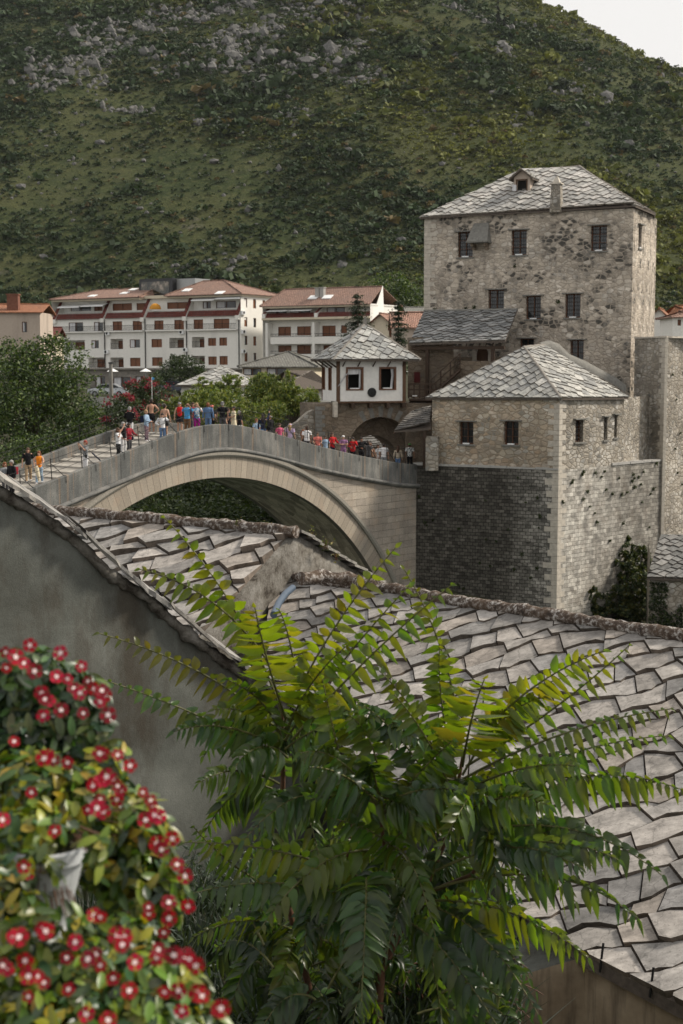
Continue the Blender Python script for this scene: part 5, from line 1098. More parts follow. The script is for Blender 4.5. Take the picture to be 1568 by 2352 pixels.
for y0, y1 in ((352, 385), (432, 462)):
    for a, c_ in ((1255, 1452), (1456, 1640)):
        u0_, u1_ = f2.uv(*c1(a, 380))[0], f2.uv(*c1(c_, 380))[0]; b = MB(); b.fbox(f2, u0_ + .06, u1_ - .06, v2(y1), v2(y0), -.1, .1); b.fbox(f2, u0_ + .06, u1_ - .06, v2(y1), v2(y1) + .2, -1.4, -.11); b.build('balcony', M['white'], ap2); far_rail(ap2, f2, u0_ + .1, u1_ - .1, v2(y0) + .05, v2(y0) + .5, 0)
for x in (1238, 1455):
    u = f2.uv(*c1(x, 350))[0]; b = MB(); b.fbox(f2, u - .22, u + .22, v2(600), v2(285), -1.4, .12); b.build('pier', M['white'], ap2)
b = MB(); b.fbox(f2, 0, L2, zt2_, zt2_ + .35, -1.4, .3); b.build('floor_band', M['cream'], ap2)
b = MB(); b.face([f2.p(.3, zt2_ + .36, .3), f2.p(L2, zt2_ + .36, .3), f2.p(L2, zt2_ + 1.1, -.2), f2.p(.3, zt2_ + 1.1, -.2)], [(0, 0), (L2, 0), (L2, 1), (0, 1)]); b.build('mansard_strip', M['tile_dark'], ap2)
t2 = [(1245, 222, 1330, 258, 'g'), (1345, 220, 1440, 256, 'g'), (1515, 215, 1600, 250, 'g')]; o2 = [crect(f2, *q[:4], -1.9) for q in t2]; b = MB(); b.wall(f2, .3, L2, zt2_ + .36, v2(205), o2, .3, w=-1.9); b.build('top_floor_wall', M['white'], ap2)
for r, q in zip(o2, t2): far_window(ap2, f2, r, q[4], -1.9, .2)
for x in (1228, 1470):
    ub = f2.uv(*c1(x, 262))[0]; b = MB(); prof = [(.35, zt2_ + .3), (.35, zt2_ + 1.0), (-1.85, v2(207)), (-1.95, zt2_ + .3)]; l_ = [f2.p(ub - .3, z, q) for q, z in prof]; r_ = [f2.p(ub + .3, z, q) for q, z in prof]; b.face(l_, m=1); b.face(r_[::-1], m=1)
    for i in range(4): i2 = (i + 1) % 4; b.face([l_[i], l_[i2], r_[i2], r_[i]], [(0, 0), (2, 0), (2, .6), (0, .6)], m=0 if i == 1 else 1)
    b.build('party_wall', [M['tile_dark'], M['white']], ap2)
e0 = v2(206); A_, B_ = f2.p(-.4, e0, .3), f2.p(L2 + .2, e0, .3); zr2 = v2(150) + 1.0
tile_roof('roof', [[A_, B_, f2.p(L2 - .6, zr2, -5), f2.p(1.2, zr2, -5)], [f2.p(-.4, e0, -10.4), A_, f2.p(1.2, zr2, -5)], [f2.p(L2 + .2, e0, -10.4), f2.p(-.4, e0, -10.4), f2.p(1.2, zr2, -5), f2.p(L2 - .6, zr2, -5)]], 'tile_red', ap2)
b = MB(); b.face([f2.p(L2 + .1, e0 - 3, .2), f2.p(L2 + 1.4, e0 - 3, -2), f2.p(L2 - .5, zr2 + .1, -5), f2.p(L2 - .6, zr2 + .1, -5)]); b.build('gable_wall', M['white'], ap2)
b = MB(); b.fbox(f2, 0, L2, e0 - .35, e0 - .13, -9, .1); b.build('eave_band', M['cream'], ap2)
for a, c_ in ((1240, 1338), (1345, 1445)):
    u0_, u1_ = f2.uv(*c1(a, 210))[0], f2.uv(*c1(c_, 210))[0]; b = MB(); b.face([f2.p(u0_, e0 - .9, .7), f2.p(u1_, e0 - .9, .7), f2.p(u1_, e0 - .4, -1.6), f2.p(u0_, e0 - .4, -1.6)]); b.build('awning', M['whitep'], ap2)
o, e, up, n = plane_frame([A_, B_, f2.p(L2 - .6, zr2, -5), f2.p(1.2, zr2, -5)])
for x, y, nm in ((1455, 170, 'skylight'), (1520, 168, 'skylight'), (1475, 165, 'chimney'), (1497, 163, 'chimney')):
    q = hit(*c1(x, y), o, n); b = MB()
    if nm == 'skylight': c4 = [q + n * .12 + e * i * .8 + up * j * .6 for i, j in ((-1, -1), (1, -1), (1, 1), (-1, 1))]; b.face(c4); [b.face([c4[i] - n * .12, c4[(i + 1) % 4] - n * .12, c4[(i + 1) % 4], c4[i]]) for i in range(4)]
    else: fq = Fr((q.x, q.y, 0), f2.u[:2]); b.fbox(fq, -.35, .35, q.z - .6, q.z + 1.3, -.35, .35); b.fbox(fq, -.45, .45, q.z + 1.3, q.z + 1.42, -.45, .45)
    b.build(nm, M['whitep' if nm == 'skylight' else 'concrete'], ap2)
# --- simple houses
def small_house(label, x0, x1, D, y_eave, y_base, y_ridge, wallm, roofm, wins=(), depth=8, ud=(1, 0), shape='hip', slabp=None, name='house', door=None, ru=None, gable_x=None, ov=.5):
    q = at((x0 + x1) / 2, (y_eave + y_base) / 2, D); f = Fr((q.x, q.y, 0), ud); u0 = f.uv(x0, y_eave)[0]; u1 = f.uv(x1, y_eave)[0]; xm = (x0 + x1) / 2
    ze = f.uv(xm, y_eave)[1]; zb_ = f.uv(xm, y_base)[1]; zr_ = f.uv(xm, y_ridge, -depth / 2)[1]; h = thing(name, label, 'house', f.p((u0 + u1) / 2, zb_, -depth / 2))
    rs = [f.rect(*r[:4]) for r in wins]; b = MB(); b.wall(f, u0, u1, zb_, ze, rs, .25); b.wall(Fr(tuple(f.p(u1, 0)), (-f.n)[:2]), 0, depth, zb_, ze); b.wall(Fr(tuple(f.p(u0, 0, -depth)), f.n[:2]), 0, depth, zb_, ze)
    if shape == 'gable': b.face([f.p(u0, ze), f.p(u1, ze), f.p((u0 + u1) / 2, zr_)])
    b.build('wall', wallm if not isinstance(wallm, str) else M[wallm], h)
    for r, k in zip(rs, wins): far_window(h, f, r, k[4], 0, .2)
    if shape == 'hip': fac = hip_roof(f, u0, u1, depth, ze, zr_, ov, *(ru or (None, None)))
    elif shape == 'pyr': fac = hip_roof(f, u0, u1, depth, ze, zr_, ov, (u0 + u1) / 2 - .1, (u0 + u1) / 2 + .1)
    elif shape == 'gable': um = (u0 + u1) / 2; fac = [[f.p(um, zr_ + .1, .5), f.p(u1 + .5, ze - .2, .5), f.p(u1 + .5, ze - .2, -depth), f.p(um, zr_ + .1, -depth)], [f.p(u0 - .5, ze - .2, .5), f.p(um, zr_ + .1, .5), f.p(um, zr_ + .1, -depth), f.p(u0 - .5, ze - .2, -depth)]]
    else: fac = [[f.p(u0 - .4, ze, .4), f.p(u1 + .4, ze, .4), f.p(u1 + .4, zr_, -depth / 2), f.p(u0 - .4, zr_, -depth / 2)], [f.p(u1 + .4, ze, -depth - .4), f.p(u0 - .4, ze, -depth - .4), f.p(u0 - .4, zr_, -depth / 2), f.p(u1 + .4, zr_, -depth / 2)]]
    if slabp: ro = slab_roof('roof', fac, h, *slabp)
    else: ro = tile_roof('roof', fac, roofm, h)
    return h, f, ro
h, f, ro = small_house('old plastered house with an orange tiled roof and brick chimney at the left edge', -40, 91, 180, 717, 830, 699, 'pink', 'tile_orange', [(50, 739, 62, 763, 'g')], 8, (1, .0), 'ridge')
q = f.uv(26, 712); b = MB(); b.fbox(f, q[0] - .7, q[0] + .7, q[1] - .5, q[1] + 1.9, -1.8, -.6); b.fbox(f, q[0] - .8, q[0] + .8, q[1] + 1.9, q[1] + 2.05, -1.9, -.5); b.build('chimney', plain('brick_chimney', (.17, .075, .05), .9, .3, 6, .5), h)
small_house('low dark red tiled house between the old house and the long block', 88, 128, 215, 772, 850, 752, 'cream', 'tile_dark', (), 6, (1, 0), 'ridge')
small_house('cream pavilion with a grey tiled hipped roof and brown windows', 556, 722, 172, 842, 900, 808, 'cream', 'tile_grey', [(558, 846, 600, 862, 'g'), (612, 845, 658, 861, 'g')], 9, (.97, -.24), 'hip', ru=None)
small_house('white walled hut with a pale stone slab hipped roof behind the dark tree', 416, 545, 142, 886, 925, 841, 'white', 'tile_grey', [(424, 897, 434, 905, 'g'), (438, 905, 450, 915, 'g')], 7.5, (.97, -.24), 'pyr', (.75, .6, 50, .07, [(.34, .34, .32), (.28, .28, .27), (.40, .395, .375)]))
small_house('low stone slab roofed building just left of the gate house', 648, 760, 128, 893, 930, 851, 'white', 'tile_grey', (), 7, (.97, .24), 'hip', (.7, .55, 50, .07, [(.36, .355, .33), (.30, .295, .28), (.43, .42, .39)]))
small_house('cream gabled house with a faded tiled roof between the two conifers', 842, 906, 168, 752, 820, 727, 'cream', 'tile_pink', [(893, 757, 902, 775, 's')], 14, (.95, -.3), 'gable')
small_house('faded red tiled house just left of the big tower', 905, 990, 150, 752, 830, 718, 'pink', 'tile_pink', (), 8, (1, 0), 'ridge')
small_house('brick walled house end with a grey roof peeping out left of the tower', 936, 1000, 190, 716, 760, 706, 'tile_orange', 'tile_grey', (), 8, (1, 0), 'ridge')
h, f, ro = small_house('white house with a bright red roof behind the wall right of the tower', 1526, 1640, 200, 738, 790, 702, 'white', 'tile_orange', [(1537, 740, 1543, 749, 's'), (1549, 752, 1562, 762, 'g')], 9, (1, .0), 'hip')
small_house('white gabled house end right beside the tower, before the red roofed house', 1499, 1528, 190, 725, 790, 712, 'white', 'tile_orange', (), 8, (.95, -.3), 'gable')
small_house('small white dormered house at the right edge above the curtain wall', 1545, 1640, 175, 728, 790, 715, 'white', 'tile_red', [(1556, 734, 1564, 748, 's')], 7, (1, 0), 'hip')

# --- poles, lamp, car, umbrellas, street wall
def pole(label, x, y0, y1, D, r, name='utility_pole', cat='pole'):
    a, b2 = at(x, y1, D), at(x + (y1 - y0) * .00, y0, D); o = thing(name, label, cat, a); b = MB(); b.bar(a - V((0, 0, 1)), V((a.x, a.y, b2.z)), r, 8, r * .8); b.build('shaft', M['pole'], o)
    b = MB(); b.bar(V((a.x, a.y, b2.z)), V((a.x, a.y, b2.z + .12)), r * 1.1, 8); b.build('cap', M['iron'], o); return o
pole('tall weathered concrete pole in front of the long white block', 256, 835, 962, 128, .20)
lp = pole('short green street lantern behind the bridge crowd', 288, 924, 975, 118, .06, 'street_lantern', 'street lamp'); q = at(288, 921, 118)
b = MB(); fl_ = Fr((q.x, q.y, 0), (1, 0)); frustum(b, fl_, .12, .22, .12, .22, q.z - .35, q.z + .1); lan = b.build('lantern', M['glass'], lp); b = MB(); frustum(b, fl_, .27, .05, .27, .05, q.z + .1, q.z + .35); b.build('lantern_roof', plain('green_paint', (.03, .06, .04), .5), lan)
wq = at(340, 945, 150); fw = Fr((wq.x, wq.y, 0), (1, -.05)); ww = fw.rect(205, 912, 400, 960); b = MB(); b.fbox(fw, ww[0], ww[1] + 8, ww[2] - 3, ww[3], -.5, 0); rw = thing('street_wall', 'low grey street wall with a railing behind the trees and bridge', 'wall', fw.p(0, 18)); b.build('wall_face', M['concrete'], rw)
b = MB()
for z in (.1, .95): b.fbox(fw, ww[0], ww[1], ww[3] + z, ww[3] + z + .05, -.2, -.15)
for k in range(60): u = ww[0] + (ww[1] - ww[0]) * k / 59; b.fbox(fw, u - .012, u + .012, ww[3], ww[3] + .95, -.19, -.16)
b.build('railing', M['iron'], rw)
def car(label, x, y, D, colr, yaw=0.0):
    q = at(x, y, D); o = thing('parked_car', label, 'car', q, 'cars parked behind the street wall'); f = Fr((q.x, q.y, 0), (math.cos(yaw), math.sin(yaw))); z = q.z
    body = plain('car_paint_' + label[:4].strip(), colr, .25, .03, 2, 0, .4, .6)
    side = [(-2.15, .35), (-2.2, .75), (-1.95, .95), (-1.2, 1.02), (-.55, 1.42), (.75, 1.45), (1.5, 1.05), (2.05, .92), (2.2, .7), (2.15, .35)]
    b = MB(); rows = [[f.p(u, z + v, w_ * (1 if v < 1.0 else .86)) for u, v in side] for w_ in (-.85, .85)]; b.face(rows[1]); b.face(rows[0][::-1]); n = len(side)
    for i in range(n): i2 = (i + 1) % n; b.face([rows[0][i], rows[0][i2], rows[1][i2], rows[1][i]])
    bd = b.build('body', body, o); b = MB(); gl_ = [(-1.05, 1.04), (-.5, 1.36), (.7, 1.39), (1.3, 1.06)]; b.face([f.p(u, z + v, .87) for u, v in gl_]); b.build('window', M['glass'], bd)
    for u in (-1.35, 1.35):
        for w_ in (-.78, .70): b = MB(); b.bar(f.p(u, z + .32, w_), f.p(u, z + .32, w_ + .16), .32, 14); wh = b.build('wheel', M['iron'], o); b = MB(); b.bar(f.p(u, z + .32, w_ + .161), f.p(u, z + .32, w_ + .18), .19, 10); b.build('rim', M['metal'], wh)
    for s_ in (-1,): b = MB(); b.fbox(f, 2.0, 2.18, z + .6, z + .75, .5, .8); b.build('headlight', M['whitep'], o)
car('silver hatchback parked behind the street railing', 248, 911, 160, (.42, .44, .46)); car('dark car parked right of the silver one under the oleanders', 392, 905, 160, (.03, .035, .05))
for x, y, l in ((258, 846, 'left white cafe umbrella at the foot of the long block'), (334, 846, 'right white cafe umbrella at the foot of the long block')):
    q = at(x, y, 226); o = thing('cafe_umbrella', l, 'umbrella', q - V((0, 0, 2.3)), 'white cafe umbrellas'); b = MB(); k = 10; rim = [q + V((.95 * math.cos(6.283 * i / k), 1.6 * math.sin(6.283 * i / k), -.5)) for i in range(k)]
    for i in range(k): b.face([rim[i], rim[(i + 1) % k], q])
    b.build('canopy', M['whitep'], o); b = MB(); b.bar(q - V((0, 0, 2.3)), q, .05, 6); b.build('pole', M['metal'], o)

# ------------------------------------------------------------------ trees behind the bridge
DG = [(.036, .063, .018), (.052, .085, .022), (.022, .040, .015), (.09, .128, .03)]
LG = [(.16, .20, .035), (.11, .155, .035), (.06, .095, .026), (.22, .23, .05)]
def blob(x, y, D, rx, rz): p = at(x, y, D); return (p.x, p.y, p.z, rx, rz)
def base_at(x, D, z=None): p = at(x, 900, D); return V((p.x, D, float(ground_z(np.array([p.x]), np.array([D]))[0]) if z is None else z))
tree('broadleaf_tree', 'large dark green tree filling the left edge behind the bridge', 'tree', base_at(60, 112), [blob(40, 900, 112, 4.2, 3.8), blob(125, 850, 112, 3.0, 2.6), blob(170, 920, 111, 2.7, 2.5), blob(90, 960, 110, 4, 3), blob(20, 980, 110, 3.5, 3.2), blob(-20, 880, 113, 3.5, 3.2), blob(195, 990, 109, 2.2, 2.4), blob(118, 805, 113, 1.5, 1.3), blob(30, 830, 113, 2.2, 1.8)], 26000, .26, DG, .35)
tree('broadleaf_tree', 'dark green tree low in the bend right of the large left tree', 'tree', base_at(215, 106), [blob(215, 1005, 106, 1.7, 1.9), blob(150, 1035, 105, 2.2, 1.5), blob(80, 1045, 104, 2.5, 1.6)], 7000, .22, DG, .2)
tree('round_tree', 'round dark tree in front of the long white block', 'tree', base_at(415, 165), [blob(395, 862, 165, 2.1, 1.9), blob(430, 852, 165, 2.2, 1.8), blob(412, 836, 165, 1.6, 1.2), blob(450, 862, 165, 1.4, 1.2), blob(372, 876, 164, 1.3, 1.2), blob(415, 875, 164, 3, 1.5)], 7000, .26, [(.022, .035, .016), (.03, .05, .02), (.045, .065, .025)], .2)
for i, (x, y, rx, rz, D, n, lab) in enumerate(((435, 925, 2.1, 1.3, 112, 5200, 'yellow green bushy tree behind the people at the top of the bridge'), (498, 905, 1.9, 1.4, 116, 5200, 'yellow green leafy tree with drooping leaves behind the black cap man'), (612, 896, 2.9, 1.9, 120, 9500, 'broad light green tree behind the right slope of the bridge'), (686, 908, 2.0, 1.8, 114, 6200, 'light green tree touching the left side of the gate house'), (560, 950, 3.6, 1.5, 109, 8000, 'light green foliage hanging just behind the bridge parapet'))):
    tree('leafy_tree', lab, 'tree', base_at(x, D), [blob(x + random.uniform(-1, 1) * rx * 24, y + random.uniform(-28, 22), D + random.uniform(-1, 1), rx * random.uniform(.28, .5), rz * random.uniform(.35, .6)) for _ in range(9)] + [blob(x, y + 12, D, rx * .8, rz * .7)], n, .30, LG, .16, 'light green trees behind the bridge', droop=.9, asp=.30)
def conifer(lab, x, ytop, ybot, D, w_):
    bt = base_at(x, D); t = at(x, ytop, D); o = thing('conifer', lab, 'conifer', V((t.x, D, bt.z)), 'conifers beside the gate house'); H = t.z - at(x, ybot, D).z; P_ = []; C_ = []
    br_ = MB(); br_.tube([V((t.x, D, bt.z)), V((t.x, D, t.z))], [.22, .03], 6)
    z = t.z - .3; k = 0
    while z > t.z - H:
        f = (t.z - z) / H; L = w_ * (.12 + .9 * f) * random.uniform(.75, 1.15)
        for j in range(5):
            a = random.uniform(0, 6.283); tip = V((t.x + L * math.cos(a), D + L * math.sin(a), z - L * .28 + .1)); root = V((t.x, D, z)); br_.tube([root, root.lerp(tip, .5) + V((0, 0, .06)), tip], [.035, .025, .008], 3)
            nn = int(26 + 60 * L); tt = rng.uniform(.08, 1, nn)[:, None]; P_.append(np.array(root)[None] * (1 - tt) + np.array(tip)[None] * tt + rng.normal(size=(nn, 3)) * np.array([.16, .16, .07]) * (.4 + tt) - np.array([0, 0, 1]) * rng.uniform(0, .25, (nn, 1)) * tt)
        z -= .42; k += 1
    P_ = np.concatenate(P_); quads_obj('foliage', leaf_quads(P_, .26, .22, .5, .4), shade_cols(len(P_), [(.016, .028, .018), (.028, .045, .026)]), M['leaf'], o); br_.build('trunk', M['bark'], o)
conifer('left dark conifer standing behind the gate house roof', 822, 672, 790, 120, 1.9); conifer('right dark conifer between the gate house and the veranda', 915, 686, 850, 118, 1.6)
tree('hillside_tree', 'clump of green trees at the foot of the hill left of the tower', 'tree', base_at(900, 262, 30), [blob(880, 685, 262, 5, 4), blob(915, 690, 262, 5, 4), blob(950, 680, 262, 4.5, 4), blob(900, 660, 264, 3.5, 3), blob(860, 700, 260, 3, 3)], 7000, .5, DG, .4)
for x, y, rx, lab in ((318, 905, 1.55, 'round oleander with dark red flowers beside the street lantern'), (352, 900, 1.7, 'larger oleander with red flowers right of the lantern'), (285, 950, 1.5, 'low red flowering oleander behind the parapet on the left slope')):
    D = 138 if y < 940 else 104; o = tree('oleander', lab, 'shrub', base_at(x, D), [blob(x, y, D, rx, rx * .9), blob(x + 6, y + 22, D, rx * 1.1, rx)], 2600, .22, [(.035, .055, .022), (.05, .07, .03)], .08, 'red oleanders behind the bridge')
    bq = blob(x, y, D, rx, rx * .9); P_ = crown_points([bq], 420, shell=.9); tag(quads_obj('flowers', leaf_quads(P_, .2, .9), shade_cols(len(P_), [(.22, .022, .035), (.28, .05, .06), (.14, .015, .025)]), M['petal'], o), kind='stuff')
# upright yellow green shoots on the bank behind the left parapet
P_ = []; Cc = []
for i in range(520):
    s = random.uniform(-6, 5.5); q = random.uniform(5.2, 10); base_ = sq(s, q, deckz(max(s, -6)) - 1.0 - (q - 5) * .2); h = random.uniform(.9, 1.75)
    for k in range(26): f = k / 26; P_.append((base_.x + random.gauss(0, .05), base_.y + random.gauss(0, .05), base_.z + h * f))
P_ = np.array(P_); o = quads_obj('upright_shrubs', leaf_quads(P_, .17, .35, .1, -.9), shade_cols(len(P_), [(.10, .12, .03), (.16, .16, .045), (.05, .07, .02)]), M['leaf']); tag(o, kind='stuff')
for x, y, D, rx, rz, lab in ((380, 1150, 100, 2.6, 2.2, 'dark shaded tree seen under the left side of the arch'), (480, 1130, 104, 2.8, 2.4, 'dark shaded tree seen under the crown of the arch'), (560, 1165, 100, 2.8, 2.4, 'dark shaded tree against the soffit of the arch'), (450, 1200, 95, 4.5, 2.2, 'low dark bushes at the river bank under the arch'), (300, 1190, 96, 3, 2.2, 'dark bush low behind the left foot of the arch')):
    tree('bank_tree', lab, 'tree', base_at(x, D), [blob(x, y, D, rx, rz), blob(x - 30, y + 25, D, rx * .8, rz * .8), blob(x + 35, y + 18, D + 1, rx * .8, rz * .8)], 5200, .28, [(.024, .042, .016), (.04, .06, .02), (.055, .075, .022)], .25, 'trees on the river bank under the arch')
# thin pole with a coloured tip held above the crowd
# ------------------------------------------------------------------ foreground roofs
def roof_frame(px, py, D, vpx, sl):
    p = at(px, py, D); a = math.atan2(784 - vpx, F * math.cos(PIT)); e = V((math.sin(a), -math.cos(a), 0)); h = V((math.cos(a), math.sin(a), 0))
    up = (h * math.cos(sl) + V((0, 0, math.sin(sl)))).normalized(); return p, e, up, e.cross(up).normalized()
RB = roof_frame(1568, 1460, 17.0, -2000, R(28)); RA = roof_frame(670, 1222, 22.5, -4700, R(28))
onB = lambda x, y, d=0.0: hit(x, y, RB[0] + RB[3] * d, RB[3]); onA = lambda x, y, d=0.0: hit(x, y, RA[0] + RA[3] * d, RA[3])
PALB = [(.31, .288, .265), (.265, .25, .235), (.36, .332, .305), (.225, .216, .206), (.29, .258, .228), (.32, .30, .28), (.245, .236, .228)]
BP1 = [(632, 1322), (1820, 1503), (1820, 2420), (1568, 2310), (1330, 2185), (1232, 2010)]      # convex right part
rB = thing('slab_roof_house', 'large slab roofed house in the foreground, its pale roof filling the right side', 'house', at(1568, 2330, 12.0) - V((0, 0, 1.5)))
facB = [[onB(632, 1322), onB(1568, 1462), onB(1830, 1503), onB(1830, 2440), onB(1568, 2312), onB(1330, 2190), onB(1228, 2010), onB(1165, 1858), onB(600, 1545)]]
b = MB(); 
fr_poly = facB[0]
slabs(b, [onB(632, 1322), onB(1830, 1503), onB(1830, 2440), onB(1568, 2312), onB(1240, 2140), onB(600, 1545)], .42, .33, 44, .05, PALB, jit=.25, tilt=.055, gap=.010, steps=1, wiggle=.05); roof_base(b, [onB(632, 1322), onB(1830, 1503), onB(1830, 2440), onB(1568, 2312), onB(1335, 2190), onB(600, 1545)], .12)
ro = b.build('roof', [M['slab'], M['mortar']], rB)
b = MB(); rp = [onB(628, 1318, .05), onB(760, 1338, .06), onB(900, 1352, .05), onB(1040, 1380, .07), onB(1170, 1398, .05), onB(1300, 1418, .07), onB(1400, 1436, .05), onB(1568, 1460, .07), onB(1830, 1502, .05)]
ridge_line(b, rp, .085, .09, .14, n=12); b.build('ridge_cap', M['ridge'], ro)
# back slope so the ridge has something behind it
b = MB(); bk = V((RB[2].x, RB[2].y, 0)).normalized(); q0, q1 = onB(632, 1322), onB(1830, 1503); b.face([q0, q1, q1 + bk * 4 - V((0, 0, 2.2)), q0 + bk * 4 - V((0, 0, 2.2))]); b.build('back_slope', M['mortar'], ro)
# walls under the eave
def under(mb, pts, h, inset=.18, uvs=0.0):
    u = uvs
    for a, c_ in zip(pts, pts[1:]):
        d_ = (c_ - a).length; a2 = a - V((0, 0, .10)); c2 = c_ - V((0, 0, .10)); mb.face([V((a2.x, a2.y, a2.z - h)), V((c2.x, c2.y, c2.z - h)), c2, a2], [(u, 0), (u + d_, 0), (u + d_, h), (u, h)]); u += d_
def back_in(p, k=.16): return p + V((RB[2].x, RB[2].y, RB[2].z)) * k
ev = [at(1178, 2222, 12.9), back_in(onB(1330, 2190), .1), back_in(onB(1568, 2312), .1), back_in(onB(1830, 2440), .1)]
b = MB(); under(b, ev, 4.5); b.build('eave_wall', M['ochre'], rB)
b = MB(); under(b, [at(1178, 2222, 12.9), at(1178, 2222, 12.9) + V((.5, 3.0, 0))], 4.5); b.face([at(1178, 2222, 12.9) - V((0, 0, .12)), back_in(onB(1330, 2190), .1) - V((0, 0, .12)), onB(1235, 2020) - V((0, 0, .5)), at(1178, 2222, 12.9) + V((.5, 3.0, -.12))]); b.build('side_wall', M['stucco'], rB)
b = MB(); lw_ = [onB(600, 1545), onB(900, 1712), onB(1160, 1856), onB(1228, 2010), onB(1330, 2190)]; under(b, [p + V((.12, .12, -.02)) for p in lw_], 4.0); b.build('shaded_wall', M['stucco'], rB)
bf = Fr(tuple(V((lw_[2].x - .3, lw_[2].y - .25, 0))), (.98, -.2)); r = bf.rect(1068, 1964, 1232, 1992); b = MB(); b.fbox(bf, r[0] - .3, r[1] + .1, r[2], r[3], -.3, 0); b.build('lintel_beam', M['ochre'], rB)
b = MB(); b.fbox(bf, r[0] - .3, r[1] + .12, r[3] + .002, r[3] + .06, -.34, .03); b.build('beam_flashing', M['blackm'], rB)
b = MB(); e0_ = onB(1095, 1853, .02); e1_ = onB(1250, 1905, .02); e0_.z -= .02
slabs(b, [e0_, e1_, e1_ + RB[2] * .55, e0_ + RB[2] * .55], .5, .3, 4, .09, PALE, tilt=.02); b.build('eave_slabs', [M['slab'], M['mortar']], ro)
for x, y in ((1385, 2205), (1500, 2262)):
    p = onB(x, y, .03); b = MB(); b.bar(p - RB[2] * .05 - V((0, 0, .08)), p + V((0, 0, .16)), .012, 5); b.build('iron_hook', M['iron'], ro)
# roof A and its gable
hA = thing('slab_roof_house', 'smaller slab roofed house behind the grey wall, ending in a crumbling gable', 'house', at(600, 1600, 20))
b = MB(); A0_ = onA(-40, 1168); A1_ = onA(668, 1224); dn = -RA[2]; A2_ = A1_ + dn * 4.6; A3_ = A0_ + dn * 4.6
slabs(b, [A0_, A1_, A2_, A3_], .52, .40, 42, .09, PALB, jit=.26, tilt=.10, gap=.012, steps=1, wiggle=.05); roof_base(b, [A0_, A1_, A2_, A3_], .14); roA = b.build('roof', [M['slab'], M['mortar']], hA)
b = MB(); ridge_line(b, [onA(60, 1168, .08), onA(250, 1183, .09), onA(450, 1201, .08), onA(600, 1214, .09), onA(680, 1222, .08)], .10, .14, .16, n=10); b.build('ridge_cap', M['ridge'], roA)
gd = V((RA[2].x, RA[2].y, 0)).normalized(); ap_ = A1_ + V((0, 0, -.06)); bkp = ap_ + gd * 3.4 - V((0, 0, 1.5)); b = MB()
n = 14; top = [A2_.lerp(ap_, i / n) for i in range(n + 1)] + [ap_.lerp(bkp, i / n) for i in range(1, n + 1)]
off = RA[1] * .07
rows = [[p + RA[1] * -.12 + V((0, 0, .07)) for p in top], [p + off + V((0, 0, .05)) + RA[1] * random.uniform(0, .05) for p in top], [V((p.x, p.y, p.z - .9)) + off + RA[1] * random.uniform(0, .12) for p in top], [V((p.x, p.y, 17.5)) + off + RA[1] * random.uniform(0, .12) for p in top]]
b.grid(rows, False, smooth=True); b.build('gable_wall', M['plaster_old'], hA)
b = MB(); t_ = 0
while t_ < 3.3:      # thin slabs stepping down the far verge
    L = random.uniform(.25, .45); p = ap_ + gd * t_ - V((0, 0, t_ * .44 - .06)); q = ap_ + gd * (t_ + L) - V((0, 0, (t_ + L * .7) * .44 - .06)); w0 = RA[1] * .20; w1 = RA[1] * -.3
    up_ = V((0, 0, random.uniform(.0, .04))); c4 = [p + w0 + up_, q + w0 + up_ * .3, q + w1, p + w1]; c5_ = [x + V((0, 0, .045)) for x in c4]; kk_ = random.uniform(.8, 1.2); c = tuple(k * kk_ for k in PALE[0]); b.face(c5_, c=c); [b.face([c4[i], c4[(i + 1) % 4], c5_[(i + 1) % 4], c5_[i]], c=tuple(k * .6 for k in c)) for i in range(4)]; t_ += L * .8
b.build('verge_slabs', M['slab'], roA)
b = MB(); b.face([A0_ + V((0, 0, -.02)), A1_ + V((0, 0, -.02)), A1_ + gd * 3.4 - V((0, 0, 1.55)), A0_ + gd * 3.4 - V((0, 0, 1.55))]); b.build('back_slope', M['plaster_old'], roA)
# lichen covered low cap where roof B meets the gable, and a blue pipe
b = MB(); ridge_line(b, [at(690, 1330, 20.6), at(740, 1322, 20.9), at(800, 1330, 21.0), at(860, 1345, 20.5)], .10, .13, .2, n=9); b.build('mortar_cap', M['ridge'], ro)
pp = [at(672, 1350, 20.2), at(655, 1364, 19.9), at(640, 1385, 19.4), at(628, 1412, 18.9)]; b = MB(); b.tube(pp, .05, 10); pipe = b.build('pipe', plain('blue_grey_plastic', (.06, .085, .12), .4), None, pp[-1]); tag(pipe, 'blue grey plastic pipe lying on the slab roof below the crumbling gable', 'pipe')
# weeds growing along the ridge and verge
def weed(lab, x, y, D, r_, n, cols, h=.0):
    p = at(x, y, D); b_ = []; o = thing('roof_weed', lab, 'weed', p, 'weeds on the foreground roofs'); P_ = np.array(p)[None] + rng.normal(size=(n, 3)) * np.array([r_, r_, r_ * 1.1]) + np.array([0, 0, r_ * .7]); quads_obj('leaves', leaf_quads(P_, .036, .7, .3), shade_cols(n, cols, var=.4), M['leaf'], o)
    b = MB(); [b.tube([p + V((random.gauss(0, r_ * .4), 0, -.05)), p + V((random.gauss(0, r_ * .8), random.gauss(0, r_ * .4), r_ * 1.6))], [.006, .003], 3) for _ in range(5)]; b.build('stem', M['stem'], o)
WC = [(.10, .12, .03), (.17, .14, .03), (.06, .08, .02)]
for i, (x, y, r_, n) in enumerate(((545, 1206, .035, 26), (610, 1210, .04, 30), (715, 1232, .05, 40), (748, 1254, .055, 46), (770, 1280, .04, 26))):
    weed(('sparse yellowish weed on the lichen ridge left of its end', 'small weed on the lichen ridge near its right end', 'upright weed just beyond the crumbling gable peak', 'bushy weed halfway down the far gable verge', 'lowest weed on the far gable verge')[i], x, y, 22.8, r_, n, WC)

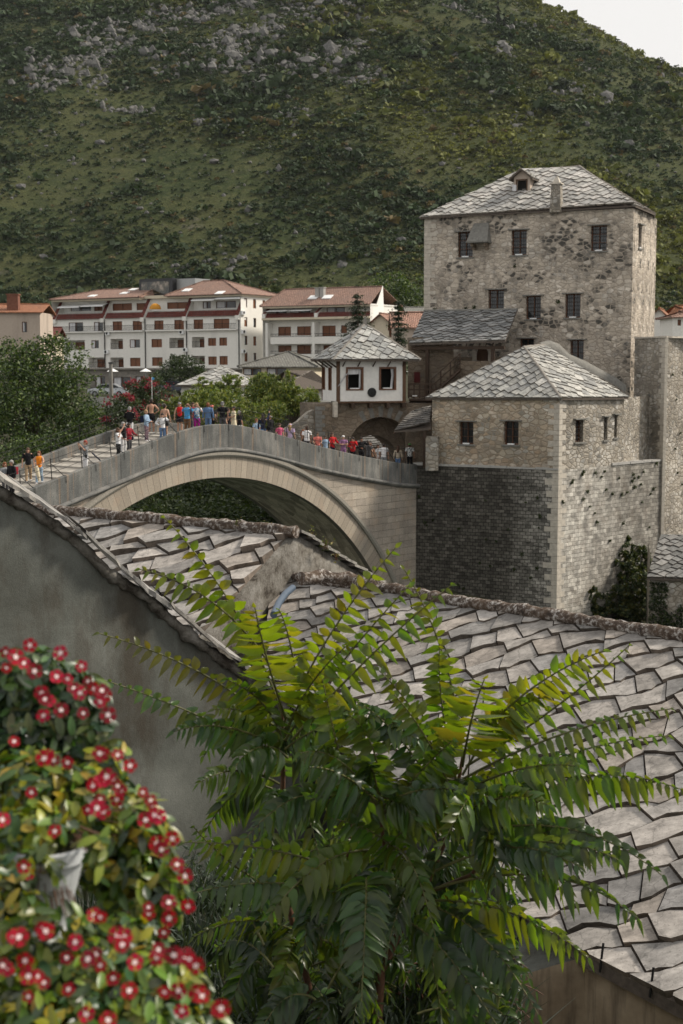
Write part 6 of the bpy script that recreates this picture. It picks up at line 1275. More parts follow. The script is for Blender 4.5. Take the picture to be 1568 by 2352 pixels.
# ------------------------------------------------------------------ grey wall at the left with its stone coping
gl_ = thing('grey_gable_wall', 'grey stained stucco gable wall with a sloping rough stone coping, at the left', 'wall', at(300, 2100, 15))
w0_ = at(-60, 1068, 15.2); w1_ = at(700, 1640, 18.2); wf_ = Fr((w0_.x, w0_.y, 0), (w1_.x - w0_.x, w1_.y - w0_.y))
cop = [(-60, 1066), (0, 1104), (60, 1140), (108, 1172), (180, 1222), (240, 1288), (330, 1345), (382, 1392), (450, 1452), (520, 1500), (600, 1562), (700, 1640)]
cu = [wf_.uv(*p) for p in cop]
# surface points with gentle unevenness
b = MB(); rows = []; N_ = 60
def topz(u):
    for (a, za), (c_, zb_) in zip(cu, cu[1:]):
        if u <= c_: return za + (zb_ - za) * (u - a) / (c_ - a)
    return cu[-1][1]
for i in range(N_ + 1):
    u = cu[0][0] + (cu[-1][0] - cu[0][0]) * i / N_; zt_ = topz(u) - .05; rows.append([wf_.p(u, 16.8 + (zt_ - 16.8) * k / 30, .03 * mn.noise(V((u * .9, k * .25, 0)))) for k in range(31)])
b.grid(rows, False, smooth=True); b.build('wall_face', M['stucco'], gl_)
b = MB(); b.face([wf_.p(cu[-1][0], 16.8), wf_.p(cu[-1][0], cu[-1][1]), wf_.p(cu[-1][0], cu[-1][1], -2), wf_.p(cu[-1][0], 16.8, -2)]); b.build('end_wall', M['stucco'], gl_)
b = MB(); u = cu[0][0]
while u < cu[-1][0]:
    L = random.uniform(.45, .85); u2 = min(u + L, cu[-1][0] + .1); za, zb_ = topz(u), topz(u2); th_ = random.uniform(.035, .07); lift = random.uniform(0, .05)
    m_ = 7; ed = []
    for i in range(m_ + 1): f = i / m_; ed.append((u + (u2 - u) * f, za + (zb_ - za) * f + lift * (1 - f) + .035 * mn.noise(V((u * 3 + f * 3, 0, 0))), .17 + .09 * mn.noise(V((u * 2 + f * 4, 3, 0)))))
    kk_ = random.uniform(.8, 1.15); c = tuple(k * kk_ for k in random.choice([(.42, .40, .37), (.30, .29, .275), (.25, .24, .225), (.35, .33, .30)]))
    for (ua, zz, wa), (ub, zz2, wb) in zip(ed, ed[1:]):
        T0, T1, T2, T3 = wf_.p(ua, zz, wa), wf_.p(ub, zz2, wb), wf_.p(ub, zz2 + .20, -.42), wf_.p(ua, zz + .20, -.42); dz = V((0, 0, th_))
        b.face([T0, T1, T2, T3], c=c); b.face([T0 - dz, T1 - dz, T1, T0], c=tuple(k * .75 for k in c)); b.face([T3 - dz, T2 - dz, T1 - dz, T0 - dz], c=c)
    b.face([wf_.p(ed[-1][0], ed[-1][1], ed[-1][2]), wf_.p(ed[-1][0], ed[-1][1] - th_, ed[-1][2]), wf_.p(ed[-1][0], ed[-1][1] - th_, -.4), wf_.p(ed[-1][0], ed[-1][1], -.4)], c=c); u = u2 - .03
b.build('coping_slabs', M['slab'], gl_)
b = MB(); P_ = []
for i in range(90): f = i / 89; u = cu[0][0] + (cu[-1][0] - cu[0][0]) * f; P_.append(wf_.p(u, topz(u) - .13 + .03 * mn.noise(V((u * 4, 1, 0))), .02 + .06 * mn.noise(V((u * 3, 7, 0)))))
b.tube(P_, [.065 + .06 * mn.noise(V((i * .35, 9, 2))) for i in range(90)], 7, jit=.25); b.build('mortar_bed', M['plaster_old'], gl_)
# rough stone bit at the far left edge of the wall
b = MB(); q = wf_.uv(-5, 2080); [b.ellip(wf_.p(q[0] + random.uniform(-.15, .05), q[1] + random.uniform(-.3, .35), .05), .13, .1, .12, 8, 5, jit=.2) for _ in range(9)]; b.build('rough_patch', M['plaster_old'], gl_)

# ------------------------------------------------------------------ compound leaved sapling (the main plant)
def frond(mb_l, mb_r, P3, npair, L, wdt, cols, droop=.35, face=V((0, -1, .25)), curl=.0):
    """a pinnate leaf along the bezier P3; leaflets go to mb_l, the midrib to mb_r"""
    a, m, c_ = [V(p) for p in P3]; N_ = 14; pts = [a * (1 - t) ** 2 + m * 2 * t * (1 - t) + c_ * t * t for t in [i / N_ for i in range(N_ + 1)]]
    mb_r.tube(pts, [.0055 * (1 - .75 * i / N_) + .0012 for i in range(N_ + 1)], 5, c=(1, 1, 1), m=1, caps=False)
    t0 = .16; ln = sum((pts[i + 1] - pts[i]).length for i in range(N_))
    fcol = random.choice(cols)
    for k in range(npair * 2 + 1):
        f = t0 + (1 - t0) * (k // 2 + (.35 if k % 2 else 0)) / npair; f = min(f, 1.0); q = a * (1 - f) ** 2 + m * 2 * f * (1 - f) + c_ * f * f
        tg = ((m - a) * 2 * (1 - f) + (c_ - m) * 2 * f).normalized(); sd_ = tg.cross(face).normalized(); nn = sd_.cross(tg).normalized()
        s_ = 1 if k % 2 else -1
        if k == npair * 2: dirv = tg
        else: dirv = (sd_ * s_ * random.uniform(.8, 1.0) + tg * (.25 + .55 * f) + nn * random.uniform(-.2, .25)).normalized()
        ll = L * (.55 + .45 * math.sin(math.pi * min(1, f * .9 + .15))) * random.uniform(.85, 1.12) * (1 if f < .85 else .72); dr = droop * random.uniform(.5, 1.5)
        ac_ = dirv.cross(nn).normalized(); tw = random.gauss(0, .38); ac_ = (ac_ * math.cos(tw) + nn * math.sin(tw)).normalized()
        if random.random() < .03: continue
        col = tuple(x * random.uniform(.82, 1.2) for x in (fcol if random.random() < .85 else random.choice(cols)))
        prof = ((0, .10), (.16, .82), (.42, 1.0), (.72, .62), (1.0, .02)); mid = []; lf_ = []; rt_ = []
        fold = random.uniform(.1, .8)
        for t, ww in prof:
            g = q + dirv * ll * t + V((0, 0, -1)) * dr * ll * t * t + nn * ll * .12 * math.sin(3 * t) * curl; mid.append(g); o_ = ac_ * wdt * ll * ww * .5; u_ = nn * wdt * ll * ww * .5 * fold; lf_.append(g + o_ + u_); rt_.append(g - o_ + u_)
        mb_l.grid([lf_, mid, rt_], False, col, 0, True)
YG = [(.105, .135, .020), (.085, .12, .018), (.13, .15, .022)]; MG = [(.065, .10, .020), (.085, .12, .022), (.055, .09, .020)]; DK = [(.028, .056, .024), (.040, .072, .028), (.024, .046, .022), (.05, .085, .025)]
PD = 6.4
def px3(x, y, D): return at(x, y, D)
sap = thing('compound_leaf_sapling', 'large leafy sapling with long feathery leaves in front of the slab roofs', 'plant', at(862, 2360, 6.6))
b = MB()
stems = [([(862, 2400, 6.6), (875, 2230, 6.6), (935, 2100, 6.5), (975, 2040, 6.4), (1035, 1900, 6.4), (1062, 1740, 6.3)], [.024, .022, .019, .016, .012, .007]),
         ([(740, 2400, 6.9), (700, 2230, 6.9), (655, 2050, 6.8), (648, 1880, 6.8), (650, 1760, 6.7), (648, 1640, 6.6)], [.020, .018, .016, .014, .011, .007]),
         ([(935, 2100, 6.5), (900, 2020, 6.3), (880, 1930, 6.1), (872, 1850, 6.0)], [.012, .010, .009, .006]),
         ([(700, 2180, 6.9), (760, 2080, 6.5), (800, 1960, 6.3), (808, 1850, 6.2)], [.012, .010, .008, .006]),
         ([(960, 2060, 6.5), (1080, 2010, 6.1), (1130, 1960, 5.9)], [.011, .009, .006])]
for pts, rd in stems: b.tube([px3(*p) for p in pts], rd, 8, jit=.05)
b.build('stem', M['stem'], sap)
FR = [  # base, control, tip (pixel, distance), pairs, leaflet length, width, tone, droop
 ((648, 1640, 6.6), (560, 1380, 6.5), (378, 1190, 6.6), 12, .105, .42, 'Y', .5),
 ((640, 1560, 6.6), (520, 1350, 6.3), (322, 1308, 6.3), 12, .100, .40, 'Y', .5),
 ((655, 1650, 6.4), (610, 1520, 6.1), (585, 1395, 5.9), 13, .165, .26, 'Y', .25),
 ((652, 1660, 6.5), (740, 1450, 6.3), (908, 1258, 6.3), 14, .110, .36, 'Y', .35),
 ((655, 1700, 6.5), (790, 1500, 6.2), (940, 1345, 6.2), 12, .110, .36, 'M', .6),
 ((670, 1700, 6.3), (850, 1490, 6.0), (1035, 1345, 6.0), 13, .105, .36, 'M', .7),
 ((640, 1680, 6.6), (500, 1530, 6.4), (228, 1455, 6.3), 14, .090, .38, 'O', .5),
 ((640, 1740, 6.5), (480, 1640, 6.3), (238, 1562, 6.2), 14, .085, .46, 'W', .5),
 ((640, 1720, 6.3), (520, 1640, 6.0), (400, 1680, 5.9), 12, .105, .26, 'D', .5),
 ((640, 1800, 6.3), (540, 1740, 6.0), (455, 1800, 5.9), 11, .105, .26, 'D', .5),
 ((1062, 1745, 6.3), (1045, 1500, 6.3), (928, 1308, 6.3), 13, .095, .36, 'Y', .35),
 ((1070, 1730, 6.2), (1200, 1560, 6.0), (1385, 1495, 5.9), 15, .115, .32, 'Y', .4),
 ((1062, 1760, 6.1), (1080, 1640, 5.8), (1112, 1560, 5.6), 12, .175, .25, 'Y', .2),
 ((1070, 1760, 6.2), (1290, 1630, 6.0), (1445, 1482, 5.9), 12, .075, .34, 'M', .7),
 ((1062, 1790, 6.2), (1290, 1660, 6.0), (1540, 1628, 5.9), 16, .080, .36, 'M', .8),
 ((1055, 1860, 6.2), (1290, 1700, 6.0), (1535, 1690, 5.9), 15, .085, .40, 'W', .6),
 ((1050, 1880, 6.0), (1320, 1720, 5.7), (1562, 1812, 5.6), 17, .100, .42, 'M', .9),
 ((1040, 1850, 6.2), (990, 1650, 6.0), (870, 1540, 6.0), 12, .115, .32, 'M', .4),
 ((1045, 1850, 6.1), (1000, 1700, 5.9), (905, 1595, 5.9), 12, .105, .30, 'M', .5),
 ((1045, 1900, 6.1), (950, 1700, 6.0), (835, 1620, 5.9), 13, .110, .30, 'D', .5),
 ((1060, 1870, 5.9), (1110, 1760, 5.6), (1010, 1950, 5.5), 9, .12, .3, 'M', .3),
 ((1045, 1930, 6.0), (1300, 1830, 5.7), (1520, 2010, 5.6), 16, .095, .40, 'D', .8),
 ((1000, 2000, 6.0), (1240, 1880, 5.7), (1420, 1975, 5.6), 14, .110, .32, 'W', .5),
 ((1000, 2040, 6.0), (1290, 1950, 5.7), (1462, 2110, 5.6), 14, .110, .34, 'D', .9),
 ((960, 2070, 6.1), (1180, 2050, 5.8), (1350, 2200, 5.7), 14, .105, .32, 'M', .8),
 ((960, 2080, 6.1), (1100, 2080, 5.8), (1235, 2330, 5.6), 14, .115, .30, 'D', .5),
 ((880, 2040, 6.2), (660, 1930, 6.0), (425, 1935, 5.9), 14, .110, .27, 'M', .6),
 ((860, 2080, 6.1), (650, 1990, 5.9), (432, 2055, 5.8), 14, .105, .36, 'D', .8),
 ((840, 2020, 6.0), (845, 1990, 5.6), (830, 2300, 5.4), 15, .150, .24, 'D', .15),
 ((905, 2120, 6.1), (980, 2080, 5.8), (1180, 2420, 5.7), 13, .12, .28, 'D', .4),
 ((870, 1860, 6.0), (780, 1700, 5.9), (690, 1730, 5.9), 12, .11, .30, 'M', .6),
 ((870, 1860, 6.0), (960, 1780, 5.8), (1120, 1830, 5.7), 12, .105, .34, 'W', .8),
 ((808, 1860, 6.2), (700, 1760, 6.0), (560, 1930, 5.9), 13, .11, .30, 'D', .5),
 ((808, 1860, 6.1), (770, 1700, 5.9), (740, 1560, 5.9), 12, .12, .30, 'M', .5),
 ((1130, 1960, 5.9), (1200, 1920, 5.7), (1330, 1990, 5.6), 12, .10, .34, 'W', .6),
 ((720, 1650, 6.4), (840, 1600, 6.0), (960, 1700, 5.9), 13, .105, .40, 'W', .8),
 ((690, 1640, 6.5), (670, 1450, 6.4), (640, 1400, 6.3), 9, .11, .30, 'Y', .5),
 ((640, 2050, 6.7), (520, 1990, 6.4), (445, 1900, 6.3), 12, .10, .3, 'D', .6),
]
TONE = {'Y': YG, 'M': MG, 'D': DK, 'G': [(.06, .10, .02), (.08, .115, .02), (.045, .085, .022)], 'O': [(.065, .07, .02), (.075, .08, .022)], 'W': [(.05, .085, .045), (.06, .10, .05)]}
for q in (((655, 1690, 6.5), (700, 1560, 6.3), (800, 1480, 6.2)), ((648, 1700, 6.5), (620, 1600, 6.2), (520, 1560, 6.1)), ((655, 1720, 6.4), (760, 1640, 6.0), (860, 1650, 5.9)), ((1062, 1780, 6.2), (1150, 1620, 6.1), (1250, 1600, 6.0)), ((1050, 1800, 6.2), (1000, 1600, 6.2), (1010, 1480, 6.2)),
          ((1062, 1820, 6.1), (1200, 1740, 5.8), (1330, 1760, 5.7)), ((660, 1740, 6.4), (600, 1680, 6.1), (540, 1760, 6.0)), ((872, 1860, 6.0), (880, 1700, 5.9), (800, 1640, 5.9)), ((1045, 1880, 6.0), (1150, 1800, 5.7), (1260, 1850, 5.6)), ((872, 1880, 6.0), (980, 1750, 5.9), (1040, 1700, 5.8)), ((975, 2040, 6.3), (900, 1900, 6.0), (760, 1880, 5.9))):
    FR.append((*q, 12, .115, .34, 'G', .5))
nodes = [(648, 1680, 6.6), (650, 1830, 6.8), (1055, 1800, 6.3), (1035, 1900, 6.4), (975, 2040, 6.4), (872, 1850, 6.0), (808, 1850, 6.2), (880, 1960, 6.2), (655, 2000, 6.8), (935, 2100, 6.5), (700, 2150, 6.9), (1130, 1960, 6.0)]
rnd = random.Random(11)
for i in range(52):
    bx, by, bd = rnd.choice(nodes); an = rnd.uniform(0, 6.283); ln = rnd.uniform(170, 330); tx = bx + math.cos(an) * ln * 1.05; ty = by + math.sin(an) * ln * .62 + rnd.uniform(10, 90)
    if tx < 440: tx = 440 + rnd.uniform(0, 60)
    if tx > 1250 and ty > 2080: tx = 1180
    if tx > 1150 and ty < 1850: tx -= 150
    td = bd + rnd.uniform(-.7, .5); FR.append(((bx, by, bd), ((bx + tx) / 2, min(by, ty) - rnd.uniform(0, 90), (bd + td) / 2 - .15), (tx, ty, td), rnd.randint(10, 14), rnd.uniform(.09, .125), rnd.uniform(.26, .38), rnd.choice('DDDMMGW'), rnd.uniform(.3, .9)))
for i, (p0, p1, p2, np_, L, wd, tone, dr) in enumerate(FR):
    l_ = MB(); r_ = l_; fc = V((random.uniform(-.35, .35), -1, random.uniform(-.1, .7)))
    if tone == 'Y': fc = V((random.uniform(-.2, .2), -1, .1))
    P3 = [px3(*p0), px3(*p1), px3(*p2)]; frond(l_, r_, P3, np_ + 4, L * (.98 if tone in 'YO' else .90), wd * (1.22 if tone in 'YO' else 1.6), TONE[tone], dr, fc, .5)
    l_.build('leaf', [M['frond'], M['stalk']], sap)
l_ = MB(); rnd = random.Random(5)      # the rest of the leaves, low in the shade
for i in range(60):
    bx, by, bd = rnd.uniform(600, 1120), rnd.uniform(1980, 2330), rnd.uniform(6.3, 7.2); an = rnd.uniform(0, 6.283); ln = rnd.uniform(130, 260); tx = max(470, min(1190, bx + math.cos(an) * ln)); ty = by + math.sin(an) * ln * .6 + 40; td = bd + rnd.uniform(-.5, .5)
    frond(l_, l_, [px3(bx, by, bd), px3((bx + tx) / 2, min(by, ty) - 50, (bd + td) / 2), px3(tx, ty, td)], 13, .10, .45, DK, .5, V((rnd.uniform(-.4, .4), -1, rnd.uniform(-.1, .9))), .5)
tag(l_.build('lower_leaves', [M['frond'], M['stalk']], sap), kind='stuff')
# undergrowth: grass and low dark greenery nobody could count
P_ = []; n = 9000
X = rng.uniform(-1.6, .9, n); Y = rng.uniform(5.8, 11.5, n); Z = ground_z(X, Y)
h_ = rng.uniform(.12, .38, n); a = rng.normal(size=(n, 2)) * .14; w_ = rng.uniform(.004, .010, n); pth = rng.uniform(0, 6.28, n)
b0 = np.stack([X, Y, Z - .02], -1); tp = np.stack([X + a[:, 0], Y + a[:, 1], Z + h_], -1); md = (b0 + tp) / 2 + np.stack([-a[:, 0] * .15, -a[:, 1] * .15, h_ * .1], -1); sd_ = np.stack([np.cos(pth), np.sin(pth) * .5, pth * 0], -1) * w_[:, None]
Q = np.concatenate([np.stack([b0 - sd_, b0 + sd_, md + sd_, md - sd_], 1), np.stack([md - sd_, md + sd_, tp + sd_ * .1, tp - sd_ * .1], 1)]); cc = shade_cols(n, [(.024, .038, .026), (.035, .046, .030), (.018, .028, .016)], var=.35)
tag(quads_obj('grass', Q, np.concatenate([cc, cc]), M['leaf']), kind='stuff')
gx = rng.uniform(-1.2, .7, 170); gy = rng.uniform(6.2, 9.5, 170); P_ = []
for x, y in zip(gx, gy):
    z = float(ground_z(np.array([x]), np.array([y]))[0]); hh = random.uniform(.2, .55); lx, ly = random.gauss(0, .1), random.gauss(0, .08)
    for k in range(26): f = k / 26; P_.append((x + lx * f + random.gauss(0, .025), y + ly * f + random.gauss(0, .025), z + hh * f))
P_ = np.array(P_); tag(quads_obj('undergrowth', leaf_quads(P_, .055, .22, .1, -.8), shade_cols(len(P_), [(.04, .06, .045), (.055, .075, .05), (.03, .045, .03)]), M['leaf']), kind='stuff')
# broad leaved seedlings in the shade at the bottom right
for i, (x, y, D) in enumerate(((1010, 2290, 7.2), (1120, 2300, 7.4), (980, 2200, 7.3))):
    p = at(x, y, D); o = thing('seedling', ('low shaded seedling left of the trunk bottom right', 'low shaded seedling nearest the ochre wall', 'low shaded seedling behind the thick stem')[i], 'plant', p - V((0, 0, .5)), 'seedlings in the shade under the sapling'); l_ = MB(); r_ = MB()
    for k in range(7): a_ = random.uniform(0, 6.283); frond(l_, r_, [p - V((0, 0, .3)), p + V((math.cos(a_) * .2, math.sin(a_) * .2, .25)), p + V((math.cos(a_) * .55, math.sin(a_) * .4, .0))], 10, .10, .3, DK, .5)
    l_.build('leaves', M['frond'], o); r_.build('stems', [M['stem'], M['stem']], o)

# ------------------------------------------------------------------ flowering plants in white planters at the left
def leaf_oval(mb, q, dirv, nn, L, wd, col):
    ac_ = dirv.cross(nn).normalized(); mid = []; lf_ = []; rt_ = []
    for t, ww in ((0, .12), (.25, .85), (.6, 1.0), (.88, .55), (1.0, .05)):
        g = q + dirv * L * t - nn * L * .25 * t * t; mid.append(g); o_ = ac_ * wd * ww * .5; lf_.append(g + o_ + nn * wd * ww * .14); rt_.append(g - o_ + nn * wd * ww * .14)
    mb.grid([lf_, mid, rt_], False, col, 0, True)
def rv(): 
    v = V((random.gauss(0, 1), random.gauss(0, 1), random.gauss(0, 1))); return v.normalized()
def flower(parent, q, nn, r_, deep):
    b = MB(); a = nn.cross(V((.3, .1, 1))).normalized(); c_ = nn.cross(a).normalized(); tw = random.uniform(0, 6.28); red = deep
    for k in range(5):
        t = tw + k * 1.2566; d_ = a * math.cos(t) + c_ * math.sin(t); s_ = nn.cross(d_); cup = random.uniform(.0, .25)
        pts = [q, q + d_ * r_ * .35 - s_ * r_ * .16, q + d_ * r_ * .85 - s_ * r_ * .52 + nn * r_ * cup, q + d_ * r_ * 1.05 + nn * r_ * cup * .7, q + d_ * r_ * .85 + s_ * r_ * .52 + nn * r_ * cup, q + d_ * r_ * .35 + s_ * r_ * .16]
        b.face(pts, c=tuple(x * random.uniform(.8, 1.15) for x in red), smooth=True)
    o = b.build('flower', M['petal'], parent); b = MB(); n = 8; b.face([q + nn * r_ * .06 + (a * math.cos(6.283 * k / n) + c_ * math.sin(6.283 * k / n)) * r_ * random.uniform(.26, .36) for k in range(n)], c=(.92, .78, .76)); b.build('flower_eye', M['petal'], o)
REDS = [(.34, .003, .018), (.26, .003, .014), (.42, .008, .038), (.31, .004, .010), (.20, .005, .014)]
VG = [(.035, .065, .028), (.05, .09, .03), (.028, .05, .026), (.07, .11, .03)]; VY = [(.16, .20, .02), (.24, .22, .02), (.10, .15, .02), (.055, .095, .02), (.12, .17, .02)]
def vinca(label, blobs, nleaf, flowers, cols, stem_from):
    o = thing('flowering_plant', label, 'potted flowers', stem_from, 'red flowered plants in white planters'); b = MB()
    tot = sum(q[3] * q[4] for q in blobs); L_ = []
    for x, y, D, rx, rz in blobs:
        c_ = at(x, y, D); k = int(nleaf * rx * rz / tot); s_ = D / F
        for i in range(k):
            d_ = rv(); rad = random.uniform(.35, 1.0) ** .45; q = c_ + V((d_.x * rx * s_ * rad, d_.y * rx * s_ * .75 * rad, d_.z * rz * s_ * rad)); nn = (d_ + rv() * .7 + V((0, -.2, .5))).normalized(); dv = (rv() + d_ * .5); dv = (dv - nn * dv.dot(nn)).normalized(); g = mn.noise(q * 6)
            cl = random.choice(cols); leaf_oval(b, q, dv, nn, random.uniform(.026, .044), random.uniform(.012, .018), tuple(x_ * random.uniform(.75, 1.25) for x_ in cl))
    b.build('foliage', M['vinca'], o); b = MB()
    for x, y, D, rx, rz in blobs:
        c_ = at(x, y, D)
        for i in range(14): d_ = rv(); e = c_ + V((d_.x * rx, d_.y * rx * .7, d_.z * rz)) * (D / F) * .95; b.tube([V(stem_from), V(stem_from).lerp(e, .5) + V((0, 0, .03)), e], [.0022, .0018, .001], 3, caps=False)
    b.build('stems', M['stem'], o)
    for x, y, D in flowers:
        if random.random() < .14: continue
        q = at(x, y, D); nn = V((random.uniform(-.3, .55), -1, random.uniform(-.1, .9))).normalized(); flower(o, q, nn, random.uniform(.009, .0145), random.choice(REDS))
def jitter_fl(base, extra, blobs, D):
    out = [(x, y, D + dd) for x, y, dd in base]
    for _ in range(extra): x, y, D_, rx, rz = random.choice(blobs); a = random.uniform(0, 6.283); k = random.uniform(.3, .95); out.append((x + rx * k * math.cos(a), y + rz * k * math.sin(a), D - random.uniform(.05, .22)))
    return out
z1 = lambda L: [(x * .3598, 1445.9 + y * .3598, -.2 + random.uniform(-.05, .1)) for x, y in L]
z2 = lambda L: [(x * .3598, 1904.3 + y * .3598, -.2 + random.uniform(-.05, .1)) for x, y in L]
B1 = [(60, 1560, 2.75, 120, 75), (150, 1610, 2.75, 95, 80), (60, 1660, 2.75, 130, 75), (190, 1680, 2.75, 60, 70), (10, 1600, 2.8, 70, 90)]
FL1 = z1([(70, 80), (190, 100), (35, 145), (100, 175), (150, 215), (240, 200), (40, 245), (320, 165), (385, 150), (220, 265), (520, 235), (490, 250), (360, 300), (300, 310), (430, 315), (560, 330), (470, 375), (510, 405), (600, 380), (650, 390), (670, 420), (265, 405), (390, 515), (275, 548), (560, 545), (530, 535), (640, 460), (690, 545), (705, 560)])
vinca('upper mass of red flowers at the left edge, dark leaves', B1, 1500, jitter_fl(FL1, 4, B1, 2.6), VG, at(40, 1680, 2.8))
B2 = [(70, 1820, 2.6, 130, 90), (190, 1850, 2.6, 130, 90), (280, 1890, 2.6, 90, 90), (230, 1960, 2.55, 130, 70), (340, 1960, 2.6, 60, 80), (380, 2050, 2.55, 45, 80), (300, 2030, 2.55, 90, 70), (60, 1760, 2.65, 80, 40), (250, 1760, 2.65, 50, 50), (330, 1900, 2.5, 60, 60), (60, 1905, 2.42, 120, 26), (90, 1985, 2.32, 42, 30), (10, 2020, 2.28, 42, 50), (55, 2090, 2.26, 60, 50), (225, 1945, 2.3, 26, 34), (160, 2120, 2.28, 40, 26), (60, 1890, 2.40, 110, 26)]
FL2 = z1([(90, 715), (280, 820), (345, 835), (430, 850), (510, 860), (310, 800), (580, 745), (635, 790), (655, 800), (750, 800), (830, 870), (600, 980), (650, 965), (680, 940), (720, 955), (750, 1000), (770, 1030), (745, 1085), (640, 1085), (660, 1165), (620, 1140), (560, 1150), (850, 1150), (970, 1125), (985, 1185), (1010, 1195), (930, 1215), (960, 1090), (910, 1040), (200, 1040), (15, 1215), (590, 1000)]) + z2([(350, 15), (1000, 90), (1030, 130), (1100, 60), (180, 290), (150, 240), (1130, 225), (1180, 300), (1000, 245), (1150, 425), (1200, 490), (950, 540), (945, 500), (1080, 570), (1045, 660)])
vinca('middle trailing mass of red flowers over the white planter', B2, 2600, jitter_fl(FL2, 2, B2, 2.45), VY + VG[:2], at(90, 1930, 2.7))
B3 = [(60, 2230, 2.3, 130, 80), (190, 2240, 2.3, 130, 90), (320, 2250, 2.3, 120, 80), (130, 2320, 2.25, 180, 70), (400, 2270, 2.3, 70, 80), (320, 2350, 2.25, 150, 70), (450, 2350, 2.3, 60, 60), (20, 2330, 2.25, 90, 80), (290, 2160, 2.35, 90, 50)]
FL3 = z2([(80, 680), (120, 690), (290, 650), (270, 635), (480, 720), (425, 820), (610, 800), (640, 560), (600, 550), (750, 680), (790, 690), (780, 740), (180, 940), (240, 940), (280, 980), (15, 870), (40, 890), (180, 1070), (450, 1100), (985, 905), (1110, 805), (1010, 770), (1130, 745), (1185, 815), (1210, 830), (1050, 1040), (1140, 1030), (1290, 1065), (1260, 1040), (1385, 1150), (1410, 1145), (1160, 1160), (690, 1220), (1320, 1210), (160, 840), (560, 830), (640, 870), (720, 950), (860, 850), (1250, 870), (550, 1180), (1000, 820)])
vinca('lowest and nearest mass of red flowers in the bottom left corner', B3, 2700, jitter_fl(FL3, 2, B3, 2.12), VY + VG[:2], at(120, 2420, 2.4))
def planter(label, x0, x1, y0, y1, D, legs=()):
    q = at((x0 + x1) / 2, y0, D); o = thing('white_planter', label, 'planter', V((q.x, q.y, at(100, y1, D).z)), 'white planters'); f = Fr((q.x, q.y, 0), (1, .06)); r = f.rect(x0, y0, x1, y1); h = r[3] - r[2]
    b = MB(); t = .028
    prof = [(0.0, 0.0), (.010, .0), (.012, -.006), (.012, -t), (.004, -t - .004), (-.002, -t - .02), (-.010, -h)]; d = .085; rows = []
    for w_, z in prof: u0_, u1_ = r[0] - w_, r[1] + w_; rows.append([f.p(u0_, r[3] + z, w_), f.p(u1_, r[3] + z, w_), f.p(u1_, r[3] + z, -2 * d - w_), f.p(u0_, r[3] + z, -2 * d - w_)])
    b.grid(rows, True, smooth=False); b.cap(rows[-1]); b.build('box', M['whitep'], o)
    b = MB(); b.face([f.p(r[0], r[3] - .02, -.01), f.p(r[1], r[3] - .02, -.01), f.p(r[1], r[3] - .02, -2 * d + .01), f.p(r[0], r[3] - .02, -2 * d + .01)]); b.build('soil', M['soil'], o)
    for k in range(9): u = r[0] + (r[1] - r[0]) * (k + .5) / 9; b = MB(); b.bar(f.p(u, r[3] - t - .012, -.001), f.p(u, r[2] + .004, -.009), .004, 6); b.build('flute', M['whitep'], o)
    return o, f, r
pq = at(108, 1934, 2.42); pr = [(.070, 0), (.074, -.004), (.074, -.026), (.066, -.030), (.062, -.036), (.052, -.075), (.040, -.115), (.031, -.150), (.034, -.156), (.034, -.168)]
po = thing('white_planter', 'white fluted tapering flower pot half hidden by the middle flowers', 'planter', V((pq.x, pq.y, pq.z - .168)), 'white planters'); b = MB()
b.grid([[V((pq.x + math.cos(6.2832 * k / 48) * r_ * (1 - .012 * (k % 2) * (z < -.03)), pq.y + math.sin(6.2832 * k / 48) * r_ * (1 - .012 * (k % 2) * (z < -.03)), pq.z + z)) for k in range(48)] for r_, z in pr], True, smooth=False); b.build('pot', M['pot'], po)
b = MB(); b.face([V((pq.x + math.cos(6.2832 * k / 24) * .066, pq.y + math.sin(6.2832 * k / 24) * .066, pq.z - .012)) for k in range(24)]); b.build('soil', M['soil'], po)
planter('white planter mostly hidden under the upper flowers', -120, 110, 1690, 1760, 2.85)
planter('white planter hidden under the lowest flowers, at the bottom left corner', -80, 330, 2330, 2440, 2.45)
# ------------------------------------------------------------------ people on the bridge
SKIN = {'l': (.50, .30, .21), 'm': (.38, .21, .14), 'd': (.27, .14, .09)}
HAIRC = {'dk': (.022, .014, .010), 'br': (.065, .032, .017), 'bl': (.30, .19, .09), 'gy': (.26, .25, .24), 'rd': (.22, .035, .02), 'au': (.16, .055, .02), 'wh': (.45, .44, .42)}
CL = {'black': (.012, .012, .014), 'navy': (.014, .02, .045), 'white': (.68, .68, .69), 'red': (.42, .018, .02), 'dkred': (.25, .02, .03), 'orange': (.70, .22, .02), 'grey': (.22, .23, .24), 'dgrey': (.07, .07, .075),
      'denim': (.10, .17, .30), 'ldenim': (.26, .36, .48), 'blue': (.06, .26, .50), 'cream': (.62, .55, .40), 'coral': (.62, .18, .15), 'pink': (.45, .08, .16), 'mauve': (.26, .13, .25), 'lilac': (.45, .36, .52),
      'magenta': (.30, .02, .20), 'tan': (.33, .24, .15), 'beige': (.42, .36, .28), 'brown': (.14, .075, .04), 'teal': (.05, .2, .3), 'green': (.10, .30, .08)}
def cut(w_): return ' '.join(w_.split()[:11])
def cmat(c): return plain('cloth_' + c, CL[c], .85, .22, 14, .3, spec=.15)
def smat(c): return plain('skin_' + c, SKIN[c], .55, .1, 20, .05)
def hmat(c): return plain('hair_' + c, HAIRC[c], .6, .35, 40, .6)
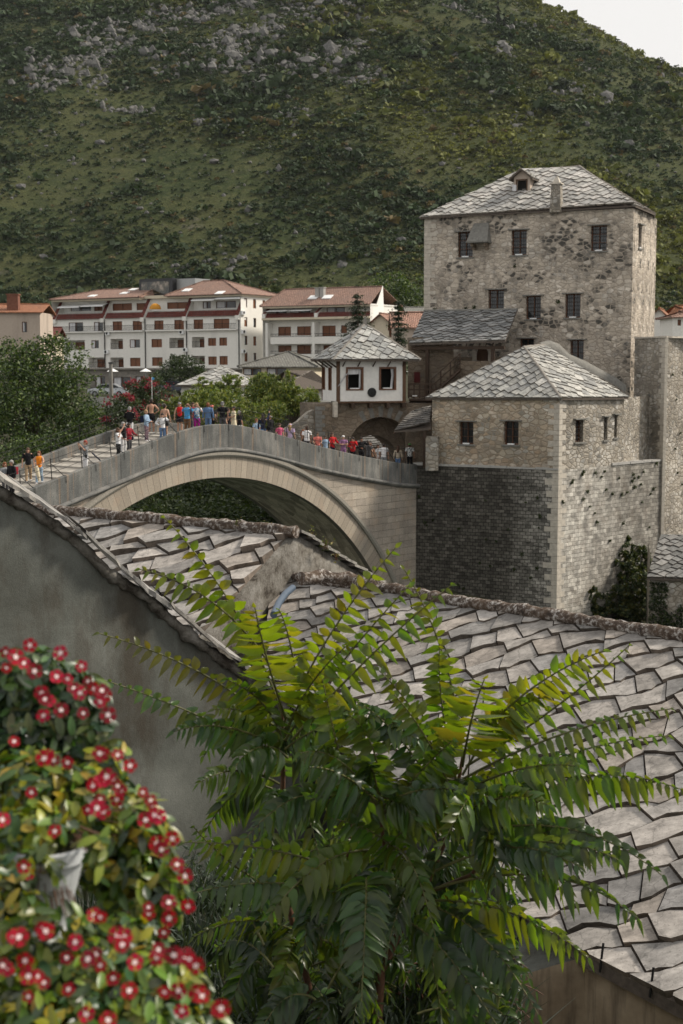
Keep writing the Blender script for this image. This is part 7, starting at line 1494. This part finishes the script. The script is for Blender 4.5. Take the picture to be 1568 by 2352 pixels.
def person(label, px, lane, H=1.68, face=0, top='white', sleeve='short', bot='trousers', bc='denim', hair='short', hc='dk', sk='l', arms=('down', 'down'), legs='stand', hat=None, bag=None, bagc='black', dz=0.0, group='people crossing the bridge', lean=0.0, extra=None, turn=0.0):
    # position: where the column of pixels meets the lane
    q = .35 + lane * (W - .75); o0 = sq(0, q); n_ = V((BN.x, BN.y, 0)); p = hit(px, 1000, o0, n_); s = (p - o0).dot(BD)
    g = sq(s, q, deckz(min(s, 30)) + .04 + dz)
    yaw = math.atan2(-g.x, g.y) + R(face)         # 0: faces the camera
    fw = V((math.sin(yaw), -math.cos(yaw), 0)); rt = V((-fw.y, fw.x, 0)) * -1.0; rt = V((fw.y, -fw.x, 0)) * -1
    Pt = lambda x, y, z: g + rt * (x * H) + fw * ((y + lean * max(0, z - .5)) * H) + V((0, 0, z * H))
    o = thing('person', label, 'person', g, group)
    # skeleton -------------------------------------------------------
    sv_ = []; se = []; sr = []
    def add(pt, r_, parent=None, ry=None):
        sv_.append(pt); sr.append((r_ * H, (ry or r_) * H)); i = len(sv_) - 1
        if parent is not None: se.append((parent, i))
        return i
    pel = add(Pt(0, 0, .53), .075, None, .06); wa = add(Pt(0, 0, .61), .066, pel, .052); chst = add(Pt(0, .005, .71), .078, wa, .058); ub = add(Pt(0, 0, .79), .070, chst, .05)
    nk = add(Pt(0, 0, .845), .031, ub); hd0 = add(Pt(0, .01, .875), .040, nk); hd1 = add(Pt(0, .012, .925), .050, hd0, .056); hd2 = add(Pt(0, .0, .965), .040, hd1)
    nose = add(Pt(0, .062, .905), .009, hd1)
    J = {'down': ((.155, -.01, .645), (.165, .035, .50)), 'phone': ((.145, .10, .70), (.05, .20, .86)), 'cross': ((.155, .05, .665), (-.03, .14, .675)), 'hold': ((.16, .03, .655), (.07, .15, .63)), 'rail': ((.16, .07, .665), (.13, .21, .62)),
         'selfie': ((.16, .12, .88), (.17, .22, 1.04)), 'hip': ((.22, -.02, .665), (.12, .02, .585)), 'face': ((.17, .08, .70), (.05, .09, .88)), 'behind': ((.16, -.05, .65), (.04, -.09, .585)), 'point': ((.17, .12, .76), (.2, .27, .77))}
    armj = {}
    for sd_, pose in ((-1, arms[0]), (1, arms[1])):
        e_, w_ = J[pose]; sh = add(Pt(sd_ * .105, 0, .805), .036, ub); el = add(Pt(sd_ * e_[0], e_[1], e_[2]), .024, sh); wr = add(Pt(sd_ * w_[0], w_[1], w_[2]), .016, el)
        E_, W_ = sv_[el], sv_[wr]; dr = (W_ - E_).normalized(); pl = add(W_ + dr * .035 * H, .018, wr, .012); pm = W_ + dr * .05 * H; sdv = dr.cross(fw if abs(dr.dot(fw)) < .8 else V((0, 0, 1))).normalized(); inw = sdv.cross(dr)
        for k, (off, ln) in enumerate(((-.018, .036), (-.006, .043), (.006, .040), (.018, .032))):
            f1_ = add(pm + sdv * off * H, .0058, pl); f2_ = add(pm + sdv * off * H + dr * ln * H * .55, .0052, f1_); add(pm + sdv * off * H + (dr * .9 + inw * .25).normalized() * ln * H, .0045, f2_)
        th = add(W_ + dr * .02 * H - sdv * .024 * H, .0065, pl); add(W_ + dr * .045 * H - sdv * .034 * H, .0055, th)
        armj[sd_] = (sv_[sh], E_, W_, W_ + dr * .05 * H)
    st = {'stand': ((.0, .0, .0), (.0, .01, .0)), 'walk': ((.03, .11, 0), (-.02, -.10, .03)), 'apart': ((.0, .03, .0), (.0, -.03, .0)), 'bent': ((.04, .03, 0), (0, 0, 0))}[legs]; legj = {}
    for sd_, (kf, ff, lift) in ((-1, st[0]), (1, st[1])):
        hp = add(Pt(sd_ * .052, 0, .50), .056, pel); kn = add(Pt(sd_ * .056, kf + .012, .285), .036, hp); cf_ = add(Pt(sd_ * .057, (kf + ff) / 2 - .008, .19), .034, kn); an = add(Pt(sd_ * .058, ff, .045 + lift), .021, cf_); add(Pt(sd_ * .064, ff + .07, .022 + lift), .018, an)
        legj[sd_] = (sv_[hp], sv_[kn], sv_[cf_], sv_[an], Pt(sd_ * .064, ff + .085, .02 + lift))
    me = bpy.data.meshes.new('body'); me.from_pydata([tuple(v - g) for v in sv_], se, []); bo = bpy.data.objects.new('body', me); COL.objects.link(bo); bo.parent = o
    md = bo.modifiers.new('Skin', 'SKIN'); md.use_smooth_shade = True; md.branch_smoothing = .3
    for i, r_ in enumerate(sr): me.skin_vertices[0].data[i].radius = r_
    me.skin_vertices[0].data[0].use_root = True
    sb = bo.modifiers.new('Sub', 'SUBSURF'); sb.levels = 1; sb.render_levels = 1; me.materials.append(smat(sk)); ORG[bo.name] = g
    # clothes --------------------------------------------------------
    def loft(mb, rings, n=14, cap_=False):
        rows = [[Pt(cx + rx * math.cos(6.2832 * k / n), cy + ry * math.sin(6.2832 * k / n) , z) for k in range(n)] for cx, cy, z, rx, ry in rings]; mb.grid(rows, True, smooth=True)
        if cap_: mb.cap(rows[0]); mb.cap(rows[-1])
    wid = 1.0 if hair not in ('long', 'bun') else .93
    if top:
        b = MB(); hem = .50 if bot != 'dress' else .52; fl = 1.12 if bot in ('skirt', 'dress') else 1.0
        if sleeve == 'jacket': hem = .475; wid *= 1.12
        loft(b, [(0, 0, hem, .094 * wid, .074), (0, 0, .55, .092 * wid, .072), (0, 0, .62, .083 * wid, .066), (0, .004, .70, .096 * wid, .076), (0, .002, .76, .106 * wid, .075), (0, 0, .80, .118 * wid, .062), (0, 0, .828, .096 * wid, .05), (0, 0, .842, .045, .042)])
        for sd_ in (-1, 1):
            a_, e_, w_, _ = armj[sd_]
            if sleeve == 'none': continue
            if sleeve == 'short': pts = [a_ + V((0, 0, .012 * H)), a_.lerp(e_, .4), a_.lerp(e_, .72)]; rd = [.046 * H, .043 * H, .043 * H]
            else: pts = [a_ + V((0, 0, .012 * H)), a_.lerp(e_, .5), e_, e_.lerp(w_, .5), w_.lerp(e_, .04)]; rd = [.046 * H, .042 * H, .037 * H, .032 * H, .028 * H]
            b.tube(pts, rd, 9, caps=False); 
        mt = [cmat(top)]
        if extra == 'tiedye':
            t = NT('tie_dye_cloth', .85, .15); n = t.noise(t.map('Object'), 7, 4, .6); t.out(t.ramp(n, [(.44, (.65, .67, .70)), (.50, (.10, .35, .55)), (.58, (.04, .10, .25))])); mt = [t.mat]
        if extra == 'print':
            t = NT('dark_print_on_white', .85, .15); n = t.noise(t.map('Object'), 16, 3, .6); t.out(t.ramp(n, [(.50, (.66, .67, .66)), (.54, (.05, .07, .08))])); mt = [t.mat]
        b.build('top', mt, o)
    if bot in ('trousers', 'shorts'):
        b = MB(); loft(b, [(0, 0, .455, .088, .066), (0, 0, .50, .092, .070), (0, 0, .545, .086, .066), (0, 0, .585, .078, .06)])
        for sd_ in (-1, 1):
            h_, k_, c_, a_, _ = legj[sd_]; pts = [h_ + V((0, 0, .01)), h_.lerp(k_, .5), k_] + ([c_, a_ + V((0, 0, .005))] if bot == 'trousers' else []); 
            if bot == 'shorts': pts = [h_, h_.lerp(k_, .5), h_.lerp(k_, .85)]; rd = [.060, .058, .060]
            else: rd = [.060, .052, .043, .041, .034]
            b.tube(pts, [r_ * H for r_ in rd], 10, caps=False)
        mt = cmat(bc)
        if extra == 'floral': t = NT('floral_cloth', .85, .15); n = t.noise(t.map('Object'), 18, 4, .6); t.out(t.ramp(n, [(.45, (.06, .05, .09)), (.52, (.35, .22, .20)), (.6, (.12, .10, .16))])); mt = t.mat
        b.build({'trousers': 'trousers', 'shorts': 'shorts'}[bot], mt, o)
    else:
        b = MB(); lo = .22 if bot == 'dress' else .36; loft(b, [(0, 0, lo, .135, .11), (0, 0, .38 if lo < .3 else .42, .118, .095), (0, 0, .50, .097, .078), (0, 0, .58, .084, .067)]); b.build('skirt', cmat(bc), o)
    b = MB()
    for sd_ in (-1, 1):
        a_, t_ = legj[sd_][3], legj[sd_][4]; b.tube([a_ - fw * .02 * H + V((0, 0, -.015 * H)), a_.lerp(t_, .5) + V((0, 0, -.004 * H)), t_], [.026 * H, .027 * H, .020 * H], 8, flat=.8)
    b.build('shoes', cmat('white' if random.random() < .5 else 'dgrey'), o)
    # hair, hat, face -------------------------------------------------
    hc_ = Pt(0, -.006, .935); b = MB()
    if hair == 'bald': b.ellip(Pt(0, -.018, .915), .050 * H, .052 * H, .030 * H, 12, 4, lo=-.6, yaw=yaw)
    else:
        b.ellip(hc_ + V((0, 0, .008 * H)), .056 * H, .062 * H, .058 * H, 14, 6, lo=-.15 if hair == 'short' else -.3, jit=.03, yaw=yaw)
        b.ellip(Pt(0, -.026, .915), .052 * H, .044 * H, .055 * H, 12, 6, lo=-.95, jit=.04, yaw=yaw)
        if hair == 'long': b.tube([Pt(0, -.02, .95), Pt(0, -.042, .88), Pt(0, -.055, .80), Pt(.005, -.055, .72)], [.048 * H, .058 * H, .056 * H, .026 * H], 10, flat=1.0, jit=.08)
        if hair == 'bob': b.tube([Pt(0, -.01, .95), Pt(0, -.028, .88), Pt(0, -.03, .85)], [.05 * H, .066 * H, .056 * H], 12, jit=.05)
        if hair == 'bun': b.ellip(Pt(0, -.05, .975), .028 * H, .028 * H, .026 * H, 8, 6, lo=-1, jit=.08)
    b.build('hair', hmat(hc), o)
    if hat:
        b = MB(); hc2, kind = hat; b.ellip(Pt(0, -.004, .945), .060 * H, .066 * H, .052 * H, 14, 5, lo=-.05, yaw=yaw); 
        if kind == 'cap':
            rows = [[Pt(.048 * math.cos(a), .045 + .0 + r_ * math.sin(a), .943 - .006 * r_ / .05) for a in [math.pi * k / 8 for k in range(9)]] for r_ in (.01, .065)]; b.grid(rows, False)
        b.build('hat', cmat(hc2), o)
    for sd_ in (-1, 1): b = MB(); b.ellip(Pt(sd_ * .019, .062, .926), .0075 * H, .005 * H, .005 * H, 6, 4, lo=-1); b.build('eye', M['dark'], o)
    b = MB(); b.ellip(Pt(0, .058, .885), .015 * H, .006 * H, .004 * H, 8, 3, lo=-1, yaw=yaw); b.build('mouth', plain('lips', (.25, .08, .07), .6), o)
    for sd_ in (-1, 1): b = MB(); b.ellip(Pt(sd_ * .053, -.004, .915), .006 * H, .011 * H, .018 * H, 6, 4, lo=-1, yaw=yaw); b.build('ear', smat(sk), o)
    def own(nm, lab, cat, mb, mat): q_ = mb.build(nm, mat, None, V(mb.v[0])); tag(q_, lab, cat); return q_
    who = label
    if bag == 'backpack': b = MB(); f_ = Fr(tuple(V((*Pt(0, -.07, 0)[:2], 0))), (-rt)[:2]); b.fbox(f_, -.10 * H, .10 * H, g.z + .60 * H, g.z + .80 * H, 0, .09 * H); own('backpack', 'backpack worn by the ' + cut(who), 'backpack', b, cmat(bagc))
    if bag == 'shoulder': b = MB(); b.ellip(Pt(.12, .05, .53), .055 * H, .035 * H, .055 * H, 10, 6, lo=-1, yaw=yaw); b.tube([Pt(.12, .04, .57), Pt(.04, .085, .70), Pt(-.09, .02, .83)], .006 * H, 5); own('shoulder_bag', 'bag slung on the ' + cut(who), 'bag', b, cmat(bagc))
    if bag == 'belly': b = MB(); b.ellip(Pt(.02, .085, .565), .06 * H, .03 * H, .03 * H, 10, 6, lo=-1, yaw=yaw); own('waist_bag', 'waist bag worn by the ' + cut(who), 'bag', b, cmat(bagc))
    for sd_, pose in ((-1, arms[0]), (1, arms[1])):
        if pose in ('phone', 'selfie') and (sd_ == 1 or arms[1] not in ('phone', 'selfie')):
            h_ = armj[sd_][3]; f_ = Fr((h_.x, h_.y, 0), rt[:2]); b = MB(); b.fbox(f_, -.02 * H, .02 * H, h_.z - .01 * H, h_.z + .075 * H, -.004, .004); own('phone', 'phone held up by the ' + cut(who), 'phone', b, M['blackm'])
    return o, Pt, armj
pp_ = person
pp_('woman in a grey jacket with pinkish hair at the far left end of the bridge', 9, .45, 1.60, 20, 'grey', 'jacket', hair='bob', hc='au', bc='dgrey', arms=('hold', 'hold'))
pp_('man in a black jacket with a red backpack at the far left end', 24, .35, 1.70, -50, 'black', 'jacket', hair='short', hc='gy', bc='black', sk='m', bag='backpack', bagc='dkred')
pp_('long haired woman in a black tee and tan trousers walking down the left slope', 63, .62, 1.70, 0, 'black', 'short', bc='tan', hair='long', hc='br', legs='walk')
pp_('red haired woman in an orange top and pale jeans with a jacket over her arm', 88, .40, 1.60, -15, 'orange', 'none', bc='ldenim', hair='long', hc='au', arms=('hold', 'rail'), legs='walk')
pp_('woman with short red hair in a grey tee holding her phone up', 195, .10, 1.64, -60, 'grey', 'short', bc='white', hair='short', hc='rd', arms=('phone', 'phone'), bag='shoulder')
pp_('brown haired woman in a white tee by the parapet halfway up', 271, .12, 1.62, 70, 'white', 'short', bc='black', hair='bob', hc='br', arms=('face', 'rail'), sk='m')
pp_('grey haired woman in black standing behind the woman in the white tee', 283, .25, 1.66, 40, 'black', 'short', bc='white', hair='bob', hc='gy', arms=('face', 'down'))
pp_('dark haired woman in a red jacket leaning over the parapet on the left slope', 296, .12, 1.66, 60, 'dkred', 'long', bc='dgrey', hair='bob', hc='dk', arms=('rail', 'rail'), bag='shoulder', bagc='navy')
pp_('woman in a black leather jacket and white trousers by the far parapet', 298, .85, 1.70, 180, 'black', 'jacket', bc='white', hair='bun', hc='gy', arms=('cross', 'cross'), bag='backpack')
pp_('blonde woman in a denim jacket and floral trousers with a backpack', 336, .45, 1.66, 70, 'ldenim', 'jacket', bc='mauve', hair='short', hc='bl', arms=('hold', 'hold'), bag='backpack', bagc='navy', extra='floral')
pp_('shirtless man in black shorts standing highest above the left slope', 348, .55, 1.84, 190, None, 'none', bot='shorts', bc='black', hair='short', hc='dk', sk='m', arms=('hip', 'down'), dz=.22)
pp_('girl in a white long sleeved top and jeans with her arms out', 373, .15, 1.52, 10, 'white', 'long', bc='denim', hair='short', hc='dk', arms=('hip', 'point'))
pp_('shirtless tanned man behind the girl in white', 379, .45, 1.70, 150, None, 'none', bot='shorts', bc='black', hair='short', hc='dk', sk='l')
pp_('woman in a grey cap and red sleeveless top left of the blue shirt', 413, .50, 1.66, 0, 'red', 'none', bot='skirt', bc='black', hair='long', hc='au', hat=('grey', 'cap'))
pp_('bald man in a bright blue tee with a dark wrap', 430, .20, 1.72, 160, 'blue', 'short', bc='brown', hair='bald', hc='br', sk='m', arms=('face', 'face'))
pp_('woman in a blue and white patterned top, sunglasses and magenta trousers', 452, .15, 1.66, 10, 'blue', 'short', bc='magenta', hair='short', hc='bl', arms=('down', 'face'), bag='belly', bagc='grey', extra='tiedye')
pp_('dark haired person behind the patterned top near the crown of the bridge', 444, .60, 1.66, 30, 'dkred', 'short', bc='dgrey', hair='short', hc='br')
pp_('person in a pale denim jacket seen from behind at the crown', 478, .22, 1.64, 175, 'denim', 'jacket', bc='denim', hair='short', hc='au')
pp_('person in a pink cap half hidden behind the denim jacket', 487, .50, 1.64, 140, 'black', 'short', bc='black', hair='short', hc='br', hat=('coral', 'cap'))
pp_('man in a black tee and grey cap seen from behind at the crown', 511, .20, 1.78, 180, 'black', 'short', bc='dgrey', hair='short', hc='gy', sk='m', hat=('dgrey', 'cap'))
pp_('dark dressed person between the black cap man and the cream dress', 525, .50, 1.64, 60, 'black', 'short', bc='black', hair='short', hc='br')
pp_('woman in a loose cream dress looking left at the crown', 537, .22, 1.66, -75, 'cream', 'short', 'dress', 'cream', hair='short', hc='dk', arms=('hold', 'hold'), sk='m')
pp_('grey haired man in a black tee right of the cream dress', 550, .45, 1.66, 120, 'black', 'short', bc='white', hair='short', hc='gy', sk='m')
pp_('small woman with light brown hair at the start of the right slope', 589, .55, 1.56, 40, 'ldenim', 'short', bc='denim', hair='short', hc='au')
pp_('long haired woman in navy raising her arm for a selfie', 604, .25, 1.66, 170, 'navy', 'long', bc='denim', hair='long', hc='dk', arms=('selfie', 'down'))
pp_('bald man in a black coat beside the selfie woman', 621, .20, 1.74, -120, 'black', 'jacket', bc='dgrey', hair='bald', hc='gy', sk='m')
pp_('person in a pale pink top low behind the parapet', 642, .35, 1.52, 30, 'pink', 'short', bc='denim', hair='short', hc='br', hat=None)
pp_('blonde woman with a lavender cap and lilac top seen from behind', 666, .30, 1.66, 165, 'lilac', 'short', bc='grey', hair='long', hc='bl', hat=('lilac', 'cap'))
pp_('brown haired person partly hidden left of the white tee man', 696, .55, 1.68, 100, 'brown', 'short', bc='dgrey', hair='long', hc='au')
pp_('man in a white tee with a dark strap on the right slope', 704, .25, 1.74, 200, 'white', 'short', bc='dgrey', hair='short', hc='br', sk='m', bag='shoulder')
pp_('woman in a coral top with sunglasses leaning on the parapet', 729, .10, 1.52, 0, 'coral', 'short', bc='denim', hair='short', hc='br', arms=('rail', 'rail'), sk='m', dz=-.12)
pp_('dark haired person in a pale top right of the coral top', 747, .15, 1.50, 20, 'ldenim', 'short', bc='navy', hair='short', hc='dk', sk='m', dz=-.12)
pp_('woman in a red jacket with a white mask looking right', 763, .22, 1.70, 45, 'red', 'jacket', bc='navy', hair='long', hc='br', arms=('hold', 'rail'))
pp_('woman with a white hat and mauve top, arms crossed on the parapet', 788, .10, 1.60, 10, 'mauve', 'short', bc='mauve', hair='short', hc='wh', hat=('white', 'hat'), arms=('cross', 'cross'))
pp_('woman in a bright pink red jacket holding a phone to her chest', 810, .12, 1.66, 0, 'red', 'jacket', bc='black', hair='long', hc='dk', arms=('hold', 'phone'))
pp_('man in a black jacket and sunglasses reaching right', 830, .15, 1.76, 20, 'black', 'jacket', bc='black', hair='short', hc='dk', sk='m', arms=('hold', 'point'), legs='apart')
pp_('person in a grey top half turned away right of the black jacket man', 846, .25, 1.68, 150, 'dgrey', 'short', bc='dgrey', hair='short', hc='br', arms=('down', 'phone'))
pp_('bare armed person behind the grey top near the gate', 852, .70, 1.66, 160, 'brown', 'none', bc='dgrey', hair='short', hc='br', sk='m')
pp_('person in a white tee with a dark hood hanging down the back', 881, .30, 1.72, 180, 'white', 'short', bc='grey', hair='short', hc='dk', sk='m', arms=('down', 'down'))
pp_('small person in white just left of the dark hooded white tee', 868, .75, 1.60, 60, 'white', 'short', bc='white', hair='short', hc='br')
pp_('long haired woman in a beige top seen from behind near the gate', 914, .30, 1.60, 175, 'beige', 'long', bc='denim', hair='long', hc='br', bag='shoulder', bagc='dgrey')
pp_('person in a white patterned tee and a yellow green cap by the bridge end', 941, .30, 1.72, 180, 'white', 'short', bc='black', hair='short', hc='dk', sk='m', hat=('green', 'cap'), extra='print', bag=None)
pp_('dark clothed person at the very end of the bridge by the pillar', 965, .40, 1.62, 150, 'navy', 'jacket', bc='navy', hair='short', hc='br', bag='backpack', bagc='navy')
# things in hands
um = hit(236, 1070, sq(0, .8), V((BN.x, BN.y, 0))); s_ = (um - sq(0, .8)).dot(BD); u0_ = sq(s_, .6, deckz(s_) + .12); u1_ = sq(s_ - 1.0, .7, deckz(s_) + .95)
o = thing('folded_umbrella', 'folded dark blue umbrella held slanting by the red haired woman with the phone', 'umbrella', u0_); b = MB(); b.tube([u0_, u0_.lerp(u1_, .15), u0_.lerp(u1_, .75), u0_.lerp(u1_, .8)], [.006, .03, .038, .01], 8); b.build('canopy', cmat('navy'), o); b = MB(); b.bar(u0_.lerp(u1_, .8), u1_, .012, 6); b.build('handle', M['wood'], o)
jq = hit(84, 1075, sq(0, 1.9), V((BN.x, BN.y, 0))); b = MB(); b.tube([jq + V((-.02, 0, .1)), jq + V((.02, -.02, -.1)), jq + V((.08, 0, -.45)), jq + V((.10, 0, -.62))], [.07, .10, .08, .05], 9, jit=.12); tag(b.build('folded_jacket', cmat('cream'), None, jq), 'cream fleece jacket hanging over the arm of the woman in orange', 'jacket')
fq = hit(349, 925, sq(0, 2.8), V((BN.x, BN.y, 0))); ft = V((fq.x, fq.y, at(349, 866, fq.y).z)); o = thing('guide_pole', 'thin pole with a blue tip rising above the shirtless man', 'pole', fq); b = MB(); b.bar(fq, ft, .012, 6); b.build('rod', M['whitep'], o); b = MB(); b.face([ft, ft + V((.14, 0, -.03)), ft + V((.12, 0, -.16)), ft + V((0, 0, -.14))]); b.build('pennant', cmat('blue'), o)
# ------------------------------------------------------------------ thin haze over the valley
b = MB(); X0, X1, Y0, Y1, Z0, Z1 = -1300, 1300, -30, 1950, -4, 560
c8 = [V((x, y, z)) for z in (Z0, Z1) for x, y in ((X0, Y0), (X1, Y0), (X1, Y1), (X0, Y1))]
for q in ((0, 3, 2, 1), (4, 5, 6, 7), (0, 1, 5, 4), (1, 2, 6, 5), (2, 3, 7, 6), (3, 0, 4, 7)): b.face([c8[i] for i in q])
hm = bpy.data.materials.new('haze_air'); hm.use_nodes = True; ht = hm.node_tree; ht.nodes.clear(); ho = ht.nodes.new('ShaderNodeOutputMaterial'); hv = ht.nodes.new('ShaderNodeVolumePrincipled')
hv.inputs['Color'].default_value = (.88, .93, 1.0, 1); hv.inputs['Density'].default_value = 0.00002; ht.links.new(hv.outputs[0], ho.inputs['Volume'])
tag(b.build('haze', hm), kind='stuff')
